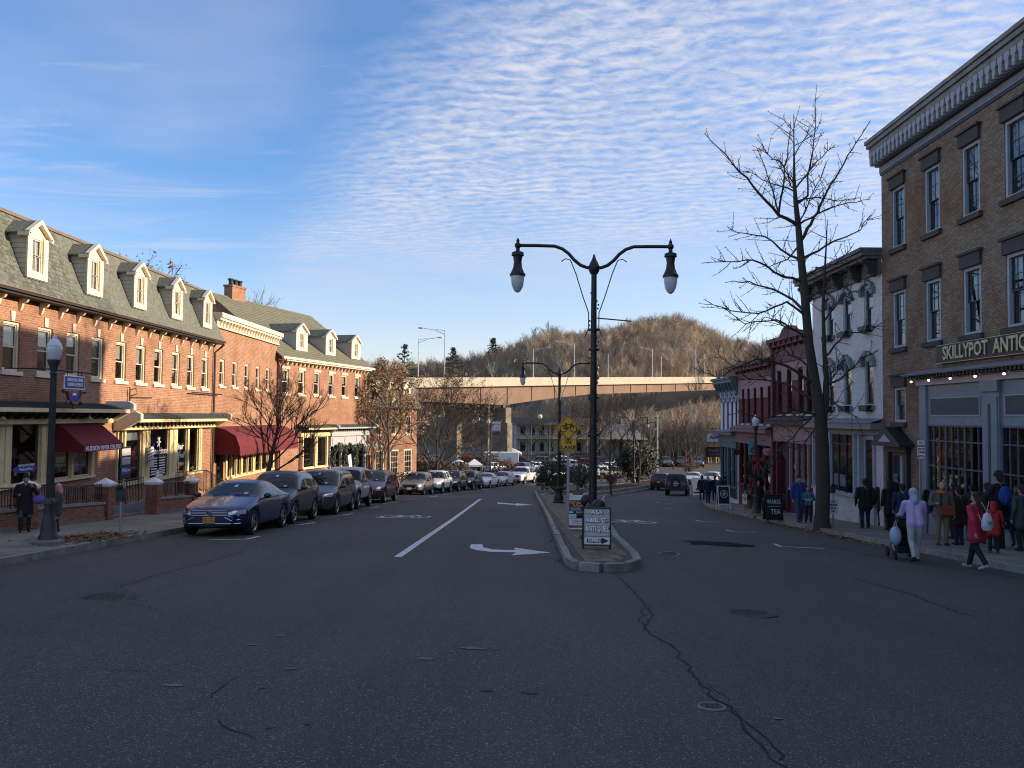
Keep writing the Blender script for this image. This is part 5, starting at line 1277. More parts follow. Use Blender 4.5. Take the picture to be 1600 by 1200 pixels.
    for pts, r in allp:
        F = fine(pts); cr.tube(F, [r+(.011-r)*(i/(len(F)-1))**.8 for i in range(len(F))], 6, caps=False)
        L_ = sum((b-a).length for a, b in zip(pts, pts[1:]))
        for i in range(int(L_*4.3)):      # side shoots
            t = rnd.uniform(.15, .97); p, d = along(F, t); dd = side_dir(d, rnd.uniform(0, 6.28), rnd.uniform(.7, 1.2)); dd = (dd+Vector((0, 0, .25))).normalized()
            l = rnd.uniform(.35, 1.3)*(1.05-.45*t); Q, R2 = bend(p, dd, l, .015, .007, 4, .10, .05, rnd); cr.tube(Q, R2, 3, caps=False)
            for k in range(int(l*7)):    # short spurs
                q, e = along(Q, rnd.uniform(.1, 1)); s = side_dir(e, rnd.uniform(0, 6.28), 1.2); cr.tube([q, q+s*rnd.uniform(.03, .09)], [.010, .008], 3, caps=False)
        for k in range(int(L_*9)):
            q, e = along(F, rnd.uniform(.1, 1)); s = side_dir(e, rnd.uniform(0, 6.28), 1.2); cr.tube([q, q+s*rnd.uniform(.04, .12)], [.009, .006], 3, caps=False)
    for src, n in ((trunk[6:], 26), (t2, 16)):
        for i in range(n):
            p, d = along(src, rnd.uniform(0, .97)); dd = side_dir(d, rnd.uniform(0, 6.28), rnd.uniform(.8, 1.3)); Q, R2 = bend(p, dd, rnd.uniform(.4, 1.4), .02, .006, 4, .12, .04, rnd); cr.tube(Q, R2, 3, caps=False)
            twigs(cr, Q, .012, 4, .15, .4, rnd, 0)
    tree_thing('street_tree', 'tall bare street tree with forked dark trunk at the right kerb', base, tr, cr, bark)
tall_tree()
def street_tree(label, base, H, n_limbs, trunk_h, r, seed, name='street_tree', bm=None, levels=3, spread=.6, up=.06, leaves_n=0, cols=None, twn=5, limb_tilt=.7, shrink=.68, group=None, stems=1, leafsize=.06, split=(3, 4), limb=.5, mintw=.006):
    rnd = random.Random(seed); tr = MB(); cr = MB(); tips = []
    for s in range(stems):
        b0 = base+Vector((rnd.uniform(-.25, .25), rnd.uniform(-.25, .25), 0))*(1 if stems > 1 else 0)
        lean = Vector((rnd.uniform(-.25, .25), rnd.uniform(-.25, .25), 1)).normalized() if stems > 1 else Vector((rnd.uniform(-.04, .04), 0, 1))
        P, Rr = bend(b0+Vector((0, 0, -.1)), lean, trunk_h+.1, r, r*.8, 4, .03, 0, rnd); Rr[0] *= 1.35; tr.tube(P, Rr, 9, caps=False)
        lead, lr = bend(P[-1], (P[-1]-P[-2]).normalized(), (H-trunk_h)*.72, r*.78, r*.12, 8, .07, .02, rnd); tr.tube(lead, lr, 7, caps=False)
        for i in range(n_limbs):
            t = (i+rnd.random()*.5)/n_limbs; p, d = along(lead, min(.99, t*.95)); l = (H-trunk_h)*(.42-.24*t)*rnd.uniform(.8, 1.15)
            dd = side_dir(d, i*2.4+rnd.uniform(-.4, .4), limb_tilt*rnd.uniform(.8, 1.2)*(1-.35*t))
            branchy(cr, p, dd, l, max(.010, r*limb*(1-.6*t)), levels-1, rnd, spread, up, tips, split, twn, shrink, mintw=mintw)
    lv = (leaf_mesh(tips, leaves_n, cols, rnd, leafsize, .14), cols) if leaves_n else None
    return tree_thing(name, label, base, tr, cr, bm or bark, lv, group)
p = Vector((-10.0, 33.6, G(-10, 33.6)+.14))
street_tree('small bare tree with low spreading crown in front of the red awning', p, 5.7, 17, 1.35, .14, 11, levels=4, spread=.72, limb_tilt=.9, up=.06, shrink=.63, twn=8, split=(3, 4), limb=.30, bm=pm('bark_reddish', (.07, .045, .035), .9))
p = Vector((-9.6, 62.5, G(-9, 62)+.14))
lfd = [pm('leaf_tan', (.22, .13, .06), .8, var=.3), pm('leaf_pale', (.34, .24, .13), .8, var=.3), pm('leaf_dead', (.13, .07, .035), .8, var=.3)]
street_tree('tree holding dry tan leaves in front of the brick mansard house', p, 9.6, 13, 2.6, .14, 12, bm=bark_l, levels=3, leaves_n=4200, cols=lfd, limb_tilt=.9, leafsize=.10, mintw=.011)
p = Vector((-7.4, 77, G(-7.4, 77)+.14))
street_tree('dense multi-stemmed bare tree where the left pavement bends', p, 10.8, 11, .8, .13, 13, levels=4, stems=3, split=(3, 3), twn=3, limb=.4, limb_tilt=.75, mintw=.013, leaves_n=2600, cols=lfd[2:]+[lf1], leafsize=.09, spread=.7)
p = Vector((-11.5, 70, G(-11.5, 70)+.14)); street_tree('thin bare tree with a few leaves left behind the tan-leaved tree', p, 8.2, 10, 1.8, .10, 14, levels=3, mintw=.011, leaves_n=1500, cols=lfd, leafsize=.08)
def bt(px, Y, ytop, label, seed, **k):
    b = at(px, 700, Y); b.z = G(b.x, b.y)+.1; top = at(px, ytop, Y).z
    k.setdefault('mintw', .012); return street_tree(label, b, top-b.z, k.pop('n', 9), k.pop('th', 2.0), k.pop('r', .12), seed, **k)
bt(955, 64, 600, 'thin bare tree in the bed just right of the near lamp post', 21, r=.09, levels=2, twn=8)
bt(903, 72, 588, 'thin bare tree in the bed behind the yellow bicycle sign', 22, r=.08, levels=2, twn=8)
bt(998, 92, 612, 'bare tree in the bed beyond the traffic cone', 23, r=.12, levels=3)
bt(1072, 128, 640, 'reddish bare tree at the edge of the far car park', 24, r=.16, levels=3, twn=6)
bt(1052, 133, 650, 'slim bare tree at the far car park left of the reddish one', 25, r=.1, levels=2, twn=8)
bt(1090, 136, 640, 'slim bare tree at the far car park right of the reddish one', 26, r=.1, levels=2, twn=8)
bt(668, 96, 600, 'tangled bare tree left of the market behind the parked white car', 63, r=.13, levels=3, n=12)
bt(722, 124, 640, 'bare tree behind the market tents left of the pier', 64, r=.12, levels=3, n=10)
bt(640, 108, 590, 'bare tree rising beyond the brick mansard house', 65, r=.13, levels=3, n=11)
bt(826, 142, 640, 'bare tree in front of the white house under the bridge', 66, r=.1, levels=2, twn=9)
bt(858, 134, 628, 'slim bare tree between the white house and the bicycle sign', 67, r=.1, levels=2, twn=9)
bt(924, 120, 615, 'bare tree far behind the near lamp post', 68, r=.11, levels=2, twn=9)
bt(760, 112, 655, 'small bare tree beside the market under the bridge', 27, r=.08, levels=2, twn=7)
bt(880, 118, 622, 'bare tree standing by the bridge pier', 28, r=.12, levels=3)
# bushes
def bush(name, label, c, r, cols, n, seed, cat='shrub', group=None, size=.09):
    rnd = random.Random(seed); t = thing(name, label, cat, c, 0, group); mb = MB(tuple(c)); st = MB(tuple(c)); tips = []
    for i in range(26):
        a = rnd.uniform(0, 6.28); d = Vector((math.cos(a)*rnd.uniform(.2, 1)*r[0], math.sin(a)*rnd.uniform(.2, 1)*r[1], r[2]*rnd.uniform(.6, 1.0)))
        P, Rr = bend(Vector(c), d.normalized(), d.length, .03, .008, 4, .1, 0, rnd); st.tube(P, Rr, 4, caps=False)
        for q in P[1:]: tips.append((q, d))
    for i in range(n):
        u = Vector((rnd.gauss(0, 1), rnd.gauss(0, 1), rnd.gauss(0, 1))).normalized(); k = rnd.uniform(.55, 1.0)*(1+.18*math.sin(u.x*7+seed)+.15*math.sin(u.y*9+u.z*5))
        q = Vector(c)+Vector((u.x*r[0]*k, u.y*r[1]*k, r[2]*.55+u.z*r[2]*.5*k)); s = size*rnd.uniform(.6, 1.4)
        if q.z < c[2]: q.z = c[2]+.05
        a = Vector((rnd.gauss(0, 1), rnd.gauss(0, 1), rnd.gauss(0, 1))).normalized(); b = a.orthogonal().normalized()
        mb.add([q-a*s, q+b*s*.6, q+a*s, q-b*s*.6], [(0, 1, 2, 3)], rnd.randrange(len(cols)))
    st.build('stem', bark, t); tag(mb.build('leaves', cols, t), kind='stuff'); return t
ev1 = pm('yew_green', (.016, .025, .014), .7, var=.4); ev2 = pm('yew_green_light', (.030, .040, .020), .7, var=.4); ev3 = pm('dry_twig', (.06, .04, .025), .8, var=.4); rdb = pm('barberry', (.09, .03, .03), .8, var=.4)
def bushpx(px, py, wpx, hpx, label, cols, n, seed, name='shrub', **k):
    c = gp(px, py, .16); s = c.y/F_PX; return bush(name, label, c, (wpx*s/2, wpx*s/2.4, hpx*s), cols, n, seed, **k)
bushpx(868, 768, 66, 46, 'broad dark evergreen shrub at the left end of the planting bed', [ev1, ev1, ev2, ev3], 2600, 31)
bushpx(908, 762, 44, 36, 'dark shrub in the bed behind the bicycle sign pole', [ev1, ev2, ev3], 1500, 32)
bushpx(955, 757, 40, 30, 'low brown leafless shrub beside the traffic cone', [ev3, ev3, ev1], 1100, 33)
bushpx(985, 745, 46, 34, 'rounded dry shrub in the far part of the planting bed', [ev3, ev1], 900, 34)
bushpx(1016, 738, 44, 26, 'low twiggy shrub at the far end of the planting bed', [ev3, ev1], 800, 36)
b = gp(990, 742, .1); b.y = 98; b.x = 14.2; b.z = G(b.x, b.y); bush('evergreen_tree', 'dark evergreen tree at the far end of the planting bed', b, (2.6, 2.3, 4.6), [ev1, ev1, ev2], 4200, 35, cat='tree', size=.16)
bushpx(1077, 738, 34, 22, 'reddish twiggy shrub at the edge of the far car park', [ev3, rdb], 700, 37)
bushpx(790, 752, 40, 34, 'purple brown shrub behind the line of parked cars', [rdb, ev3], 900, 38)
for px, Y, r, n, sd, lab in ((668, 88, (3.2, 1.2, 2.6), 1900, 71, 'dark overgrown hedge behind the parked white crossover'), (702, 99, (2.6, 1.2, 2.2), 1400, 72, 'dark scrub left of the market tents'), (640, 98, (4.0, 1.5, 3.2), 2000, 73, 'tall dry scrub behind the brick mansard house'), (745, 121, (4.5, 1.5, 2.6), 1700, 74, 'brown scrub along the foot of the bridge pier')):
    p = at(px, 700, Y); bush('scrub', lab, (p.x, Y, G(p.x, Y)+.05), r, [ev3, ev1, ev3], n, sd, size=.15)
p = at(650, 742, 70); bush('hedge', 'clipped dark hedge in front of the brick mansard house', (p.x-1.5, 71.5, G(-10, 71)+.1), (3.4, .7, 1.3), [ev1, ev3, ev3], 1800, 39, cat='hedge')
# ================================================================== hill and forest
RIDGE = [(-900, 600), (0, 596), (300, 594), (560, 603), (650, 604), (700, 598), (760, 582), (820, 558), (870, 541), (905, 546), (960, 538), (1000, 527), (1050, 524), (1100, 538), (1140, 558), (1180, 572), (1230, 560), (1300, 545), (1600, 548), (2600, 560)]
def hill_z(x, y):
    if y < 150: return -6.6
    px = 808+1300*x/y; zr = (651-interp(px, RIDGE))/1300*330+1.8
    y0 = interp(px, [(780, 215), (900, 172), (1100, 158), (1300, 160)])
    t = max(0, min(1.0, (y-y0)/(330-y0))); s = t*t*(3-2*t)
    s2 = .35*t+.65*s
    z = -6.6+(zr+6.6)*s2
    if y > 330: z = zr+(y-330)*.035-max(0, y-420)*.10
    return z+1.2*math.sin(x*.05+y*.03)*t
hx = [-420+i*12 for i in range(85)]; hy = [150+i*8 for i in range(42)]
hill_m = slab_mat('leaf_litter', (.12, .085, .055), (.20, .145, .095), sc=.15)
struct('hill', grid_mesh(hx, hy, hill_z), hill_m, smooth=80)
fr = random.Random(99)
def forest_tree(seed, H=1.0):
    rnd = random.Random(seed); mb = MB()
    P, Rr = bend(Vector((0, 0, -.05)), Vector((rnd.uniform(-.06, .06), rnd.uniform(-.06, .06), 1)), .62, .020, .008, 3, .05, 0, rnd); mb.tube(P, Rr, 4, caps=False)
    for i in range(13):
        t = .25+.75*(i/12); p, d = along(P, min(.99, t)); dd = side_dir(d, i*2.4+rnd.random(), rnd.uniform(.35, .9)); l = rnd.uniform(.22, .42)*(1.15-.4*t)
        Q, R2 = bend(p, dd, l, .008, .003, 3, .12, .10, rnd); mb.tube(Q, R2, 3, caps=False)
        for k in range(11):
            q, e = along(Q, rnd.uniform(.2, 1)); f = side_dir(e, rnd.uniform(0, 6.28), rnd.uniform(.3, .9)); f = (f+Vector((0, 0, .3))).normalized(); s = rnd.uniform(.07, .17); w = f.orthogonal().normalized()*.0021
            tip = q+f*s; mb.add([q-w, q+w, tip], [(0, 1, 2)])
            for z in range(3):
                g = side_dir(f, rnd.uniform(0, 6.28), rnd.uniform(.4, .8)); b0 = q+f*s*rnd.uniform(.2, .9); tip2 = b0+g*s*.55; w2 = g.orthogonal().normalized()*.0021
                mb.add([b0-w2, b0+w2, tip2], [(0, 1, 2)])
    tri = []
    for f in mb.f:
        for k in range(1, len(f)-1): tri.append((f[0], f[k], f[k+1]))
    return np.array([tuple(v) for v in mb.v], dtype=np.float32), np.array(tri, dtype=np.int32)
protos = [forest_tree(s) for s in (1, 2, 3, 4)]
BR0, BRD = Vector((-15.5, 118, 0)), Vector((63.5, 86, 0))
def bridge_side(x, y):
    d = BRD.normalized(); r = Vector((x, y, 0))-BR0; return d.x*r.y-d.y*r.x, r.dot(d)   # signed distance to the left of the deck line
V = []; T = []; MI = []; base_i = 0
ptsF = []; tries = 0
while len(ptsF) < 3000 and tries < 30000:
    tries += 1
    px = fr.uniform(540, 1330); y = 160+(fr.random()**.8)*215; x = (px-808)/1300*y
    y0 = interp(px, [(780, 215), (900, 172), (1100, 158), (1300, 160)])
    if y < y0+3: continue
    s, a = bridge_side(x, y)
    if -6 < s < 20 and -40 < a < 170: continue
    ptsF.append((x, y))
for i in range(520):
    px = fr.uniform(905, 1160); y = fr.uniform(150, 192); x = (px-808)/1300*y; q, a = bridge_side(x, y)
    if not (-5 < q < 20): ptsF.append((x, y))
for x, y in ptsF:
    v, t = protos[fr.randrange(4)]; H = fr.uniform(6.0, 10.5); W_ = H*fr.uniform(.8, 1.15); a = fr.uniform(0, 6.28); c, s = math.cos(a), math.sin(a)
    M = np.array([[c*W_, -s*W_, 0], [s*W_, c*W_, 0], [0, 0, H*1.15]], dtype=np.float32)
    V.append(v @ M.T+np.array([x, y, hill_z(x, y)], dtype=np.float32)); T.append(t+base_i); base_i += len(v); MI += [fr.choice((0, 0, 1, 2, 3))]*len(t)
V = np.concatenate(V); T = np.concatenate(T)
me = bpy.data.meshes.new('forest'); me.vertices.add(len(V)); me.vertices.foreach_set('co', V.ravel()); me.loops.add(len(T)*3); me.loops.foreach_set('vertex_index', T.ravel())
me.polygons.add(len(T)); me.polygons.foreach_set('loop_start', np.arange(0, len(T)*3, 3, dtype=np.int32)); me.polygons.foreach_set('material_index', np.array(MI, dtype=np.int32)); me.update()
for n_, c_ in (('wood_brown', (.36, .275, .195)), ('wood_grey', (.37, .32, .255)), ('wood_rust', (.37, .27, .19)), ('wood_olive', (.34, .295, .195))): me.materials.append(pm(n_, c_, .95, var=.25, scale=.08, world=True))
tag(link('forest', me), 'bare brown woodland covering the hill beyond the bridge', None, None, 'stuff')
def pine(px, y, ytop, label, seed):
    rnd = random.Random(seed); b = Vector(((px-808)/1300*y, y, 0)); b.z = hill_z(b.x, b.y)-.5; H = at(px, ytop, y).z-b.z
    t = thing('pine_tree', label, 'tree', b, 0, 'evergreens on the hill'); tr = MB(tuple(b)); tr.tube([b, b+Vector((.1, 0, H*.97))], [.3, .05], 7, caps=False); tr.build('trunk', bark, t)
    cr = MB(tuple(b))
    for i in range(46):
        f = .35+.65*i/46; l = (1-f)*H*.40*rnd.uniform(.6, 1.25)+.5; a = i*2.4+rnd.random(); d = Vector((math.cos(a), math.sin(a), rnd.uniform(-.05, .3))).normalized(); p = b+Vector((.05, 0, H*f))
        for k in range(16):
            q = p+d*l*rnd.uniform(.25, 1)+Vector((rnd.gauss(0, .3), rnd.gauss(0, .3), rnd.gauss(0, .16))); s = rnd.uniform(.25, .55); e = Vector((rnd.gauss(0, 1), rnd.gauss(0, 1), rnd.gauss(0, .4))).normalized(); g = e.orthogonal().normalized()
            cr.add([q-e*s, q+g*s*.5, q+e*s, q-g*s*.5], [(0, 1, 2, 3)])
    cr.build('crown', ev1, t)
pine(631, 235, 537, 'tall dark pine on the hill left of the two bridge lamps', 1); pine(707, 290, 543, 'small dark pine on the hill right of the two bridge lamps', 2); pine(770, 315, 528, 'dark conifer at the top of the left hill slope', 3)
def hill_tree(px, y, ytop, label, seed, m=None):
    b = Vector(((px-808)/1300*y, y, 0)); b.z = hill_z(b.x, b.y)-.3; H = at(px, ytop, y).z-b.z
    street_tree(label, b, H, 9, H*.25, H*.018, seed, bm=m or bark_l, levels=2, twn=9, group='bare trees on the skyline', split=(4, 5), name='bare_tree')
hill_tree(858, 325, 499, 'bare tree rising highest above the left shoulder of the hill', 41); hill_tree(838, 330, 505, 'bare tree just left of the highest one on the hill shoulder', 42); hill_tree(1010, 330, 489, 'bare tree at the top of the hill right of the lamp post', 43)
hill_tree(1092, 325, 505, 'bare tree on the right fall of the hilltop', 44); hill_tree(597, 240, 546, 'bare tree on the hill beyond the gabled roof', 45); hill_tree(776, 180, 560, 'pale spreading bare tree behind the bridge parapet', 46, pm('sycamore_bark', (.34, .29, .22), .9))
hill_tree(1178, 200, 532, 'bare tree rising behind the pale row-end building', 47); hill_tree(1150, 300, 520, 'bare tree on the skyline above the right end of the bridge', 48)
hill_tree(1018, 150, 622, 'white-barked tree below the bridge beside the car park', 49, pm('sycamore_bark', (.34, .29, .22), .9)); hill_tree(1085, 155, 640, 'white-barked tree below the bridge left of the row-end building', 50, MATS['sycamore_bark'])
# bare twigs showing above the roofs on the left
for px, Y, yt, lab, sd in ((180, 36, 372, 'tree top with rusty leaves showing over the mansard roof', 61), (395, 66, 445, 'bare tree top showing beside the brick chimney', 62)):
    b = at(px, 500, Y); b.z = G(b.x, b.y); top = at(px, yt, Y).z
    street_tree(lab, b, top-b.z, 9, (top-b.z)*.35, .14, sd, levels=3, leaves_n=500 if sd == 61 else 0, cols=[lf3, lf1], leafsize=.08)
# ================================================================== bridge
def bridge():
    d = BRD.normalized(); n = Vector((-d.y, d.x, 0)); t = thing('road_bridge', 'long road bridge with pale parapet and rust brown girders crossing the valley', 'bridge', (BR0.x, BR0.y, -6.4), 0)
    off = (BR0.x, BR0.y, -6.4); a0, a1 = -34.0, 150.0; N = 92
    ztop = lambda a: 7.15+(11.9-7.15)*(a/107.0)
    par = 1.15
    def gd(a): k = abs(a-23); return 2.0+1.35*max(0, 1-k/30)**1.5
    con = slab_mat('bridge_concrete', (.50, .45, .36), (.62, .56, .45), sc=.6); st = slab_mat('bridge_steel', (.19, .13, .098), (.27, .185, .14), sc=.35)
    def sec(mb, prof, m=0):
        """sweep a closed profile (offset across, height below the top) along the deck"""
        vs = []; k = None
        for i in range(N+1):
            a = a0+(a1-a0)*i/N; P = prof(a); k = len(P)
            for o, h in P:
                q = BR0+d*a+n*o; vs.append((q.x, q.y, ztop(a)-h))
        fs = [(i*k+j, i*k+(j+1) % k, (i+1)*k+(j+1) % k, (i+1)*k+j) for i in range(N) for j in range(k)]
        mb.add(vs, fs, m)
    for o in (0.0, 12.0):
        mb = MB(off); sec(mb, lambda a, o=o: [(o-.12, 0), (o+.25, 0), (o+.25, par), (o-.12, par)]); mb.build('parapet', con, t)
    mb = MB(off); sec(mb, lambda a: [(-.2, par+.002), (12.4, par+.002), (12.4, par+.3), (-.2, par+.3)]); mb.build('deck', con, t)
    for i, o in enumerate((.5, 2.7, 4.9, 7.1, 9.3, 11.6)):
        mb = MB(off); sec(mb, lambda a, o=o: [(o-.03, par+.303), (o+.03, par+.303), (o+.03, par+gd(a)), (o-.03, par+gd(a))]); sec(mb, lambda a, o=o: [(o-.22, par+gd(a)), (o+.22, par+gd(a)), (o+.22, par+gd(a)+.07), (o-.22, par+gd(a)+.07)])
        if i == 0:
            for k in range(26):
                a = a0+2+k*7.0; q = BR0+d*a; zt = ztop(a)-par
                mb.cbox((q.x+n.x*.40, q.y+n.y*.40, zt-.3-(gd(a)-.3)/2), (.05, .10, gd(a)-.3), rot=Matrix.Rotation(math.atan2(d.y, d.x), 3, 'Z'))
        mb.build('girder', st, t)
    # pier under the haunch
    pm_ = slab_mat('pier_concrete', (.15, .13, .10), (.24, .21, .165), sc=.4); mb = MB(off); a = 23; q0 = BR0+d*a; zc = ztop(a)-par-gd(a)-.45; rot = Matrix.Rotation(math.atan2(d.y, d.x), 3, 'Z')
    c = q0+n*6.0; mb.cbox((c.x, c.y, zc-1.25), (1.5, 13.2, 2.5), rot=rot)
    for o in (.6, 11.4): c = q0+n*o; mb.cbox((c.x, c.y, (zc-2.5-7)/2), (1.3, 3.0, zc-2.5+7), rot=rot)
    mb.build('pier', pm_, t)
    for o in (.5, 2.7, 4.9, 7.1, 9.3, 11.6):
        mb = MB(off); c = q0+n*o; mb.cbox((c.x, c.y, zc+.2), (.7, .5, .4), rot=rot); mb.build('bearing', iron, t)
    mb = MB(off); a = -30; c = BR0+d*a+n*6; mb.cbox((c.x, c.y, 0), (3, 13, 13), rot=rot); a = 148; c = BR0+d*a+n*6; mb.cbox((c.x, c.y, 2), (6, 14, 18), rot=rot); mb.build('abutment', pm_, t)
    return d, n, ztop
bd, bn, bz = bridge()
lm = pm('lamp_grey', (.5, .5, .5), .5)
for px, ytop, arm, lab in ((653, 530, 1, 'shorter of the two big lamps at the left end of the bridge'), (694, 516, -1, 'tallest bridge lamp, reaching left over the parapet at the left end'), (833, 545, 1, 'bridge lamp between the far median lamp and the near lamp post'),
                      (897, 536, -1, 'bridge lamp just left of the near lamp post'), (950, 553, 0, 'bare bridge pole just right of the near lamp post'), (1019, 545, -1, 'bridge lamp with long arm in front of the hilltop'), (1033, 556, 0, 'bare bridge pole in front of the hilltop'),
                      (1087, 547, -1, 'bridge lamp near the right end of the bridge'), (1101, 553, 1, 'last bridge lamp before the row-end building')):
    k = (px-808)/1300; far = px in (653, 833, 950, 1033, 1101); o = bn*(11.9 if far else .1)
    a = (k*(BR0.y+o.y)-BR0.x-o.x)/(bd.x-k*bd.y); q = BR0+bd*a+o; z0 = bz(a); zt = at(px, ytop, q.y).z
    t = thing('bridge_lamp', lab, 'street lamp', (q.x, q.y, z0), 0, 'lamps along the bridge'); m = MB((q.x, q.y, z0)); m.tube([(q.x, q.y, z0-.3), (q.x, q.y, zt)], [.11, .07], 6); m.build('pole', lm, t)
    if arm:
        s = 3.4*arm*(1 if ytop < 540 else .8); m = MB((q.x, q.y, z0)); m.tube([(q.x, q.y, zt-.6), (q.x+s*.5, q.y-.3, zt+.05), (q.x+s, q.y-.6, zt+.25)], .05, 5); m.tube([(q.x, q.y, zt-.05), (q.x+s*.4, q.y-.25, zt+.1)], .04, 5); m.build('arm', lm, t)
        m = MB((q.x, q.y, z0)); m.ball((q.x+s*1.05, q.y-.62, zt+.24), (.42, .2, .13)); m.build('lamp_head', steel, t)
# ================================================================== vehicles
PAINT = {}
def paint(name, col, metal=.35, rough=.28):
    return pm('car_paint_'+name, col, rough, metal=metal*.25, var=.04, scale=2, coat=.4)
def smooth(t): t = max(0, min(1, t)); return t*t*(3-2*t)
class Car:
    """front of the car towards -y"""
    def __init__(s, L=4.6, W=1.82, H=1.5, fo=.9, ro=.9, r=.33, hood=(.70, .98), cowl=1.25, roof0=2.0, roof1=3.6, rear=4.25, deck=1.0, belt=(.93, 1.02), gc=.24, wt=.66, pill=(), boxy=0.0, tail=.75, qend=None, bed=None, clad=None):
        s.__dict__.update(locals()); s.fa = fo; s.ra = L-ro
    def top(s, x):
        P = [(0, s.hood[0]-.10), (.05, s.hood[0]-.03), (.16, s.hood[0]+.02), (s.cowl-.06, s.hood[1]), (s.cowl, s.hood[1]+.01), (s.roof0, s.H-.035), ((s.roof0*.6+s.roof1*.4), s.H), (s.roof1, s.H-.05), (s.rear, s.deck+.02)]
        if s.bed: P += [(s.rear+.03, s.deck), (s.L-.04, s.deck), (s.L, s.deck-.05)]
        else: P += [(max(s.rear+.02, s.L-.10), s.deck-.0 if s.L-s.rear > .25 else s.deck-.03), (s.L-.03, s.deck-.10), (s.L, s.tail)]
        P = sorted(P); return interp(x, P)
    def beltz(s, x): return s.belt[0]+(s.belt[1]-s.belt[0])*x/s.L
    def plan(s, x):
        f = 1.0-.26*(1-smooth(x/.42))*(1-.55*s.boxy)-.06*(1-smooth(x/1.1)); g = 1.0-.16*(1-smooth((s.L-x)/.38))*(1-.4*s.boxy); return f*g
    def rings(s):
        xs = {0, .05, .16, .42, s.cowl-.06, s.cowl, s.roof0, s.roof1, s.rear, s.L-.30, s.L-.10, s.L-.03, s.L}
        for c in (s.fa, s.ra):
            for k in (-1.32, -1.14, -.8, 0, .8, 1.14, 1.32): xs.add(c+s.r*k)
        s.glass_iv = []
        for a, b in s.pill: xs.add(a); xs.add(b)
        s.qe = s.qend or s.rear-.12
        xs.add(s.qe)
        if s.bed: xs.add(s.rear+.03)
        xs = sorted(x for x in xs if 0 <= x <= s.L); o = [xs[0]]
        for x in xs[1:]:
            if x-o[-1] > .035: o.append(x)
            elif x in (s.cowl, s.roof0, s.roof1, s.rear, s.L): o[-1] = x
        return o
    def ring(s, x):
        hw = s.W/2*s.plan(x); zt = s.top(x); zb = s.gc
        if x < .3: zb = s.gc+.06*(1-x/.3)
        if x > s.L-.4: zb = s.gc+.12*(1-(s.L-x)/.4)
        zm_min = 0
        for c in (s.fa, s.ra):
            d = abs(x-c)/s.r
            if d < 1.16: zb = max(zb, s.r+s.r*math.sqrt(max(0, 1.15**2-d*d))*.86)
        cabin = s.cowl-1e-6 <= x <= s.rear+1e-6
        bz = min(s.beltz(x), zt-.03) if (cabin or (x > s.rear and not s.bed)) else zt-.06
        if s.bed and x > s.rear: bz = zt-.02
        lo = min(zb+.10, bz-.10); mid = lo+(bz-lo)*.55
        if cabin and zt > bz+.05:
            k = min(1, (zt-bz)/(s.H-s.beltz(x)+.01)); wt = hw*(.93-(.93-s.wt/(s.W/2)*1.0)*k); wt = min(wt, hw*.93)
            return [(0, zb), (hw*.84, zb), (hw*.97, lo), (hw, mid), (hw*.955, bz), (wt, zt-.03), (wt*.72, zt+.005), (0, zt+.02)]
        return [(0, zb), (hw*.84, zb), (hw*.97, lo), (hw, mid), (hw*.955, bz), (hw*.84, bz+(zt-bz)*.8), (hw*.55, zt+.012), (0, zt+.025)]
    def cage(s):
        xs = s.rings(); V = []; n = 8
        for x in xs:
            P = s.ring(x); y = x-s.L/2
            V += [(p[0], y, p[1]) for p in P]+[(-p[0], y, p[1]) for p in P[1:-1][::-1]]
        k = 14; F = []; M = []
        for i in range(len(xs)-1):
            a, b = xs[i], xs[i+1]; mid = (a+b)/2; cab = s.cowl-1e-4 <= a and b <= s.rear+1e-4
            for j in range(k):
                F.append((i*k+j, i*k+(j+1) % k, (i+1)*k+(j+1) % k, (i+1)*k+j)); band = j if j < 7 else 13-j; m = 0
                if band in (0,): m = 4
                if band == 1 and s.clad: m = 5
                if cab:
                    if band in (5, 6):
                        if b <= s.roof0+1e-4: m = 1
                        elif a >= s.roof1-1e-4 and not s.bed: m = 3
                        elif a >= s.roof1-1e-4: m = 3
                    if band == 4:
                        pil = any(p0-1e-4 <= a and b <= p1+1e-4 for p0, p1 in s.pill)
                        if not pil and a >= s.cowl-1e-4 and b <= s.qe+1e-4: m = 2
                M.append(m)
        # closed ends: strips across
        def cap(base, flip):
            for j in range(7):
                a0, a1 = base+j, base+j+1; b0, b1 = base+(14-j) % 14, base+13-j
                f = (a0, a1, b1, b0) if j else (base, base+1, base+13)
                if j == 6: f = (base+6, base+7, base+8)
                F.append(f if not flip else f[::-1]); M.append(5 if (s.clad and j < 2) else 0)
        cap(0, False); cap((len(xs)-1)*k, True)
        me = MB(); me.v = V; me.f = F; me.m = M; return me
WH = {}
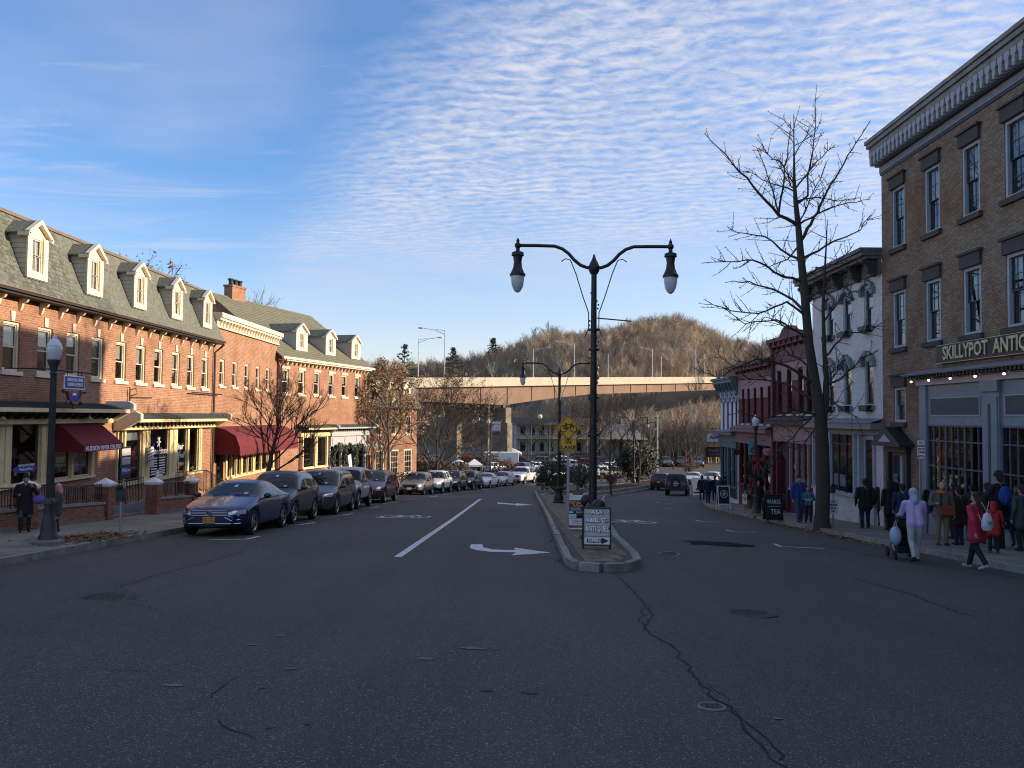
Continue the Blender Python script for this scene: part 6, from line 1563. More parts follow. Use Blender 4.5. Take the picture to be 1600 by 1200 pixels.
def wheel_parts(r, style):
    if (r, style) in WH: return WH[(r, style)]
    w = .205; t = MB(); k = r*.66 if style != 'truck' else r*.60
    t.lathe([(k, -w/2+.02), (r*.93, -w/2), (r, -w/2+.03), (r, w/2-.03), (r*.93, w/2), (k, w/2-.01)], 28, axis='x', caps=False)
    h = MB(); h.lathe([(k, w/2-.012), (k*.93, w/2-.03), (k*.90, w/2-.07), (k*.2, w/2-.075), (.001, w/2-.075)], 24, axis='x', caps=False, m=1)
    h.lathe([(k*1.0, w/2-.012), (k*.985, w/2-.002), (k*.90, w/2-.018)], 24, axis='x', caps=False, m=0)
    n = {'five': 5, 'ten': 10, 'truck': 6}[style]
    for i in range(n):
        a = 2*math.pi*i/n; c = (w/2-.035, k*.52*math.cos(a), k*.52*math.sin(a)); h.cbox(c, (.035, k*.84, k*(.20 if n < 8 else .11)), rot=Matrix.Rotation(a, 3, 'X'))
    h.lathe([(k*.24, w/2-.05), (k*.22, w/2-.012), (.001, w/2-.008)], 14, axis='x', caps=False)
    WH[(r, style)] = (t.mesh('wheel', tyre_m, 40), h.mesh('rim', [alloy, blackpl], 30)); return WH[(r, style)]
ROT = []
def car(spec, pt, name, label, x, y, heading=0, group=None, far=False, style='five', plate=None, grille='bar', lights='std', trimc=None, rails=False, cat='car', emblem=None, rear_view=False, mirrorm=None, chrome_strip=False, spare=False):
    s = spec; z = G(x, y); dx, dy = -math.sin(heading), math.cos(heading)   # body axis
    e = .9; gx = (G(x+e, y)-G(x-e, y))/(2*e); gy = (G(x, y+e)-G(x, y-e))/(2*e)
    nrm = Vector((-gx, -gy, 1)).normalized(); fy = Vector((dx, dy, 0)); fy = (fy-nrm*fy.dot(nrm)).normalized(); fx = fy.cross(nrm).normalized()
    t = thing(name, label, cat, (0, 0, 0), 0, group); t.matrix_world = Matrix.Translation((x, y, z)) @ Matrix((fx, fy, nrm)).transposed().to_4x4(); t.matrix_basis = t.matrix_world
    clad = blackpl
    me0 = s.cage().mesh('body', [pt, carglass, carglass, carglass, blackpl, clad]); smooth_fix(me0)
    me = evaluate(me0, [('SUBSURF', dict(levels=1 if far else 2, render_levels=1 if far else 2))])
    co = np.zeros(len(me.vertices)*3); me.vertices.foreach_get('co', co); co = co.reshape(-1, 3)
    polys = [tuple(p.vertices) for p in me.polygons]; mi = [p.material_index for p in me.polygons]
    bvh = BVHTree.FromPolygons([tuple(c) for c in co], polys)
    def part(name_, sel, mats):
        fs = [polys[i] for i in range(len(polys)) if sel(i)]
        if not fs: return None
        mm = [mi[i] for i in range(len(polys)) if sel(i)]
        used = sorted({v for f in fs for v in f}); mp = {v: i for i, v in enumerate(used)}
        q = MB(); q.v = [tuple(co[v]) for v in used]; q.f = [tuple(mp[v] for v in f) for f in fs]; q.m = mm
        m2 = q.mesh(name_, mats)
        for p in m2.polygons: p.use_smooth = True
        return link(name_, m2, t)
    cen = [co[list(p)].mean(0) for p in polys]
    part('body', lambda i: mi[i] in (0, 4, 5), [pt, carglass, carglass, carglass, blackpl, clad])
    part('windshield', lambda i: mi[i] == 1, [carglass]*2)
    part('side_window', lambda i: mi[i] == 2 and cen[i][0] > 0, [carglass]*3); part('side_window', lambda i: mi[i] == 2 and cen[i][0] < 0, [carglass]*3)
    part('rear_window', lambda i: mi[i] == 3, [carglass]*4)
    def front(x_, z_, off=.008):
        h = bvh.ray_cast(Vector((x_, -s.L, z_)), Vector((0, 1, 0)))[0]; return Vector((x_, (h.y if h else -s.L/2)-off, z_))
    def back(x_, z_, off=.008):
        h = bvh.ray_cast(Vector((x_, s.L, z_)), Vector((0, -1, 0)))[0]; return Vector((x_, (h.y if h else s.L/2)+off, z_))
    def sidep(y_, z_, sg, off=.004):
        h = bvh.ray_cast(Vector((sg*3, y_, z_)), Vector((-sg, 0, 0)))[0]; return Vector(((h.x if h else sg*s.W/2)+sg*off, y_, z_))
    def patch(fn, poly, nx=6, nz=3):
        """quad patch following the surface; poly = four corners (x,z) : lower-left, lower-right, upper-right, upper-left"""
        q = []
        for j in range(nz+1):
            for i in range(nx+1):
                u, v = i/nx, j/nz; a = [poly[0][k]*(1-u)+poly[1][k]*u for k in (0, 1)]; b = [poly[3][k]*(1-u)+poly[2][k]*u for k in (0, 1)]
                q.append(fn(a[0]*(1-v)+b[0]*v, a[1]*(1-v)+b[1]*v))
        return q, [(j*(nx+1)+i, j*(nx+1)+i+1, (j+1)*(nx+1)+i+1, (j+1)*(nx+1)+i) for j in range(nz) for i in range(nx)]
    # wheels
    wm, rm = wheel_parts(s.r, style)
    for sx in (-1, 1):
        for yc in (s.fa-s.L/2, s.ra-s.L/2):
            o = link('wheel', wm, t, (sx*(s.W/2-.125), yc, s.r), rot=(0, 0, 0 if sx > 0 else math.pi)); link('rim', rm, o)
    if not far or True:
        hz = s.hood[0]-.03; W2 = s.W/2
        # lamps
        lw = {'std': (.30, .13), 'slim': (.36, .10), 'tall': (.24, .22), 'round': (.2, .2), 'box': (.26, .18)}[lights]
        for sx in (-1, 1):
            xi, xo = sx*(W2*.92-lw[0]), sx*W2*.90
            if lights == 'std' or lights == 'slim': P = [(xi, hz-.13), (xo, hz-.11), (xo, hz-.11+lw[1]+.02), (xi, hz-.13+lw[1]*.75)]
            else: P = [(xi, hz-.12-lw[1]*.3), (xo*.97, hz-.12-lw[1]*.3), (xo*.97, hz-.12+lw[1]*.7), (xi, hz-.12+lw[1]*.7)]
            if sx < 0: P = [P[1], P[0], P[3], P[2]]
            v, f = patch(lambda a, b: front(a, b, .012), P, 6, 3); o = MB().add(v, f).build('headlight', headl, t, smooth=True)
            v, f = patch(lambda a, b: front(a, b, .016), [(sx*(W2*.92-lw[0]*.62)-.05, hz-.09), (sx*(W2*.92-lw[0]*.62)+.05, hz-.09), (sx*(W2*.92-lw[0]*.62)+.045, hz-.02), (sx*(W2*.92-lw[0]*.62)-.045, hz-.02)], 3, 2); MB().add(v, f).build('lamp_lens', chrome, o, smooth=True)
            tz = s.deck-.12 if not s.bed else s.deck-.2
            v, f = patch(lambda a, b: back(a, b, .012), [(sx*W2*.55, tz-.16), (sx*W2*.9, tz-.16), (sx*W2*.86, tz+.04), (sx*W2*.58, tz+.04)], 4, 3); MB().add(v, f).build('tail_light', redl, t, smooth=True)
        gw = W2*.92-lw[0]-.03
        if grille == 'bar':
            v, f = patch(lambda a, b: front(a, b, .010), [(-gw, hz-.15), (gw, hz-.15), (gw*1.0, hz-.02), (-gw*1.0, hz-.02)], 8, 2); o = MB().add(v, f).build('grille', blackpl, t, smooth=True); q = MB()
            for zz in (hz-.145, hz-.105, hz-.065, hz-.025): q.tube([front(-gw+2*gw*i/10, zz, .016) for i in range(11)], .0085, 5)
            q.build('chrome_bar', chrome, o, smooth=True)
        elif grille == 'mesh':
            v, f = patch(lambda a, b: front(a, b, .010), [(-gw*.75, hz-.28), (gw*.75, hz-.28), (gw, hz-.03), (-gw, hz-.03)], 8, 3); o = MB().add(v, f).build('grille', blackpl, t, smooth=True)
            q = MB(); q.tube([front(-gw*1.0, hz-.04, .014), front(-gw*.78, hz-.27, .014), front(0, hz-.30, .014), front(gw*.78, hz-.27, .014), front(gw, hz-.04, .014)], .011, 5); q.build('chrome_bar', chrome, o)
        else:
            v, f = patch(lambda a, b: front(a, b, .010), [(-gw, hz-.22), (gw, hz-.22), (gw, hz-.02), (-gw, hz-.02)], 8, 2); o = MB().add(v, f).build('grille', blackpl, t, smooth=True); q = MB()
            for i in range(8): x_ = -gw+2*gw*(i+.5)/8; q.tube([front(x_, hz-.21, .014), front(x_, hz-.03, .014)], .014, 5)
            q.build('chrome_bar', chrome, o)
        lz = s.gc+.17
        v, f = patch(lambda a, b: front(a, b, .008), [(-W2*.55, lz-.08), (W2*.55, lz-.08), (W2*.62, lz+.05), (-W2*.62, lz+.05)], 8, 2); MB().add(v, f).build('lower_intake', blackpl, t, smooth=True)
        if chrome_strip:
            q = MB(); q.tube([front(-W2*.80+W2*1.6*i/14, s.gc+.14, .012) for i in range(15)], .013, 5)
            for sx in (-1, 1): q.tube([front(sx*W2*.44, lz+.13, .012), front(sx*W2*.60, lz+.05, .012), front(sx*W2*.80, lz+.07, .012)], .013, 5); q.tube([front(sx*W2*.52, lz+.15, .012), front(sx*W2*.78, lz+.17, .012)], .011, 5)
            q.build('bumper_trim', chrome, t)
        if plate:
            pz = lz+.06; c = front(0, pz, .02); q = MB(); q.box(-.155, .155, c.y-.008, c.y+.03, pz-.078, pz+.078); o = q.build('licence_plate', plate_y, t)
            text(plate, .115, pm('plate_ink', (.03, .03, .08), .6), o, (0, c.y-.010, pz), align='CENTER', sx=.72, extrude=.002)
        else:
            pz = lz+.06; c = front(0, pz, .02); q = MB(); q.box(-.155, .155, c.y-.008, c.y+.03, pz-.078, pz+.078); q.build('licence_plate', plate_y if RND.random() < .6 else wht, t)
        c = back(0, s.deck-.30, .01); q = MB(); q.box(-.155, .155, c.y-.01, c.y+.012, s.deck-.38, s.deck-.22); q.build('licence_plate', plate_y if RND.random() < .7 else wht, t)
        if emblem:
            c = front(0, hz-.085, .03); q = MB(); rr_ = .072
            q.tube([(rr_*math.cos(a), c.y, hz-.085+rr_*math.sin(a)) for a in [i*math.pi/10 for i in range(21)]], .008, 6)
            q.tube([(-.030, c.y, hz-.085+.062), (0, c.y, hz-.085+.008), (.030, c.y, hz-.085+.062)], .007, 5)
            q.tube([(-.058, c.y, hz-.085+.038), (-.026, c.y, hz-.085-.058), (0, c.y, hz-.085-.008), (.026, c.y, hz-.085-.058), (.058, c.y, hz-.085+.038)], .007, 5); q.build('emblem', chrome, t)
            q = MB(); q.lathe([(.001, 0), (rr_, .0), (rr_, .014), (.001, .014)], 16, (0, c.y+.006, hz-.085), axis='y'); q.build('emblem_disc', navy, t)
        # mirrors, handles, door lines
        ym = s.cowl+.30-s.L/2; zm = s.beltz(s.cowl)+.06
        for sx in (-1, 1):
            a = sidep(ym, zm-.06, sx); q = MB(); q.ball((a.x+sx*.12, ym, zm+.03), (.11, .075, .075), seg=10, rings=6); q.tube([a, (a.x+sx*.07, ym, zm)], .025, 5); q.build('wing_mirror', mirrorm or pt, t, smooth=True)
            ds = sorted([s.cowl+.12]+[(p0+p1)/2 for p0, p1 in s.pill]); ds = [d for d in ds if d < s.ra+.2]
            dl = MB(); zlo = s.gc+.14
            for d in ds:
                yd = d-s.L/2; zz = [zlo+(s.beltz(d)-.01-zlo)*i/6 for i in range(7)]
                for i in range(6):
                    if abs(d-s.ra) < s.r*1.2 and zz[i] < s.r*2.2: continue
                    p, r_ = sidep(yd, zz[i], sx, .003), sidep(yd, zz[i+1], sx, .003); w_ = Vector((0, .008, 0)); dl.add([p-w_, p+w_, r_+w_, r_-w_], [(0, 1, 2, 3)])
            y0_, y1_ = ds[0]-s.L/2, ds[-1]-s.L/2
            if dl.f: dl.build('door_seam', blackpl, t)
            for d in ds[1:]:
                a = sidep(d-.22-s.L/2, s.beltz(d)-.10, sx, .02); q = MB(); q.box(a.x-.012, a.x+.012, a.y-.09, a.y+.09, a.z-.014, a.z+.014); q.build('door_handle', pt if not trimc else trimc, t)
            q = MB(); n = 10; q.tube([sidep(s.cowl+.1+(s.qe-s.cowl-.1)*i/n-s.L/2, s.beltz(s.cowl+(s.qe-s.cowl)*i/n)+.005, sx, .006) for i in range(n+1)], .011, 4); q.build('window_trim', trimc or blackpl, t)
            if s.clad:
                for c in (s.fa, s.ra):
                    P = []
                    for i in range(11):
                        a_ = math.pi*i/10; yy = c-s.L/2+s.r*1.22*math.cos(a_); zz = s.r+s.r*1.22*math.sin(a_); P.append(sidep(yy, min(zz, s.beltz(c)-.1), sx, .0))
                    q = MB(); q.tube(P, .035, 6); q.build('wheel_arch_trim', s.clad, t, smooth=True)
            if rails:
                q = MB(); q.tube([(sx*s.wt*.95, s.roof0+.25-s.L/2, s.H+.0), (sx*s.wt*.95, s.roof0+.4-s.L/2, s.H+.06), (sx*s.wt*.95, s.roof1-.3-s.L/2, s.H+.05), (sx*s.wt*.95, s.roof1-.1-s.L/2, s.H-.02)], .016, 5); q.build('roof_rail', blackpl, t)
        # windscreen stickers, wipers, steering wheel hint behind the glass
        if not far:
            ysw = s.cowl-.02-s.L/2
            q = MB()
            for x_ in (-.45, .12):
                P = []
                for i in range(5):
                    xx = x_+.42*i/4; h = bvh.ray_cast(Vector((xx, ysw+.06+.01*i, 3)), Vector((0, 0, -1)))[0]
                    if h: P.append(h+Vector((0, -.01, .012)))
                if len(P) > 1: q.tube(P, .009, 4)
            if q.f: q.build('wiper', blackpl, t)
            for xx, zz, w_ in ((.42, s.hood[1]+.10, .11), (0.02, s.H-.17, .09)):
                v, f = patch(lambda a, b: front(a, b, .004), [(xx-w_/2, zz-.03), (xx+w_/2, zz-.03), (xx+w_/2, zz+.03), (xx-w_/2, zz+.03)], 2, 1); MB().add(v, f).build('windscreen_sticker', pm('sticker', (.5, .52, .55), .5), t)
    if s.bed:
        q = MB(); q.box(-s.W/2*.80, s.W/2*.80, s.rear+.08-s.L/2, s.L/2-.08, s.deck+.012, s.deck+.02); q.build('bed_liner', blackpl, t)
    if spare:
        o = link('spare_wheel', wm, t, (0, s.L/2+.09, s.deck-.15), rot=(0, 0, math.pi/2)); link('rim', rm, o)
        q = MB()
        for sx in (-1, 1): q.tube([(sx*.08, s.L/2+.22, s.deck+.25), (sx*.45, s.L/2+.5, s.deck-.35)], .02, 5); q.tube([(sx*.08, s.L/2+.05, s.deck+.25), (sx*.08, s.L/2+.30, s.deck+.28)], .02, 5)
        q.build('cycle_rack', iron, t); q = MB(); q.box(-s.W/2*.95, s.W/2*.95, s.L/2-.02, s.L/2+.16, .5, .68); q.build('bumper', blackpl, t)
        for sx in (-1, 1): q = MB(); q.box(sx*s.W/2*.8-.08, sx*s.W/2*.8+.08, s.L/2-.02, s.L/2+.03, s.deck-.25, s.deck-.05); q.build('tail_light', redl, t)
    return t
SEDAN = dict(L=4.87, W=1.83, H=1.44, fo=.93, ro=1.13, r=.335, hood=(.72, .98), cowl=1.42, roof0=2.22, roof1=3.25, rear=4.18, deck=1.06, belt=(.90, 1.0), gc=.20, wt=.60, pill=((2.70, 2.80),), qend=3.92)
CUV = dict(L=4.55, W=1.84, H=1.69, fo=.92, ro=.93, r=.36, hood=(.84, 1.09), cowl=1.32, roof0=2.08, roof1=3.85, rear=4.36, deck=1.12, belt=(1.02, 1.13), gc=.26, wt=.64, pill=((2.52, 2.62), (3.42, 3.50)), qend=4.05, clad=blackpl, tail=.8)
VAN = dict(L=5.1, W=1.98, H=1.74, fo=.98, ro=1.05, r=.345, hood=(.86, 1.10), cowl=1.18, roof0=2.12, roof1=4.55, rear=4.96, deck=1.12, belt=(.98, 1.06), gc=.20, wt=.74, pill=((2.55, 2.66), (3.62, 3.74)), qend=4.55, tail=.75)
BOX = dict(L=4.74, W=1.92, H=1.86, fo=.82, ro=1.02, r=.41, hood=(1.05, 1.13), cowl=1.46, roof0=1.86, roof1=4.42, rear=4.66, deck=1.20, belt=(1.18, 1.20), gc=.34, wt=.78, pill=((2.50, 2.64), (3.40, 3.54)), qend=4.30, boxy=1.0, clad=blackpl, tail=.95)
WAGON = dict(L=4.5, W=1.75, H=1.59, fo=.90, ro=1.05, r=.335, hood=(.78, .98), cowl=1.42, roof0=2.10, roof1=4.0, rear=4.40, deck=1.02, belt=(.92, .98), gc=.24, wt=.62, pill=((2.55, 2.65), (3.45, 3.54)), qend=4.2, clad=pm('grey_cladding', (.08, .08, .078), .6), tail=.75, boxy=.5)
PICK = dict(L=5.6, W=1.98, H=1.90, fo=1.0, ro=1.22, r=.40, hood=(1.06, 1.24), cowl=1.55, roof0=2.28, roof1=3.55, rear=3.92, deck=1.22, belt=(1.18, 1.22), gc=.34, wt=.72, pill=((2.75, 2.86),), qend=3.7, bed=True, boxy=.6)
JEEP = dict(L=4.3, W=1.87, H=1.85, fo=.72, ro=.98, r=.41, hood=(1.04, 1.12), cowl=1.52, roof0=1.82, roof1=4.1, rear=4.26, deck=1.18, belt=(1.12, 1.16), gc=.40, wt=.74, pill=((2.45, 2.55), (3.2, 3.3)), qend=4.1, boxy=1.0, clad=blackpl, tail=.9)
HATCH = dict(L=4.3, W=1.78, H=1.48, fo=.88, ro=.80, r=.32, hood=(.74, .98), cowl=1.22, roof0=2.02, roof1=3.45, rear=4.12, deck=1.0, belt=(.92, 1.02), gc=.2, wt=.60, pill=((2.50, 2.58),), qend=3.75)
C = lambda d, **k: Car(**{**d, **k})
ROW = 'cars parked along the left kerb'
head = lambda y: -math.atan2(lk(y+3)-lk(y-3), 6)
def row_car(spec, pt, name, label, yf, dx=0, **k):
    """front axle beside the kerb at distance yf"""
    yc = yf+(spec.L/2-spec.fo)*.97; x = lk(yc)+.25+spec.W/2+dx; a = head(yc)
    return car(spec, pt, name, label, x, yc, a, ROW, **k)
row_car(C(SEDAN), paint('deep_blue', (.007, .015, .095), .45), 'parked_car', 'blue saloon with chrome grille and orange plate, first in the parked row', 22.4, lights='slim', grille='bar', emblem=True, plate='HEJ 5752', chrome_strip=True, style='five', dx=.05)
row_car(C(CUV), paint('graphite', (.030, .036, .048), .5), 'parked_car', 'dark graphite crossover parked right behind the blue saloon', 26.6, lights='slim', grille='mesh', style='five')
row_car(C(VAN, clad=None), paint('slate_grey', (.055, .055, .058), .5), 'parked_car', 'dark grey minivan between the graphite crossover and the silver boxy off-roader', 32.3, lights='std', grille='mesh', style='ten')
row_car(C(BOX), paint('silver', (.40, .40, .38), .5), 'parked_car', 'silver boxy off-roader with flat windscreen and black wheel arches', 37.0, lights='box', grille='slots', style='truck')
row_car(C(VAN, H=1.72), paint('maroon', (.085, .014, .020), .45), 'parked_car', 'maroon minivan parked in front of the silver boxy off-roader', 44.0, lights='tall', grille='bar', style='ten')
row_car(C(WAGON), paint('pewter', (.13, .13, .125), .5), 'parked_car', 'grey estate car with roof rails and orange plate', 57.0, lights='box', grille='mesh', plate='', rails=True, style='five')
row_car(C(CUV, H=1.70), paint('white', (.66, .67, .68), .05), 'parked_car', 'white crossover between the grey estate and the brown off-roader', 62.5, lights='slim', grille='mesh', style='five')
row_car(C(CUV), paint('umber', (.035, .022, .02), .4), 'parked_car', 'dark brown off-roader behind the white crossover', 68.2, lights='std', style='ten', rails=True)
row_car(C(CUV, boxy=.5), paint('black', (.012, .014, .020), .4), 'parked_car', 'black off-roader between the brown one and the white saloon', 73.6, lights='box', grille='slots', style='ten')
row_car(C(SEDAN), paint('white', (.66, .67, .68), .05), 'parked_car', 'white saloon parked behind the black off-roader', 79.4, lights='std', style='five')
row_car(C(HATCH), paint('pale_silver', (.45, .47, .48), .5), 'parked_car', 'silver hatchback between the white saloon and the white pickup', 85.2, lights='std', style='five')
row_car(C(PICK), paint('white', (.66, .67, .68), .05), 'parked_car', 'white pickup truck near the end of the parked row', 91.0, lights='box', grille='mesh', style='truck', cat='pickup truck')
row_car(C(SEDAN), paint('black', (.012, .014, .020), .4), 'parked_car', 'dark saloon behind the white pickup at the end of the row', 98.0)
# right of the median
RG = 'cars on the lower street'
def far_car(spec, pt, label, px, Y, ang, **k):
    x = (px-808)/1300*Y; return car(spec, pt, k.pop('name', 'parked_car'), label, x, Y, R(ang), k.pop('group', RG), far=k.pop('far', True), **k)
far_car(C(JEEP), paint('black_white', (.016, .016, .018), .3), 'black open-backed off-roader with spare wheel driving away down the right lane', 1058.5, 71.5, 166, style='truck', spare=True, far=False)
far_car(C(CUV, boxy=.7), paint('black', (.012, .014, .020), .4), 'black off-roader just left of the open-backed one', 1037, 83, 158, far=False)
far_car(C(SEDAN), paint('pale_silver', (.45, .47, .48), .5), 'pale saloon coming up beyond the open-backed off-roader', 1083, 96, -28)
far_car(C(HATCH), paint('mint', (.35, .45, .46), .3), 'pale blue green car beyond the people at the row end', 1112, 96, -30)
FP = 'cars in the far car park'
for px, Y, sp, pt, lab in ((1018, 141, WAGON, paint('white', (.66, .67, .68), .05), 'white car at the left end of the far car park'), (1041, 141, CUV, paint('graphite', (.030, .036, .048), .5), 'dark grey off-roader facing the street in the far car park'),
                           (1064, 143, CUV, paint('black', (.012, .014, .020), .4), 'black off-roader half hidden by the reddish tree in the far car park'), (1089, 141, CUV, paint('graphite', (.030, .036, .048), .5), 'dark off-roader at the right end of the far car park')):
    far_car(C(sp), pt, lab, px, Y, RND.uniform(-6, 6), group=FP)
BG = 'cars parked by the market'
for px, Y, sp, pt, ang, lab in ((823, 118, CUV, paint('steel_blue', (.10, .14, .22), .5), 150, 'steel blue off-roader seen from behind beyond the white pickup'), (790, 126, SEDAN, paint('graphite', (.030, .036, .048), .5), 100, 'dark saloon side-on beside the market'),
                                (845, 124, HATCH, paint('white', (.66, .67, .68), .05), 120, 'white hatchback beyond the steel blue off-roader'), (870, 120, SEDAN, paint('black', (.012, .014, .020), .4), 95, 'black saloon behind the broad evergreen shrub'), (812, 138, VAN, paint('maroon', (.085, .014, .020), .45), 85, 'maroon van in front of the white house under the bridge'),
                                (895, 128, CUV, paint('white', (.66, .67, .68), .05), 80, 'white off-roader behind the bicycle sign'), (917, 112, SEDAN, paint('pale_silver', (.45, .47, .48), .5), 110, 'silver saloon left of the near lamp post'), (947, 108, CUV, paint('white', (.66, .67, .68), .05), 125, 'white off-roader right of the near lamp post'),
                                (975, 112, SEDAN, paint('white', (.66, .67, .68), .05), 105, 'white saloon beyond the traffic cone'), (992, 120, CUV, paint('pale_silver', (.45, .47, .48), .5), 95, 'silver off-roader under the evergreen tree'), (925, 132, VAN, paint('red_van', (.22, .02, .02), .3), 90, 'red van far behind the near lamp post'), (855, 140, WAGON, paint('pewter', (.13, .13, .125), .5), 90, 'grey estate at the back of the market parking'),
                                (866, 106, SEDAN, paint('white', (.66, .67, .68), .05), 130, 'white saloon just left of the broad evergreen shrub'), (884, 140, CUV, paint('white', (.66, .67, .68), .05), 88, 'white off-roader at the back behind the bicycle sign'), (906, 146, SEDAN, paint('maroon', (.085, .014, .020), .45), 95, 'maroon saloon at the back left of the near lamp post'),
                                (958, 126, HATCH, paint('white', (.66, .67, .68), .05), 100, 'white hatchback behind the low leafless shrub'), (940, 144, SEDAN, paint('graphite', (.030, .036, .048), .5), 92, 'dark saloon in front of the pavilion'), (775, 118, CUV, paint('pale_silver', (.45, .47, .48), .5), 140, 'silver off-roader left of the purple brown shrub'),
                                (656, 92, SEDAN, paint('white', (.66, .67, .68), .05), 60, 'white car half hidden by the dense bare tree')):
    far_car(C(sp), pt, lab, px, Y, ang, group=BG)
# ================================================================== street furniture
def acorn_lamp(label, base, H, group=None, rings=True):
    t = thing('street_lamp', label, 'street lamp', base, 0, group); s = H/4.35
    m = MB(); m.lathe([(.30, 0), (.30, .08), (.20, .12)], 16); m.build('footing', concrete, t)
    m = MB(); m.lathe([(.205, .08), (.205, .16), (.165, .22), (.15, .40), (.115, .55), (.095, .80), (.11, .84), (.11, .9), (.075, .98)], 16); m.build('base', gunmetal, t, smooth=35)
    m = MB(); n = 12
    for k in range(n): a = 2*math.pi*k/n; m.tube([(.066*math.cos(a), .066*math.sin(a), .95), (.050*math.cos(a), .050*math.sin(a), 3.50*s)], [.016, .012], 4)
    m.lathe([(.068, .9), (.052, 3.52*s)], 16); m.build('pole', gunmetal, t)
    z = 3.5*s; m = MB(); m.lathe([(.055, z), (.09, z+.03), (.06, z+.07), (.075, z+.14), (.10, z+.22), (.13, z+.30), (.13, z+.325), (.09, z+.33)], 16); m.build('capital', gunmetal, t, smooth=35)
    m = MB(); m.lathe([(.10, z+.33), (.135, z+.42), (.158, z+.56), (.148, z+.62)], 16, caps=False); m.lathe([(.155, z+.62), (.085, z+.74), (.04, z+.78), (.045, z+.82), (.0, z+.87)], 16, caps=False); m.build('globe', lampglass, t, smooth=50)
    return t
b = gp(75.5, 851, .14); acorn_lamp('fluted acorn street lamp at the left kerb before the cruise office', b, 4.42)
p = gp(1181, 806, .14); rl = acorn_lamp('acorn street lamp with a Christmas wreath on the right pavement', p, (806-647)/F_PX*p.y, None)
wb = bush('wreath', 'round evergreen wreath with red ribbon hanging on the right street lamp', (p.x, p.y-.28, p.z+1.75), (.1, .1, .1), [ev1], 1, 5, cat='wreath')
for c in list(wb.children): bpy.data.objects.remove(c)
m = MB(); rr = random.Random(8)
for i in range(900):
    a = rr.uniform(0, 6.28); q = Vector((.40*math.cos(a)+rr.gauss(0, .06), rr.gauss(0, .06), .42+.40*math.sin(a)+rr.gauss(0, .06))); e = Vector((rr.gauss(0, 1), rr.gauss(0, 1), rr.gauss(0, 1))).normalized()*.06; g = e.orthogonal().normalized()*.02; m.add([q-e, q+g, q+e, q-g], [(0, 1, 2, 3)])
tag(m.build('leaves', ev1, wb), kind='stuff'); m = MB(); m.tube([(.40*math.cos(i*.314), 0, .42+.40*math.sin(i*.314)) for i in range(21)], .05, 6); m.build('ring', ev3, wb)
m = MB()
for sx in (-1, 1): m.prism([(0, .82), (sx*.28, .98), (sx*.25, .72)], 'y', -.12, -.08); m.prism([(0, .82), (sx*.12, .35), (sx*.22, .38)], 'y', -.11, -.08)
m.build('ribbon', red_s, wb)
def twin_lamp(label, base, H, reach=1.93, group='twin-arm median lamps', ornate=True, yaw=0):
    t = thing('twin_lamp_post', label, 'street lamp', base, yaw, group); zt = H; k = 1.0
    m = MB(); m.lathe([(.30, 0), (.30, .10), (.25, .14), (.25, .32), (.20, .44), (.17, .70), (.19, .74), (.19, .80), (.13, .9)], 16); m.build('base', iron, t, smooth=35)
    m = MB(); m.lathe([(.104, .85), (.086, zt*.5), (.068, zt-.42)], 14); 
    for z in (zt*.36, zt*.49, zt*.66, zt*.73): m.lathe([(.14, z), (.14, z+.05)], 14)
    m.build('pole', iron, t, smooth=35)
    m = MB(); m.lathe([(.085, zt-.5), (.14, zt-.40), (.14, zt-.30), (.10, zt-.2), (.055, zt-.12), (.02, zt), (.0, zt+.02)], 12); m.build('finial', iron, t, smooth=35)
    ya = zt+.14
    for sx in (-1, 1):
        P = [(sx*x, 0, z) for x, z in ((.0, zt-.32), (.18, zt-.33), (.34, zt-.27), (.50, zt-.14), (.64, zt+.02), (.80, ya), (1.0, ya+.07), (reach*.75, ya+.08), (reach, ya+.08))]
        m = MB(); m.tube(P, [.043]*9, 8); a = m.build('arm', iron, t, smooth=50)
        m = MB(); m.tube([(sx*.83, 0, ya-.32), (sx*.72, 0, ya-.25), (sx*.60, 0, ya-.28), (sx*.46, 0, ya-.62), (sx*.28, 0, ya-1.2), (sx*.13, 0, ya-1.62), (sx*.13, 0, ya-2.0), (sx*.22, 0, ya-2.22)], .014, 5); m.build('scroll', iron, t)
        x = sx*reach; m = MB(); m.ball((x, 0, ya+.08), .085); m.lathe([(.03, ya+.14), (.045, ya+.2), (.015, ya+.26), (.0, ya+.3)], 8, (x, 0, 0), caps=False); m.lathe([(.05, ya+.02), (.05, ya-.06), (.15, ya-.10), (.16, ya-.18), (.12, ya-.2), (.10, ya-.34), (.115, ya-.48), (.172, ya-.62), (.20, ya-.64), (.20, ya-.70), (.0, ya-.71)], 16, (x, 0, 0), caps=False)
        h = m.build('lantern', iron, t, smooth=35)
        m = MB(); m.lathe([(.172, ya-.70), (.168, ya-.82), (.138, ya-.97), (.08, ya-1.08), (.02, ya-1.12), (.0, ya-1.12)], 16, (x, 0, 0), caps=False); m.build('lamp_glass', lampglass, h, smooth=50)
    if ornate:
        m = MB(); m.tube([(.08, 0, zt*.775), (.95, 0, zt*.765)], .018, 6); m.build('banner_arm', gunmetal, t)
        m = MB(); rnd = random.Random(2)
        for i in range(40): a = i*.7; z = zt*.30+i*zt*.0145; m.ball((.115*math.cos(a), .115*math.sin(a), z), .026, seg=5, rings=4)
        tag(m.build('light_string', iron, t), kind='stuff')
    return t
Y = 20.9; b = at(926, 800, Y); b.z = G(b.x, b.y)+.15; H = at(933, 398, Y).z-b.z
twin_lamp('near tall black twin-arm lamp post on the median behind the antiques sign', b, H)
b = gp(873, 786, .15); H = at(873, 574, b.y).z-b.z; twin_lamp('second twin-arm lamp post at the far end of the paved median', b, H, ornate=False)
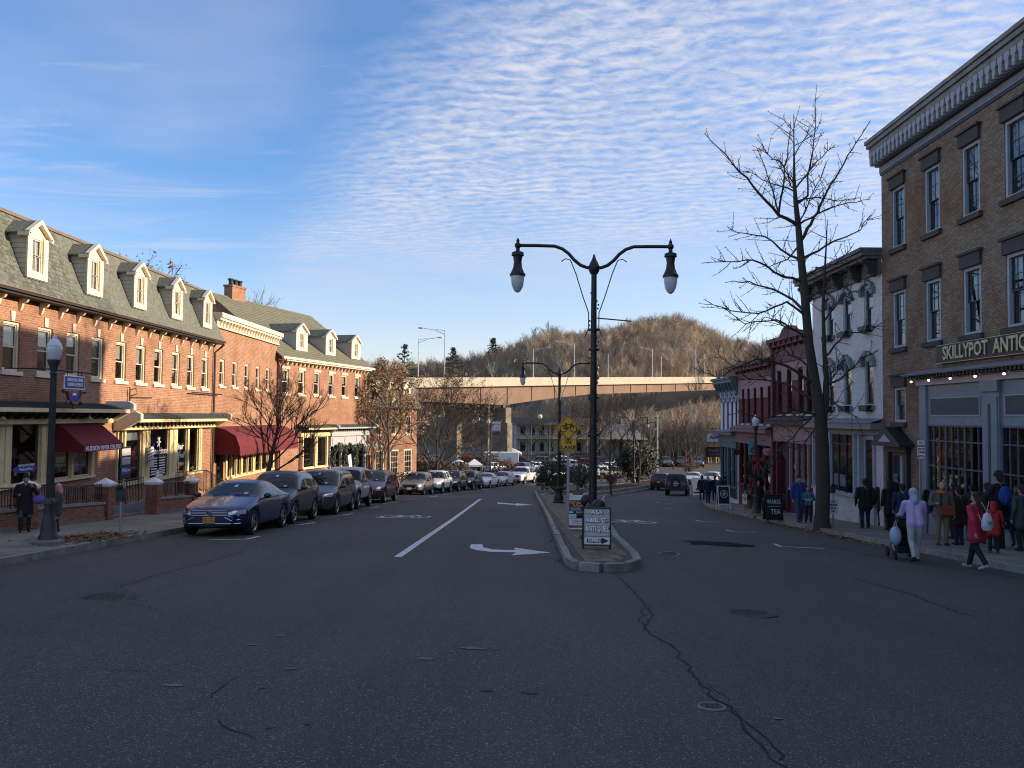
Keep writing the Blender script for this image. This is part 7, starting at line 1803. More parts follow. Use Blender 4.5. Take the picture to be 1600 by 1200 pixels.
for px, Y, yt, lab in ((990, 95, 655, 'third twin-arm lamp post in the planting bed, small and far'), (1006, 118, 662, 'farthest twin-arm lamp post beyond the planting bed')):
    b = at(px, 730, Y); b.z = G(b.x, b.y)+.1; twin_lamp(lab, b, at(px, yt, Y).z-b.z, reach=1.6, ornate=False)
# bollard-like dark shapes beside the lamp foot
for px, py, lab, w in ((917, 830, 'dark round-headed hydrant standing left of the near lamp post foot', .20), (935, 838, 'dark round-topped post right of the near lamp post foot', .19)):
    b = at(px, py, 21.4 if px < 920 else 20.3); b.z = G(b.x, b.y)+.14; t = thing('hydrant' if px < 920 else 'bollard', lab, 'hydrant' if px < 920 else 'bollard', b)
    zt = at(px, 772 if px < 920 else 779, b.y).z-b.z; m = MB(); m.lathe([(w*.8, 0), (w*.8, .08), (w*.55, .12), (w*.55, zt-.45), (w*.8, zt-.4), (w*.8, zt-.32), (w*.6, zt-.3)], 14); m.build('post', iron, t, smooth=35)
    m = MB(); m.ball((0, 0, zt-.17), (w*.85, w*.85, .17), seg=14, rings=9); m.build('cap', iron, t, smooth=True)
    if px < 920: m = MB(); m.lathe([(.07, -.27), (.07, .27)], 10, (0, 0, zt-.55), axis='x'); m.build('nozzle', iron, t)
# yellow bicycle sign
b = gp(887, 829, .14); b = at(887, 826, 22.8); b.z = G(b.x, b.y)+.14; t = thing('bicycle_sign', 'yellow diamond bicycle sign over an IN LANE plate on a grey post', 'road sign', b)
Yp = b.y; zc = at(889, 668, Yp).z-b.z; zl = at(889, 695, Yp).z-b.z; h = 20/F_PX*Yp
m = MB(); m.cbox((0, 0, (zc+.2)/2), (.07, .045, zc+.2)); m.build('post', steel, t)
def rounded(w, h_, r_, n=4):
    P = []
    for cx, cz, a0 in ((w-r_, h_-r_, 0), (-w+r_, h_-r_, 90), (-w+r_, -h_+r_, 180), (w-r_, -h_+r_, 270)):
        for i in range(n+1): a = R(a0+90*i/n); P.append((cx+r_*math.cos(a), cz+r_*math.sin(a)))
    return P
dm = [(x*.7071-z*.7071, x*.7071+z*.7071) for x, z in rounded(h*.72, h*.72, .03)]
m = MB(); m.prism([(x, z+zc) for x, z in dm], 'y', -.045, -.040); o = m.build('sign_plate', sign_y, t)
m = MB(); P = [(x*.90, -.049, z*.90+zc) for x, z in dm]; m.tube(P+[P[0]], .008, 4); m.build('sign_border', black_s, o)
m = MB(); rw = h*.25
for sx in (-1, 1): m.tube([(sx*h*.40+rw*math.cos(a), -.05, zc-h*.10+rw*math.sin(a)) for a in [i*math.pi/9 for i in range(19)]], .011, 5)
z0 = zc-h*.10
for P in ([(-.40, 0), (-.08, -.0)], [(-.40, 0), (-.2, .36)], [(-.08, 0), (-.22, .42)], [(-.2, .33), (.26, .36)], [(-.08, 0), (.26, .33)], [(.40, 0), (.24, .45), (.34, .48)], [(-.30, .44), (-.12, .44)]): m.tube([(x*h, -.05, z0+z*h) for x, z in P], .011, 5)
m.build('bicycle_symbol', black_s, o)
m = MB(); m.prism([(x, z+zl) for x, z in rounded(.235, .175, .03)], 'y', -.045, -.040); o = m.build('sign_plate', sign_y, t)
m = MB(); P = [(x, -.048, z+zl) for x, z in rounded(.22, .16, .025)]; m.tube(P+[P[0]], .006, 4); m.build('sign_border', black_s, o)
text('IN', .15, black_s, o, (0, -.047, zl+.075), bold=.005, spacing=1.2); text('LANE', .15, black_s, o, (0, -.047, zl-.075), bold=.005, spacing=1.15)
# A-frame boards
def aboard(name, label, px, py, w, h_, frame_m, panel_m, yaw=0, lean=.16, leg=.10, cat='sandwich board', group=None, dzp=.14):
    b = gp(px, py, dzp); t = thing(name, label, cat, b, yaw, group); ex = []
    for s in (-1, 1):
        rot = Matrix.Rotation(-s*lean, 3, 'X') if s < 0 else Matrix.Rotation(-lean, 3, 'X')
    def T(x, d, z): return Vector((x, -(h_-z)*math.tan(lean)*1.0-d, z))
    def T2(x, d, z): return Vector((x, (h_-z)*math.tan(lean)+d, z))
    def slab(m_, x0, x1, z0, z1, d0, d1, TT): m_.add([TT(x0, d0, z0), TT(x1, d0, z0), TT(x1, d0, z1), TT(x0, d0, z1), TT(x0, d1, z0), TT(x1, d1, z0), TT(x1, d1, z1), TT(x0, d1, z1)], [(0, 3, 2, 1), (4, 5, 6, 7), (0, 1, 5, 4), (1, 2, 6, 5), (2, 3, 7, 6), (3, 0, 4, 7)])
    f = .035; m = MB()
    for TT in (T, T2):
        slab(m, -w/2, -w/2+f, 0, h_, 0, .03, TT); slab(m, w/2-f, w/2, 0, h_, 0, .03, TT); slab(m, -w/2+f, w/2-f, h_-f, h_, 0, .03, TT); slab(m, -w/2+f, w/2-f, leg, leg+f, 0, .03, TT)
    m.build('frame', frame_m, t); o = None
    for TT in (T, T2):
        m = MB(); slab(m, -w/2+f, w/2-f, leg+f, h_-f, .006, .018, TT); q = m.build('panel', panel_m, t); o = o or q
    def lay(m_, x, z, d=.020): m_.parent = o; m_.rotation_euler = (math.pi/2-lean, 0, 0); m_.location = T(x, d, z)
    return t, o, T, slab, lay
def on_board(o, lay, s, size, m, x, z, width=None, **k):
    me = text_mesh(s, size, **k); wd = max(v.co.x for v in me.vertices)-min(v.co.x for v in me.vertices)
    if width:
        for v in me.vertices: v.co.x *= width/wd
    me.materials.clear(); me.materials.append(m); l = link('lettering', me); lay(l, x, z); return l
plank = pm('pale_plank', (.50, .44, .41), .75, var=.18, scale=5)
t, o, T, slab, lay = aboard('sandwich_board', 'wooden antiques A-board with black frame and an OPEN arrow at the median tip', 932, 859, .62, .92, black_p, plank, yaw=-.03)
m = MB()
for z in (.30, .455, .62, .775): slab(m, -.27, .27, z, z+.006, .018, .0215, T)
m.build('board_joint', brown_trim, o)
for s_, z, w_ in (('ASA', .81, .25), ('ABEEL ST.', .64, .46), ('ANTIQUES', .455, .52)):
    sz = .125 if s_ != 'ANTIQUES' else .16
    l = on_board(o, lay, s_, sz, pm('blue_shadow', (.02, .03, .09), .6), .006, z-.006, w_+.03, bold=.016); l.location.y += .003
    on_board(o, lay, s_, sz, wht, 0, z, w_, bold=.005)
m = MB(); slab(m, -.28, .28, .135, .28, .018, .021, T); m.build('arrow_panel', pm('pale_print', (.75, .72, .70), .6), o)
m = MB(); P = [(-.22, .17), (.10, .17), (.10, .14), (.26, .21), (.10, .28), (.10, .25), (-.22, .25)]
v = [T(x, .024, z) for x, z in P]; m.add(v, [(0, 1, 5, 6), (1, 2, 3), (1, 3, 5), (3, 4, 5)]); m.build('arrow', black_s, o); on_board(o, lay, 'OPEN', .078, wht, -.06, .21, .27, bold=.003).location.y -= .008
t, o, T, slab, lay = aboard('sandwich_board', 'white plastic surplus-shop A-board with maroon panel behind the antiques board', 903, 829, .62, 1.0, white_p, white_p, yaw=.02, leg=.06)
mar = pm('maroon_print', (.14, .012, .02), .6); m = MB(); slab(m, -.28, .28, .60, .87, .018, .022, T); m.build('maroon_panel', mar, o); m = MB(); slab(m, -.28, .28, .10, .165, .018, .022, T); m.build('maroon_panel', mar, o)
m = MB(); slab(m, -.28, .28, .48, .585, .018, .022, T); m.build('black_panel', black_s, o); m = MB(); v = [T(x, .0255, z) for x, z in ((-.26, .51), (-.22, .51), (-.22, .50), (-.12, .533), (-.22, .565), (-.22, .555), (-.26, .555))]; m.add(v, [tuple(range(7))]); m.build('arrow', wht, o)
on_board(o, lay, 'P&T Surplus', .13, pm('orange_print', (.7, .33, .12), .6), 0, .80, .50, bold=.004); on_board(o, lay, 'To The Stars', .09, wht, .02, .71, .36); on_board(o, lay, '"We Sell Anything"', .07, wht, 0, .64, .48)
on_board(o, lay, 'Abeel Street', .08, wht, .08, .533, .30)
ink = pm('navy_ink', (.02, .04, .12), .6)
for i, s_ in enumerate(('Tools, Toys, Parts', 'Plastics, Metals', 'Storage, Signs', 'Curios')): on_board(o, lay, s_, .062, ink, 0, .425-i*.068, .50 if i < 2 else .34)
on_board(o, lay, '35 Cozy Lane', .045, pm('orange_print', (.7, .33, .12), .6), 0, .132, .3)
m = MB()
for x in (-.2, .2): slab(m, x-.05, x+.05, .97, 1.05, 0, .03, T)
m.build('handle', white_p, t)
t, o, T, slab, lay = aboard('sandwich_board', 'black chalkboard A-board reading WARES TEA on the right pavement', 1208, 813, .74, 1.06, black_p, black_s, yaw=.1, leg=.02)
chalk = pm('chalk', (.6, .6, .58), .9); on_board(o, lay, 'WARES', .26, chalk, 0, .76, .58); on_board(o, lay, 'TEA', .30, chalk, .05, .36, .42); m = MB(); slab(m, -.28, .28, .575, .585, .019, .022, T); m.build('underline', chalk, o)
t, o, T, slab, lay = aboard('sandwich_board', 'white-framed A-board with a round emblem on black, right pavement', 1130, 796, .66, 1.25, white_p, black_s, yaw=.12, leg=.28)
m = MB()
for k in range(16):
    a = k*2*math.pi/16; a2 = (k+1)*2*math.pi/16; m.tube([T(.19*math.cos(a), .026, .82+.19*math.sin(a)), T(.19*math.cos(a2), .026, .82+.19*math.sin(a2))], .012, 4)
for k in range(5):
    a = k*1.2566; m.tube([T(.16*math.cos(a), .026, .82+.16*math.sin(a)), T(.08*math.cos(a+2.2), .026, .82+.08*math.sin(a+2.2))], .008, 4)
m.build('emblem', wht, o)
t, o, T, slab, lay = aboard('sandwich_board', 'white A-board with small red dot at the far right kerb', 1089.5, 775.5, .95, 1.45, white_p, white_p, yaw=.3, leg=.12)
m = MB(); P = [T(-.12+.11*math.cos(k*.524), .022, .55+.11*math.sin(k*.524)) for k in range(12)]; m.add(P, [tuple(range(12))]); m.build('red_dot', red_s, o); m = MB(); slab(m, -.4, .4, .25, .36, .018, .022, T); m.build('lettering_band', black_s, o)
# temporary no parking boards on wooden stakes
def stake_sign(label, px, py, ptop, wpx, hpx, lines, group='temporary no parking boards'):
    b = gp(px, py, .14); k = b.y/F_PX; t = thing('no_parking_sign', label, 'sign', b, RND.uniform(-.1, .1), group); zt = (py-ptop)*k; w, h_ = wpx*k, hpx*k
    m = MB(); m.cbox((0, .02, (zt-.03)/2), (.05, .035, zt-.03)); m.build('stake', pm('raw_wood', (.28, .22, .15), .8), t)
    m = MB(); m.box(-w/2, w/2, -.012, .0, zt-h_, zt); o = m.build('sign_board', wht, t); rows = len(lines)
    for i, (s_, f) in enumerate(lines): 
        me = text_mesh(s_, h_*.2, bold=.003); wd = max(v.co.x for v in me.vertices)-min(v.co.x for v in me.vertices)
        for v in me.vertices: v.co.x *= w*f/wd
        me.materials.clear(); me.materials.append(ink); link('lettering', me, o, (0, -.016, zt-h_*(.14+.22*i)), rot=(math.pi/2, 0, 0))
stake_sign('white NO PARKING board on a wooden stake beside the tall bare tree', 1302, 824, 781, 16, 23, (('NO', .35), ('PARKING', .85), ('8 AM - 6 PM', .5), ('SAT', .4)))
stake_sign('white NO PARKING board on a stake left of the street lamp with the wreath', 1163.5, 803, 772, 7, 16, (('NO', .4), ('PARKING', .85), ('SAT', .5)))
stake_sign('white NO PARKING board on a stake by the far white A-board', 1107, 785, 760, 6, 13, (('NO', .4), ('PARKING', .85)))
# no parking plate on a post before the antiques shop
b = gp(1440, 842, .14); k = b.y/F_PX; t = thing('parking_sign', 'narrow white NO PARKING plate on a grey post before the antiques shop', 'road sign', b); zt = (842-690)*k
m = MB(); m.cbox((0, .03, (zt+.02)/2), (.06, .04, zt+.02)); m.build('post', steel, t); w, h_ = 11*k, 28*k; m = MB(); m.prism([(x, z+zt-h_/2) for x, z in rounded(w/2, h_/2, .02)], 'y', -.012, -.004); o = m.build('sign_plate', wht, t)
for i, s_ in enumerate(('NO', 'PARKING', 'HERE TO', 'CORNER')): text(s_, .085, red_s, o, (0, -.015, zt-.07-i*.10), sx=.62 if len(s_) > 3 else 1, bold=.002)
m = MB(); m.tube([(-.09, -.018, zt-.50), (.0, -.018, zt-.47), (.09, -.018, zt-.50)], .014, 5); m.prism([(-.13, zt-.50), (-.06, zt-.46), (-.06, zt-.54)], 'y', -.02, -.014); m.build('arrow', red_s, o)
# parking meters
def meter(label, px, py, ptop):
    b = gp(px, py, .14); zt = (py-ptop)/F_PX*b.y; t = thing('parking_meter', label, 'parking meter', b, 0, 'parking meters'); m = MB(); m.tube([(0, 0, 0), (0, 0, zt-.35)], .03, 8); m.build('post', steel, t)
    m = MB(); m.prism([(-.085, zt-.40), (.085, zt-.40), (.10, zt-.30), (.10, zt-.10), (.07, zt-.02), (.0, zt), (-.07, zt-.02), (-.10, zt-.10), (-.10, zt-.30)], 'y', -.065, .065); o = m.build('meter_head', pm('meter_grey', (.028, .032, .042), .45), t, bevel=.012)
    m = MB(); m.prism([(-.06, zt-.13), (.06, zt-.13), (.05, zt-.05), (-.05, zt-.05)], 'y', -.072, -.066); m.build('window', carglass, o)
meter('grey parking meter on the left pavement in front of the salon railing', 187.5, 836, 757.5)
meter('dark parking meter behind the NO PARKING board by the tall tree', 1301.5, 815, 756); meter('dark parking meter left of the street lamp with the wreath', 1164, 796, 755)
# hanging shop signs on the right
def hang(name, label, px, py, Y, build):
    c = at(px, py, Y); t = thing(name, label, 'sign', c, 0, 'hanging shop signs on the right row'); build(t); m = MB(); m.tube([(-.5, 0, .62), (14-c.x+.05, 0, .62)], .018, 5); m.tube([(0, 0, .62), (0, 0, .2)], .008, 4); m.build('bracket', iron, t); return t
def disc(m_, r_, y0, y1, n=24, sx=1.0): m_.lathe([(.001, y0), (r_, y0), (r_, y1), (.001, y1)], n, axis='y')
def b_round(t):
    m = MB(); disc(m, .42, -.02, .02); o = m.build('sign_board', pm('slate_blue', (.12, .19, .23), .6), t); m = MB(); m.tube([(0, -.026, -.34), (0, -.026, .34)], .012, 4); m.tube([(-.34, -.026, .0), (.34, -.026, .02)], .006, 4); m.build('emblem', wht, o)
def b_moon(t):
    m = MB(); disc(m, .58, -.02, .02); o = m.build('sign_board', pm('moon_grey', (.26, .28, .33), .6), t)
    P = [(.30*math.cos(a), .30*math.sin(a)+.05) for a in [R(60)+i*R(240)/14 for i in range(15)]]+[(.10+.26*math.cos(a), .26*math.sin(a)+.05) for a in [R(285)-i*R(210)/12 for i in range(13)]]
    m = MB(); m.prism(P, 'y', -.03, -.022); m.prism([(-.25, -.42), (.25, -.42), (.18, -.30), (-.18, -.30)], 'y', -.03, -.022); m.build('moon_emblem', black_s, o)
def b_pink(t):
    m = MB(); m.prism(rounded(.42, .20, .16), 'y', -.03, .03); o = m.build('sign_board', pink_s, t); text('Boutique', .16, pm('rose_ink', (.3, .06, .06), .6), o, (0, -.035, -.02), shear=.3)
    m = MB(); m.tube([(0, 0, .2), (0, -.1, .36), (0, -.25, .34)], .012, 5); m.lathe([(.02, 0), (.08, -.08)], 10, (0, -.25, .36), caps=False); m.build('gooseneck_lamp', iron, t); m = MB(); m.ball((0, -.25, .29), .045); m.build('bulb', glow, t)
def b_teal(t):
    m = MB(); m.box(-.50, .50, -.02, .02, -.40, .40); o = m.build('sign_board', teal_s, t); m = MB(); m.tube([(-.22+.16*math.sin(i*.9), -.026, .28-i*.08) for i in range(9)], .03, 5); m.build('wave_emblem', black_s, o)
    for i, s_ in enumerate(('food', 'and', 'drink')): text(s_, .19, wht, o, (.18, -.026, .22-i*.22))
hang('hanging_sign', 'round slate blue hanging sign beside the moon sign', 1236, 708, 43.8, b_round); hang('hanging_sign', 'grey round hanging sign with a dark crescent moon', 1265, 706, 41.6, b_moon)
hang('hanging_sign', 'pink oval hanging sign lit by a small lamp', 1204, 706, 46.4, b_pink); hang('hanging_sign', 'teal square hanging sign behind the street lamp with the wreath', 1183, 700, 48.4, b_teal)
def b_small(t): m = MB(); m.box(-.42, .42, -.02, .02, -.16, .16); m.build('sign_board', mar, t)
hang('hanging_sign', 'small maroon hanging sign at the second red shop', 1157, 706.5, 52.0, b_small)
def b_open(t): m = MB(); m.box(-.50, .50, -.02, .02, -.26, .26); o = m.build('sign_board', wht, t); text('ASA', .34, blue_s, o, (0, -.026, .02), bold=.01)
hang('hanging_sign', 'white hanging sign with blue letters at the row-end building', 1116, 684, 57.6, b_open)
def b_dark(t):
    m = MB(); m.prism(rounded(.62, .36, .1), 'y', -.02, .02); o = m.build('sign_board', black_p, t); text('Dee23', .28, pm('dim_gold', (.3, .24, .14), .6), o, (-.08, -.026, .1)); m = MB(); m.box(-.5, .5, -.024, -.02, -.26, -.08); m.build('name_band', pm('night_blue', (.05, .05, .10), .6), o)
hang('hanging_sign', 'black hanging sign with dull gold writing at the row-end building', 1117, 706, 58.2, b_dark)
# cafe table and chairs before the red shop
t = thing('cafe_table', 'small black round cafe table outside the red shop', 'table', (13.0, 42.3, G(13, 42.3)+.14)); m = MB(); m.lathe([(.3, .70), (.3, .72), (.001, .725)], 18); m.build('table_top', iron, t); m = MB(); m.tube([(0, 0, 0), (0, 0, .7)], .025, 6)
for k in range(3): a = k*2.1; m.tube([(0, 0, .25), (.25*math.cos(a), .25*math.sin(a), 0)], .015, 5)
m.build('leg', iron, t)
def cafe_chair(x, y, rz, lab):
    t = thing('cafe_chair', lab, 'chair', (x, y, G(x, y)+.14), rz, 'folding chairs outside the red shop'); m = MB()
    for i in range(5): m.box(-.2, .2, -.2+i*.085, -.14+i*.085, .44, .46)
    m.build('seat', iron, t); m = MB()
    for z in (.62, .70, .78, .86): m.box(-.19, .19, .20, .22, z, z+.045)
    m.build('backrest', iron, t)
    for sx in (-1, 1):
        m = MB(); m.tube([(sx*.2, -.22, 0), (sx*.2, .12, .45), (sx*.2, .22, .92)], .013, 5); m.build('leg', iron, t); m = MB(); m.tube([(sx*.2, .24, 0), (sx*.2, -.18, .45)], .013, 5); m.build('leg', iron, t)
cafe_chair(12.7, 43.0, .3, 'folding slatted chair on the far side of the cafe table'); cafe_chair(12.9, 41.5, 3.4, 'folding slatted chair on the near side of the cafe table'); cafe_chair(13.5, 42.6, -1.4, 'folding slatted chair against the red shop wall')
t = thing('planter', 'orange clay planter at the foot of the red shop door', 'planter', (12.9, 46.4, G(12.9, 46.4)+.14)); m = MB(); m.lathe([(.16, 0), (.24, .42), (.26, .42), (.26, .48), (.20, .48), (.001, .44)], 14); m.build('pot', pm('clay', (.30, .12, .06), .8), t)
m = MB()
for i in range(160): q = Vector((RND.gauss(0, .16), RND.gauss(0, .16), .65+RND.gauss(0, .12))); e = Vector((RND.gauss(0, 1), RND.gauss(0, 1), RND.gauss(0, 1))).normalized()*.07; g = e.orthogonal().normalized()*.03; m.add([q-e, q+g, q+e, q-g], [(0, 1, 2, 3)])
tag(m.build('leaves', ev3, t), kind='stuff')
# brick piers, low walls and railings on the left pavement
def pier(x, y, h, label):
    t = thing('brick_pier', label, 'gate pier', (x, y, G(x, y)+.13), 0, 'brick piers along the left pavement'); w = .40; rows = int(h/.075)
    core = MB(); core.box(-w/2+.012, w/2-.012, -w/2+.012, w/2-.012, -.2, h); core.build('core', pm('mortar', (.30, .26, .21), .9), t); L_ = w/2-.006; bm_ = [MB().box(0, L_-.006, -.05, .05, 0, .065).mesh('brick', pm('pier_brick', (.26, .10, .065), .85, rnd=.3, var=.25, scale=12))]
    for r in range(rows):
        z = r*.075
        for side in range(4):
            a = side*math.pi/2; n = 2
            for i in range(n):
                off = -w/2+(.0 if r % 2 else -.10)+i*L_; off = max(-w/2, off) if r % 2 else -w/2+i*(w/2)
                c, s = math.cos(a), math.sin(a); px_, py_ = (-w/2+i*(w/2)+.003), -w/2+.048
                if r % 2: px_ += 0.0
                link('brick', bm_[0], t, (px_*c-py_*s, px_*s+py_*c, z+.005), rot=(0, 0, a), scale=(1, RND.uniform(.96, 1.06), 1))
    cap = MB(); cap.lathe([(.335, h), (.335, h+.06), (.31, h+.07), (.0, h+.22)], 4, caps=False); cap.lathe([(.29, h-.05), (.335, h)], 4, caps=False); o = cap.build('cap', white_p, t); o.rotation_euler = (0, 0, math.pi/4)
    return t
FX = -12.62
piers = [(FX+.1, 21.3, 'brick pier with white cap nearest the left edge, behind the woman'), (FX, 25.6, 'brick pier with white cap at the gap before the salon steps'), (FX+.1, 28.8, 'brick pier with white cap on the far side of the gap'), (FX, 32.4, 'brick pier with white cap beside the blue saloon')]
for x, y, lab in piers: pier(x, y, 1.08, lab)
def lowwall(y0, y1, label):
    z0, z1 = G(FX, y0)+.13, G(FX, y1)+.13; t = thing('low_wall', label, 'wall', (FX, y0, z0), 0, 'low brick walls along the left pavement'); m = MB((FX, y0, z0))
    def wedge(m_, x0, x1, a, b, mi=0): m_.add([(x0, y0, z0+a), (x1, y0, z0+a), (x1, y1, z1+a), (x0, y1, z1+a), (x0, y0, z0+b), (x1, y0, z0+b), (x1, y1, z1+b), (x0, y1, z1+b)], [(0, 3, 2, 1), (4, 5, 6, 7), (0, 1, 5, 4), (1, 2, 6, 5), (2, 3, 7, 6), (3, 0, 4, 7)], mi)
    wedge(m, FX-.12, FX+.12, .12, .50); m.build('brickwork', brick_f, t); m = MB((FX, y0, z0)); wedge(m, FX-.14, FX+.15, -.15, .118); m.build('plinth', concrete, t); m = MB((FX, y0, z0)); wedge(m, FX-.16, FX+.16, .503, .57); m.build('coping', pm('coping', (.24, .23, .21), .85), t)
    m = MB((FX, y0, z0)); railing(m, [(FX, y0, z0+.57), (FX, y1, z1+.57)], h=.52, base=.08); tag(m.build('railing', iron, t), kind=None)
lowwall(14.0, 21.05, 'low brick wall with iron railing behind the woman at the left'); lowwall(21.55, 25.35, 'low brick wall with iron railing behind the child'); lowwall(29.05, 32.15, 'low brick wall with railing left of the blue saloon')
z = G(-13.6, 27)+.13; t = thing('retaining_wall', 'low grey concrete wall with black railing in front of the salon window', 'wall', (-13.7, 25.4, z)); m = MB((-13.7, 25.4, z)); m.box(-13.82, -13.6, 25.3, 30.6, -2.6, -1.42); m.build('concrete_wall', pm('grey_render', (.20, .205, .22), .85), t)
m = MB((-13.7, 25.4, z)); railing(m, [(-13.7, 25.4, -1.42), (-13.7, 30.6, -1.42)], h=.85); m.build('railing', iron, t)
t = thing('stair_railing', 'black iron hand rail by the steps beside the downpipe', 'railing', (-13.4, 32.8, -2.1)); m = MB((-13.4, 32.8, -2.1)); railing(m, [(-13.4, 32.8, -1.5), (-13.4, 36.0, -1.6), (-13.4, 38.6, -2.35)], h=.95); m.build('railing', iron, t)
t = thing('stair_railing', 'black iron railing before the windows under the red awning', 'railing', (-13.2, 43, -2.7)); m = MB((-13.2, 43, -2.7)); railing(m, [(-13.2, 43, -2.55), (-13.2, 49, -2.9), (-12.9, 52.5, -3.2), (-12.3, 55, -3.4)], h=1.0, gap=.16); m.build('railing', iron, t)
for k, (a, c) in enumerate(((26.0, 28.4),)):
    t = thing('step', 'concrete step across the gap between the brick piers', 'step', (-12.8, a, G(-12.8, a)+.13)); m = MB((-12.8, a, G(-12.8, a)+.13)); m.add([(-13.58, a, -1.75), (-12.75, a, -1.72), (-12.75, c, -1.8), (-13.58, c, -1.78), (-13.58, a, -1.45), (-12.75, a, -1.45), (-12.75, c, -1.60), (-13.58, c, -1.6)], [(0, 3, 2, 1), (4, 5, 6, 7), (0, 1, 5, 4), (1, 2, 6, 5), (2, 3, 7, 6), (3, 0, 4, 7)]); m.build('slab', concrete, t)
# traffic cone
b = gp(961.5, 752.5, .17); s = 14/F_PX*b.y/.75; t = thing('traffic_cone', 'orange traffic cone with white band in the planting bed', 'traffic cone', b, .3); m = MB(); m.box(-.2*s, .2*s, -.2*s, .2*s, 0, .04); m.build('foot', pm('cone_orange', (.62, .10, .02), .6), t); m = MB(); m.lathe([(.14*s, .04), (.10*s, .28*s), (.07*s, .46*s), (.03*s, .75*s), (.001, .76*s)], 14); m.build('cone', MATS['cone_orange'], t); m = MB(); m.lathe([(.106*s, .27*s), (.076*s, .45*s)], 14, caps=False); m.build('band', wht, t)
# ================================================================== market under the bridge
def mk(px, py, Y): p = at(px, py, Y); p.z = G(p.x, Y); return p
b = mk(783, 712, 128); t = thing('trailer', 'white box trailer parked in the sun before the bridge pier', 'trailer', b, .1); m = MB(); m.box(-2.6, 2.6, -1.1, 1.1, .55, 2.7); m.build('box', white_p, t, bevel=.05); m = MB()
for x in (-.6, .4): m.lathe([(.001, -.1), (.32, -.1), (.32, .1), (.001, .1)], 14, (x, -1.1, .35), axis='y')
m.build('wheel', tyre_m, t)
b = mk(775, 745, 126); t = thing('banner', 'white banner with dark lettering hanging on a tall pole by the bridge', 'banner', b); k = 126/F_PX; m = MB(); m.tube([(-1.2, 0, 0), (-1.2, 0, 104*k)], [.16, .10], 6); m.build('pole', pm('pole_cream', (.5, .46, .38), .7), t); m = MB(); zt = 76*k; m.box(-.6, .6, -.03, .03, zt-21*k, zt); o = m.build('cloth', wht, t)
for i, s_ in enumerate(('Kingston', 'Hudson', 'Rondout')): text(s_, .3, ink, o, (0, -.04, zt-.45-i*.42))
m = MB(); m.box(-.6, .6, -.036, -.031, zt-21*k, zt-15*k); m.build('emblem_panel', ink, o)
b = mk(752, 745, 112); k = 112/F_PX; t = thing('globe_lamp', 'globe street lamp with three pale globes beside the market', 'street lamp', b); m = MB(); m.tube([(0, 0, 0), (0, 0, 92*k)], .07, 6); m.tube([(-1.0, 0, 88*k), (0, 0, 96*k), (.9, 0, 96*k), (.9, 0, 90*k)], .04, 5); m.build('pole', iron, t)
for x, z in ((-1.0, 84), (-.55, 88), (.9, 84)): m = MB(); m.ball((x, 0, z*k), .34, seg=12, rings=8); m.build('globe', pm('warm_globe', (.75, .68, .5), .3), t, smooth=True)
b = mk(843, 740, 130); k = 130/F_PX; t = thing('globe_lamp', 'globe street lamp in front of the white house under the bridge', 'street lamp', b); m = MB(); m.tube([(0, 0, 0), (0, 0, 78*k)], .07, 6); m.build('pole', iron, t); m = MB(); m.ball((0, 0, 82*k), .36, seg=12, rings=8); m.build('globe', MATS['warm_globe'], t, smooth=True)
def tent(px, Y, w, h_, m_, label):
    b = mk(px, 740, Y); t = thing('market_tent', label, 'tent', b, RND.uniform(-.2, .2), 'tents of the street market'); 
    for sx in (-1, 1):
        for sy in (-1, 1): q = MB(); q.tube([(sx*w/2, sy*w/2, 0), (sx*w/2, sy*w/2, h_*.72)], .03, 5); q.build('leg', steel, t)
    q = MB(); c = [(-w/2, -w/2), (w/2, -w/2), (w/2, w/2), (-w/2, w/2)]
    for i in range(4):
        a, d = c[i], c[(i+1) % 4]; q.add([(a[0], a[1], h_*.72), (d[0], d[1], h_*.72), (0, 0, h_)], [(0, 1, 2)]); q.add([(a[0], a[1], h_*.62), (d[0], d[1], h_*.62), (d[0], d[1], h_*.72), (a[0], a[1], h_*.72)], [(0, 1, 2, 3)])
    q.build('canopy', m_, t); return t
tent(716, 108, 2.4, 2.3, white_p, 'white market tent in front of the red canopy'); tent(730, 122, 2.2, 2.5, red_s, 'red market tent behind the parked cars'); tent(708, 112, 2.6, 2.7, navy, 'dark market tent left of the white one')
tent(800, 140, 3, 2.9, white_p, 'white market tent near the bridge pier')
tent(741, 104, 1.9, 2.5, white_p, 'small white pointed tent in the sun beside the globe lamp')
b = mk(722, 744, 100); t = thing('stall_sign', 'red and white upright stall sign at the market', 'sign', b); m = MB(); m.box(-.4, .4, -.05, .05, .2, 2.2); m.build('panel', red_s, t); m = MB(); m.box(-.3, .3, -.06, -.051, 1.0, 1.8); m.build('white_panel', wht, t)
# white house with galleries beyond the bridge
wh = Bld('waterfront_house', 'white two storey house with open galleries seen under the bridge', 'building', 0, 178, 4, -6.5)
ops = [(x, x+1.1, z, z+1.9) for x in (.8, 2.8, 4.8, 6.8, 8.8, 10.8, 12.8) for z in (-5.6, -2.2)]
m = wh.mb(); facade(m, 0, 15, -6.6, .2, ops, .3); shell(m, 0, 15, 8, -6.6, .2); wh.part('wall', m, pm('house_cream', (.46, .43, .36), .7))
for o in ops: window(wh, (o[0]+o[1])/2, o[2], 1.1, 1.9, navy, navy)
for z in (-2.8,): m = wh.mb(); m.box(-1, 17, -1.8, -.003, z-.15, z); wh.part('gallery_floor', m, cream); m = wh.mb(); railing(m, [(-1, -1.75, z), (17, -1.75, z)], h=1.0, gap=.4, r=.03); wh.part('railing', m, white_p)
for x in (-.9, 3, 7, 11, 15, 16.9): m = wh.mb(); m.box(x-.09, x+.09, -1.8, -1.62, -6.5, .1); wh.part('column', m, white_p)
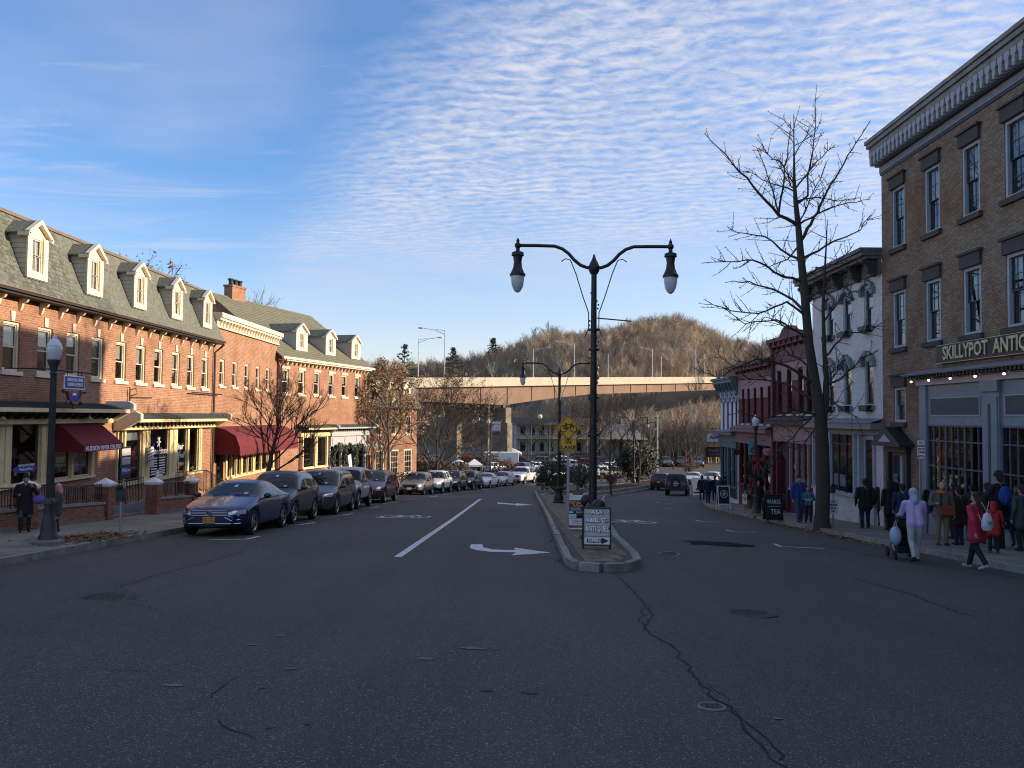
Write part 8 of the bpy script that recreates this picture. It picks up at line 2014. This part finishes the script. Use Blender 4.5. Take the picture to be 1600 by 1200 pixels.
m = wh.mb(); m.prism([(-2.2, .1), (8.5, .25), (3, 1.5)], 'x', -1.3, 17.3); wh.part('roof', m, brown_trim)
# pavilion with pale hipped roof beyond the bed
b = at(972, 690, 150); t = thing('pavilion', 'open pavilion with a pale hipped shingle roof beyond the planting bed', 'pavilion', (b.x, 150, -6.4)); m = MB(); m.add([(-4.2, -3, 4.3), (4.2, -3, 4.3), (4.2, 3, 4.3), (-4.2, 3, 4.3), (-.6, 0, 8.0), (.6, 0, 8.0)], [(0, 1, 5, 4), (1, 2, 5), (2, 3, 4, 5), (3, 0, 4), (3, 2, 1, 0)]); m.build('roof', pm('pale_shingle', (.34, .29, .22), .9, var=.3, scale=3), t)
for x in (-3.8, 0, 3.8):
    for y in (-2.6, 2.6): m = MB(); m.tube([(x, y, 0), (x, y, 4.3)], .14, 6); m.build('post', brown_trim, t)
# utility poles right of the median
for px, Y, yt, lab in ((1027, 118, 648, 'pale slender utility pole beyond the evergreen tree'), (766, 108, 645, 'dark utility pole beside the globe lamp')):
    b = mk(px, 740, Y); t = thing('utility_pole', lab, 'utility pole', b); m = MB(); zt = at(px, yt, Y).z-b.z; m.tube([(0, 0, 0), (0, 0, zt)], [.12, .08], 7); m.build('pole', lm if px > 900 else brown_trim, t); m = MB(); m.box(-.5, .5, -.05, .05, zt-.5, zt-.4); m.build('crossarm', brown_trim, t)
# ================================================================== people
def cloth(name, col, rough=.85): return pm('cloth_'+name, col, rough, var=.22, scale=7, bmp=.3, bscale=22)
skin = pm('skin', (.42, .25, .18), .55, var=.08); skin_d = pm('skin_tan', (.30, .17, .11), .55, var=.08)
blackc = cloth('black', (.010, .010, .012)); navyc = cloth('navy', (.016, .02, .05)); jeans = cloth('denim', (.055, .08, .15)); greyc = cloth('grey', (.10, .10, .105)); shoe = cloth('shoe', (.012, .011, .011), .6); olive = cloth('olive', (.030, .032, .024)); hair_b = cloth('hair_brown', (.035, .02, .012)); hair_bl = cloth('hair_fair', (.26, .18, .09))
PEOPLE = {}
def capsule(mb, a, b, ra, rb, n=10):
    a, b = Vector(a), Vector(b); d = b-a; l = d.length or 1e-4; d = d/l if l > 1e-4 else Vector((0, 0, 1)); pts = []; rad = []
    for k in range(5): t = math.pi/2*k/4; pts.append(a-d*ra*math.cos(t)); rad.append(max(.0015, ra*math.sin(t)))
    for k in range(5): t = math.pi/2*k/4; pts.append(b+d*rb*math.sin(t)); rad.append(max(.0015, rb*math.cos(t)))
    mb.tube(pts, rad, n)
def person(label, px, py, ptop, face=0, pose='stand', top=blackc, legs=navyc, hat=None, hair=hair_b, shoes=shoe, sk=skin, coat=0.0, bulk=1.0, arms=('down', 'down'), hood=None, stride=.26, voxel=.018, h=None, group=None, lean=0.0, dz=.14, boots=None, pos=None, cuff=None, turn=0):
    b = pos or gp(px, py, dz); H = h or (py-ptop)/F_PX*b.y; k = H/1.74; t = thing('person', label, 'person', b, R(face), group)
    C_ = []
    def cap(a, b_, ra, rb, m): C_.append((Vector(a), Vector(b_), ra, rb, m))
    w = bulk; ly = -lean   # lean moves the shoulders forward (-y)
    hipz, kz, az = .90, .49, .09
    if pose == 'walk': F = ((-.10, -stride, 0, .02), (.10, stride*1.05, .10, .10))
    elif pose == 'walk2': F = ((.10, -stride, 0, .02), (-.10, stride*1.05, .10, .10))
    elif pose == 'sit': F = ((-.12, -.42, 0, 0), (.12, -.40, 0, 0))
    else: F = ((-.11, -.02, 0, 0), (.11, .03, 0, 0))
    hz = .48 if pose == 'sit' else hipz; up = hz-hipz
    for fx, fy, lift, ky in F:
        sx = 1 if fx > 0 else -1; hip = (sx*.095, 0, hz); 
        if pose == 'sit': kn = (fx, -.42, .50); an = (fx, -.42, az)
        else: kn = (fx*1.0, fy*.45-.05-(.04 if lift else 0), kz+lift*.35); an = (fx, fy, az+lift)
        cap(hip, kn, .098*w, .074, legs); cap(kn, an, .072, .056, boots or legs)
        toe = (an[0]*1.1, an[1]-.15, az-.045+(lift*.15 if lift else 0)); cap((an[0], an[1]+.03, an[2]-.04+(0 if lift else 0)), toe, .046, .038, shoes); cap(an, (an[0], an[1]+.02, an[2]-.03), .048, .046, shoes)
    # torso: pairs of capsules side by side, broader than deep
    sh = 1.42+up; zc = 1.24+up
    for sx in (-1, 1):
        cap((sx*.075, 0, hz+.03), (sx*.07, ly*.4, 1.10+up), .118*w, .108*w, top); cap((sx*.07, ly*.4, 1.10+up), (sx*.085, ly*.85, 1.34+up), .110*w, .100*w, top); cap((sx*.05, ly, sh), (sx*.165, ly, sh-.03), .07, .068*w, top)
        if coat: cap((sx*.085, 0, hz+.02), (sx*.10, .01, hz-coat), .115*w, .118*w, top); cap((sx*.03, .0, hz+.02), (sx*.04, .0, hz-coat), .112*w, .120*w, top)
    hx, hy = 0, ly-.02-lean*.3
    cap((0, ly, sh), (hx, hy, 1.52+up), .062, .055, sk); hc = Vector((hx, hy-.015, 1.63+up))
    cap((hx, hy-.02, 1.575+up), (hx, hy-.005, 1.655+up), .078, .088, sk); cap((hx, hy-.085, 1.56+up), (hx, hy-.06, 1.58+up), .034, .04, sk); cap((hx, hy-.098, 1.625+up), (hx, hy-.118, 1.598+up), .012, .016, sk)
    for sx in (-1, 1): cap((sx*.088, hy+.0, 1.60+up), (sx*.088, hy+.0, 1.63+up), .016, .02, sk)
    if hair: cap((hx, hy+.015, 1.66+up), (hx, hy+.028, 1.672+up), .095, .092, hair); cap((hx, hy+.045, 1.62+up), (hx, hy+.05, 1.56+up), .075, .06, hair)
    if hat: cap((hx, hy+.005, 1.675+up), (hx, hy+.01, 1.70+up), .103, .085, hat)
    if hood: cap((hx, hy+.02, 1.66+up), (hx, hy+.03, 1.60+up), .108, .10, hood); cap((hx, hy+.05, 1.56+up), (0, ly+.05, 1.46+up), .10, .10, hood)
    hands = []
    for i, sx in enumerate((-1, 1)):
        S = Vector((sx*.195*max(1, w*.96), ly, sh-.03)); m = arms[i]
        if m == 'down': E = S+Vector((sx*.07, .03, -.29)); Wr = E+Vector((sx*.0, -.07, -.24))
        elif m == 'swing_f': E = S+Vector((sx*.08, -.10, -.27)); Wr = E+Vector((0, -.20, -.16))
        elif m == 'swing_b': E = S+Vector((sx*.07, .13, -.26)); Wr = E+Vector((0, .05, -.25))
        elif m == 'hold': E = S+Vector((sx*.07, .02, -.28)); Wr = E+Vector((-sx*.08, -.24, .04))
        elif m == 'push': E = S+Vector((sx*.05, -.10, -.27)); Wr = E+Vector((-sx*.02, -.25, -.04))
        elif m == 'face': E = S+Vector((sx*.08, -.12, -.22)); Wr = E+Vector((-sx*.12, -.14, .20))
        elif m == 'out': E = S+Vector((sx*.16, -.04, -.23)); Wr = E+Vector((sx*.16, -.12, -.12))
        else: E = S+Vector((sx*.09, .04, -.28)); Wr = E+Vector((-sx*.13, -.10, -.12))
        cap(S, E, .066*w, .056*w, top); cap(E, Wr, .055*w, .042, cuff or top); d = (Wr-E).normalized(); hands.append((Wr, d, sx, m))
        cap(Wr+d*.02, Wr+d*.085, .034, .036, sk)
    mb = MB()
    for a, b_, ra, rb, m in C_: capsule(mb, a*k, b_*k, ra*k, rb*k)
    me = evaluate(mb.mesh('body', skin), [('REMESH', dict(mode='VOXEL', voxel_size=voxel*k)), ('SMOOTH', dict(factor=.5, iterations=3))])
    n = len(me.polygons); cen = np.zeros(n*3); me.polygons.foreach_get('center', cen); cen = cen.reshape(-1, 3)/k
    best = np.full(n, 1e9); idx = np.zeros(n, dtype=np.int32); mats = []
    for a, b_, ra, rb, m in C_:
        if m not in mats: mats.append(m)
        A = np.array(a); D = np.array(b_)-A; l2 = max(1e-8, float(D @ D)); tt = np.clip(((cen-A) @ D)/l2, 0, 1); dist = np.linalg.norm(cen-A-tt[:, None]*D, axis=1)-(ra+(rb-ra)*tt)
        sel = dist < best; best[sel] = dist[sel]; idx[sel] = mats.index(m)
    # hands: five separate fingers rooted in the palm
    fm = MB(); nsk = mats.index(sk)
    for Wr, d, sx, m in hands:
        pal = Wr+d*.10; side = Vector((0, 1, 0)) if abs(d.y) < .7 else Vector((0, 0, 1)); side = (side-d*side.dot(d)).normalized(); nrm = d.cross(side)*(-sx)
        for j, (o, l) in enumerate(((-.028, .062), (-.010, .072), (.009, .068), (.027, .055))):
            p = pal+side*o-d*.015; q = p+d*l*.55+nrm*.012; r_ = q+d*l*.35+nrm*.03; fm.tube([p*k, q*k, r_*k], [.0095*k, .009*k, .007*k], 5)
        p = Wr+d*.05-side*.03; fm.tube([p*k, (p+d*.03-side*.022+nrm*.012)*k, (p+d*.06-side*.022+nrm*.028)*k], [.011*k, .010*k, .008*k], 5)
    # one mesh: body plus fingers
    me.materials.clear()
    for m in mats: me.materials.append(m)
    bm = bmesh.new(); bm.from_mesh(me)
    for f, i in zip(bm.faces, idx): f.material_index = int(i); f.smooth = True
    vs = [bm.verts.new(v) for v in fm.v]
    for f in fm.f:
        ff = bm.faces.new([vs[i] for i in f]); ff.material_index = nsk; ff.smooth = True
    bm.to_mesh(me); bm.free()
    link('body', me, t)
    for sx in (-1, 1):
        m = MB(); m.ball((sx*.033*k, (hy-.093)*k, (1.632+up)*k), .0095*k, seg=6, rings=5); m.build('eye', black_p, t)
    m = MB(); m.ball((0, (hy-.112)*k, (1.563+up)*k), (.022*k, .008*k, .006*k), seg=6, rings=5); m.build('mouth', pm('lips', (.28, .10, .09), .5), t)
    t['k'] = k; t.matrix_basis = Matrix.Translation(b) @ Matrix.Rotation(R(face), 4, 'Z'); del t['k']
    PEOPLE[label] = (t, k); return t, k
def worn(t, k, name, label, cat, p, build, mat_=None):
    """a bag or other thing carried by a person: its own object, placed in the wearer's frame"""
    M = t.matrix_basis; q = M @ (Vector(p)*k); o = thing(name, label, cat, q, t.rotation_euler.z); o.rotation_euler = M.to_euler(); build(o, k); return o
def blob(name, m, r, c=(0, 0, 0), seg=12):
    def f(o, k): q = MB(); q.ball([x*k for x in c], [x*k for x in r], seg=seg, rings=8); q.build(name, m, o, smooth=True)
    return f
lav = cloth('lavender', (.50, .36, .62)); crim = cloth('crimson', (.42, .02, .05)); scar = cloth('scarlet', (.42, .022, .018)); royal = cloth('royal', (.016, .06, .26)); tealc = cloth('teal', (.03, .15, .19)); tan = cloth('tan', (.20, .13, .075)); lgrey = cloth('light_grey', (.40, .40, .41)); stone = cloth('taupe', (.11, .10, .09)); orangec = cloth('orange', (.55, .10, .02)); purple = cloth('purple', (.16, .10, .36)); pinkc = cloth('pink', (.55, .25, .33)); greenj = cloth('army', (.045, .055, .05)); leath = cloth('boot', (.014, .012, .013), .5)
# left pavement
t, k = person('person in black coat and hat with one hand raised, beside the left lamp', 38, 832, 742, 35, 'stand', blackc, jeans, hat=blackc, coat=.30, arms=('hold', 'face'), boots=leath, shoes=leath, bulk=1.1)
def hbag(o, k): m = MB(); m.ball((0, 0, 0), (.17*k, .10*k, .13*k), seg=12, rings=8); m.build('bag_body', purple, o, smooth=True); m = MB(); m.tube([(-.10*k, 0, .1*k), (-.05*k, 0, .28*k), (.05*k, 0, .28*k), (.10*k, 0, .1*k)], .012*k, 5); m.build('strap', purple, o)
worn(t, k, 'handbag', 'purple handbag at the side of the person in the black coat', 'bag', (.34, -.10, .98), hbag)
t, k = person('child in green coat with pink fur hood half behind the left lamp post', 90, 831, 757, -75, 'stand', greenj, purple, hat=pinkc, hood=pinkc, coat=.22, boots=leath, shoes=leath, arms=('down', 'hold'))
# foreground group on the right
t, k = person('person in lavender hooded jacket and grey jeans pushing a black stroller', 1431, 880, 766, 172, 'walk', lav, lgrey, hood=cloth('pale_blue', (.30, .36, .46)), hair=None, arms=('push', 'push'), bulk=1.12, stride=.20, dz=0, lean=.10)
def stroller(o, k):
    m = MB(); m.prism([(-.05, .35), (.35, .30), (.50, .62), (.42, .70), (.05, .55), (-.10, .92), (-.22, .95)], 'x', -.20, .20); m.build('seat', blackc, o, bevel=.03)
    m = MB()
    for i in range(8): a0, a1 = R(60+i*12), R(72+i*12); m.add([(x, -.12+.38*math.cos(a), .70+.36*math.sin(a)) for x in (-.21, .21) for a in (a0, a1)], [(0, 1, 3, 2)])
    m.build('canopy', blackc, o)
    for sx in (-1, 1): m = MB(); m.tube([(sx*.23, .42, .12), (sx*.23, .0, .55), (sx*.22, -.42, 1.02)], .015, 6); m.tube([(sx*.23, -.25, .12), (sx*.23, .1, .5)], .015, 6); m.build('frame', steel if sx < 0 else iron, o)
    m = MB(); m.tube([(-.22, -.42, 1.02), (.22, -.42, 1.02)], .02, 6); m.build('handle', blackc, o)
    for sx in (-1, 1):
        for y in (-.25, .42): m = MB(); m.lathe([(.05, -.02), (.12, -.025), (.12, .025), (.05, .02)], 14, (sx*.25, y, .12), axis='x'); w = m.build('wheel', tyre_m, o); m = MB(); m.lathe([(.001, -.015), (.055, -.015), (.055, .015), (.001, .015)], 10, (sx*.25, y, .12), axis='x'); m.build('hub', lightgrey, w)
    m = MB(); m.box(-.17, .17, -.2, .2, .18, .34); m.build('basket', blackc, o)
p = gp(1411, 874); st = thing('stroller', 'black stroller pushed by the person in lavender', 'stroller', p, R(-10)); stroller(st, 1)
p2 = Vector((p.x-.36, p.y-.40, p.z+.62)); o = thing('carrier_bag', 'pale blue plastic bag hanging from the black stroller', 'bag', p2); m = MB(); m.ball((0, 0, 0), (.14, .12, .23), seg=12, rings=8); m.build('bag_body', cloth('plastic_blue', (.38, .44, .56), .4), o, smooth=True); m = MB(); m.tube([(-.05, 0, .2), (.0, 0, .36), (.05, 0, .2)], .012, 5); m.build('handle', MATS['cloth_plastic_blue'], o)
t, k = person('person in crimson coat walking off the kerb with a white drawstring bag', 1527, 891, 771, 205, 'walk', crim, blackc, hair=hair_b, coat=.16, arms=('out', 'swing_b'), bulk=1.22, stride=.27, shoes=cloth('trainer', (.35, .35, .36)), dz=0)
m = t; q = MB(); q.tube([(0, .075*k, 1.64*k), (.0, .115*k, 1.5*k), (.0, .125*k, 1.36*k)], [.095*k, .10*k, .06*k], 10); q.build('long_hair', hair_b, t, smooth=True)
def dbag(o, k):
    m = MB(); m.lathe([(.01, .20*k), (.10*k, .15*k), (.16*k, .0), (.17*k, -.12*k), (.12*k, -.2*k), (.01, -.21*k)], 14, caps=False); m.v = [(x, y*.55, z) for x, y, z in m.v]; m.build('bag_body', cloth('white_nylon', (.6, .6, .62)), o, smooth=True); m = MB(); m.prism([(-.09*k, -.1*k), (.08*k, -.06*k), (.10*k, .02*k), (-.06*k, -.02*k)], 'y', .078*k, .10*k); m.build('print', teal_s, o)
    for sx in (-1, 1): m = MB(); m.tube([(0, 0, .2*k), (sx*.12*k, -.04*k, .42*k)], .008*k, 4); m.tube([(sx*.12*k, .02, -.15*k), (sx*.2*k, -.06*k, .15*k)], .008*k, 4); m.build('cord', MATS['cloth_white_nylon'], o)
worn(t, k, 'drawstring_bag', 'white drawstring bag on the back of the person in crimson', 'bag', (0, .25, 1.12), dbag)
t, k = person('small child in scarlet hooded coat walking beside the person in crimson', 1553, 865, 785, 150, 'stand', scar, blackc, hood=scar, hair=None, coat=.20, arms=('swing_f', 'out'), shoes=scar)
t, k = person('person in grey jacket and tan trousers facing the camera with an orange bag', 1472, 853, 753, -8, 'stand', stone, tan, coat=.05, hood=None, arms=('hold', 'down'), bulk=1.18, hair=hair_b)
q = MB(); q.lathe([(.10*k, 1.45*k), (.15*k, 1.42*k), (.13*k, 1.50*k)], 12, caps=False); q.build('collar', orangec, t, smooth=True)
def obag(o, k): m = MB(); m.prism([(-.17*k, .10*k), (.17*k, .10*k), (.20*k, -.16*k), (-.20*k, -.16*k)], 'y', -.06*k, .06*k); m.build('bag_body', cloth('rust', (.22, .05, .02)), o, bevel=.02); m = MB(); m.tube([(-.16*k, 0, .1*k), (-.14*k, .05*k, .4*k), (-.06*k, .12*k, .55*k)], .012*k, 5); m.build('strap', blackc, o)
worn(t, k, 'shoulder_bag', 'rust orange bag in front of the person in the grey jacket', 'bag', (.08, -.19, 1.0), obag)
t, k = person('tall person in black cap and black jacket among the group at the right edge', 1562, 858, 739, 200, 'stand', blackc, blackc, hat=blackc, arms=('hold', 'out'), bulk=1.15)
def bpack(o, k): m = MB(); m.ball((0, 0, 0), (.17*k, .11*k, .22*k), seg=12, rings=8); m.build('bag_body', royal, o, smooth=True); m = MB(); m.box(-.10*k, .10*k, .08*k, .13*k, -.15*k, .0); m.build('pocket', royal, o, bevel=.01)
worn(t, k, 'backpack', 'bright blue backpack on the tall person in the black cap', 'bag', (.05, .20, 1.22), bpack)
person('child in dark blue jacket at the right edge of the photograph', 1587, 856, 775, 165, 'walk', cloth('deep_blue', (.018, .028, .13)), navyc, hat=navyc, arms=('swing_f', 'down'), stride=.16)
person('person in black with dark hat behind the one in the grey jacket', 1478, 836, 742, 20, 'stand', blackc, blackc, hat=blackc, bulk=1.1)
person('person in black coat standing at the blue grey shop window', 1507, 838, 750, 178, 'stand', blackc, blackc, coat=.25, hair=hair_b, bulk=1.05)
person('broad person in black coat and brown cap seen from behind by the white shop', 1352, 826, 750, 176, 'stand', blackc, blackc, hat=cloth('brown_cap', (.05, .035, .025)), coat=.12, bulk=1.28)
person('person in olive coat with wide hood beside the broad person in black', 1379, 822, 750, 170, 'stand', olive, olive, hood=olive, hair=None, coat=.25, bulk=1.08, arms=('hold', 'down'))
person('person in black jacket, jeans and grey knit cap before the pediment door', 1402, 826, 742, 190, 'walk', blackc, jeans, hat=cloth('knit_grey', (.16, .17, .18)), hair=None, stride=.12, bulk=1.12)
person('person in orange knit cap near the pediment door', 1417, 822, 750, 160, 'stand', blackc, navyc, hat=orangec, hair=None)
person('person in dark hat half hidden by the no parking post', 1432, 824, 755, 10, 'stand', navyc, blackc, hat=blackc)
t, k = person('person with black cap behind the lavender jacket at the shop front', 1452, 834, 752, 30, 'stand', blackc, jeans, hat=blackc)
person('person in black hood between the grey jacket and the window', 1492, 842, 756, 200, 'stand', blackc, blackc, hood=blackc, hair=None, coat=.2, bulk=1.1)
person('person in dark brown coat at the foot of the blue grey pilaster', 1520, 846, 757, 150, 'stand', cloth('umber', (.03, .022, .018)), blackc, coat=.25, hair=hair_b)
person('person in navy coat close behind the small scarlet child', 1574, 852, 762, 170, 'stand', navyc, blackc, coat=.2, hat=blackc, bulk=1.1)
person('person in charcoal coat just left of the shop window frame', 1462, 832, 755, 175, 'stand', greyc, jeans, hair=hair_b)
person('person in black parka between the olive coat and the knit grey cap', 1391, 829, 752, 185, 'stand', blackc, blackc, hood=blackc, hair=None, coat=.25, bulk=1.15)
person('person in dark navy parka left of the lavender jacket', 1411, 838, 757, 160, 'walk', navyc, blackc, hair=hair_b, coat=.15, stride=.14, bulk=1.15)
person('person in brown coat between the crimson coat and the blue grey window', 1499, 852, 762, 195, 'stand', cloth('umber', (.03, .022, .018)), navyc, hat=blackc, coat=.2, bulk=1.15)
person('person in black jacket between the crimson coat and the tall capped person', 1543, 850, 756, 170, 'stand', blackc, navyc, hair=hair_b, bulk=1.1)
person('person in dark green coat at the very right edge beside the child in blue', 1599, 862, 760, 190, 'stand', greenj, blackc, hat=blackc, coat=.2, bulk=1.15)
# middle of the right pavement
person('person in royal blue jacket and black cap walking past the tall tree', 1248, 816, 743, 15, 'walk', royal, jeans, hat=blackc, hair=None, arms=('down', 'swing_f'), bulk=1.1, stride=.12)
t, k = person('young person in teal jacket looking down at a white paper', 1263, 817, 761, -20, 'stand', tealc, navyc, hair=cloth('hair_black', (.01, .009, .008)), arms=('hold', 'hold'), bulk=1.08)
def paper(o, k): m = MB(); m.cbox((0, 0, 0), (.26*k, .18*k, .012*k)); m.build('sheet', wht, o)
worn(t, k, 'paper', 'white paper held by the young person in teal', 'paper', (0, -.36, 1.13), paper)
person('fair-haired person behind the one in royal blue', 1256.5, 812, 750, 160, 'stand', stone, navyc, hair=hair_bl)
person('person in black standing under the wreath on the right street lamp', 1184, 803, 752, 5, 'stand', blackc, blackc, hair=cloth('hair_black', (.01, .009, .008)), coat=.2, arms=('hold', 'down'), bulk=1.2, voxel=.024)
person('person in dark red coat sitting outside the red shop', 1203, 800, 763, -15, 'sit', cloth('wine', (.16, .02, .03)), navyc, hat=greyc, h=1.7, voxel=.024, pos=Vector((13.25, 44.6, G(13.25, 44.6)+.14)))
GRP = 'people far down the right pavement'
for px, py, pt_, f, c1, c2, lab in ((1097, 783, 737, 170, blackc, blackc, 'person in black farthest left in the group by the white A-board'), (1106, 786, 739, 20, navyc, blackc, 'person in navy beside the small no parking stake'), (1117, 783, 736, 190, blackc, navyc, 'taller person in black before the row-end building'), (1124, 785, 742, 40, greyc, blackc, 'person in grey before the green shopfront'), (1133, 784, 744, 160, blackc, blackc, 'person in black behind the emblem A-board'), (1140, 782, 748, 0, cloth('wine', (.16, .02, .03)), blackc, 'person in wine red before the green shopfront')):
    person(lab, px, py, pt_, f, 'stand', c1, c2, hair=hair_b, coat=.15, bulk=1.15, voxel=.03, h=1.7, group=GRP)
GRP = 'people at the street market'
for i, (px, Y, c1, lab) in enumerate(((702, 106, scar, 'person in red at the left end of the market'), (729, 103, blackc, 'person in black in front of the market tents'), (756, 104, navyc, 'person in navy left of the utility pole'), (772, 106, blackc, 'person in black right of the utility pole'), (781, 108, stone, 'person in taupe near the white trailer'), (795, 112, blackc, 'person in black before the bridge pier'), (808, 116, crim, 'person in crimson behind the white pickup'))):
    p = at(px, 740, Y); p.z = G(p.x, Y); person(lab, px, 740, 730, RND.uniform(0, 360), 'stand', c1, navyc, bulk=1.2, voxel=.04, h=1.72, group=GRP, pos=p)
bpy.data.scenes.remove(TMP)
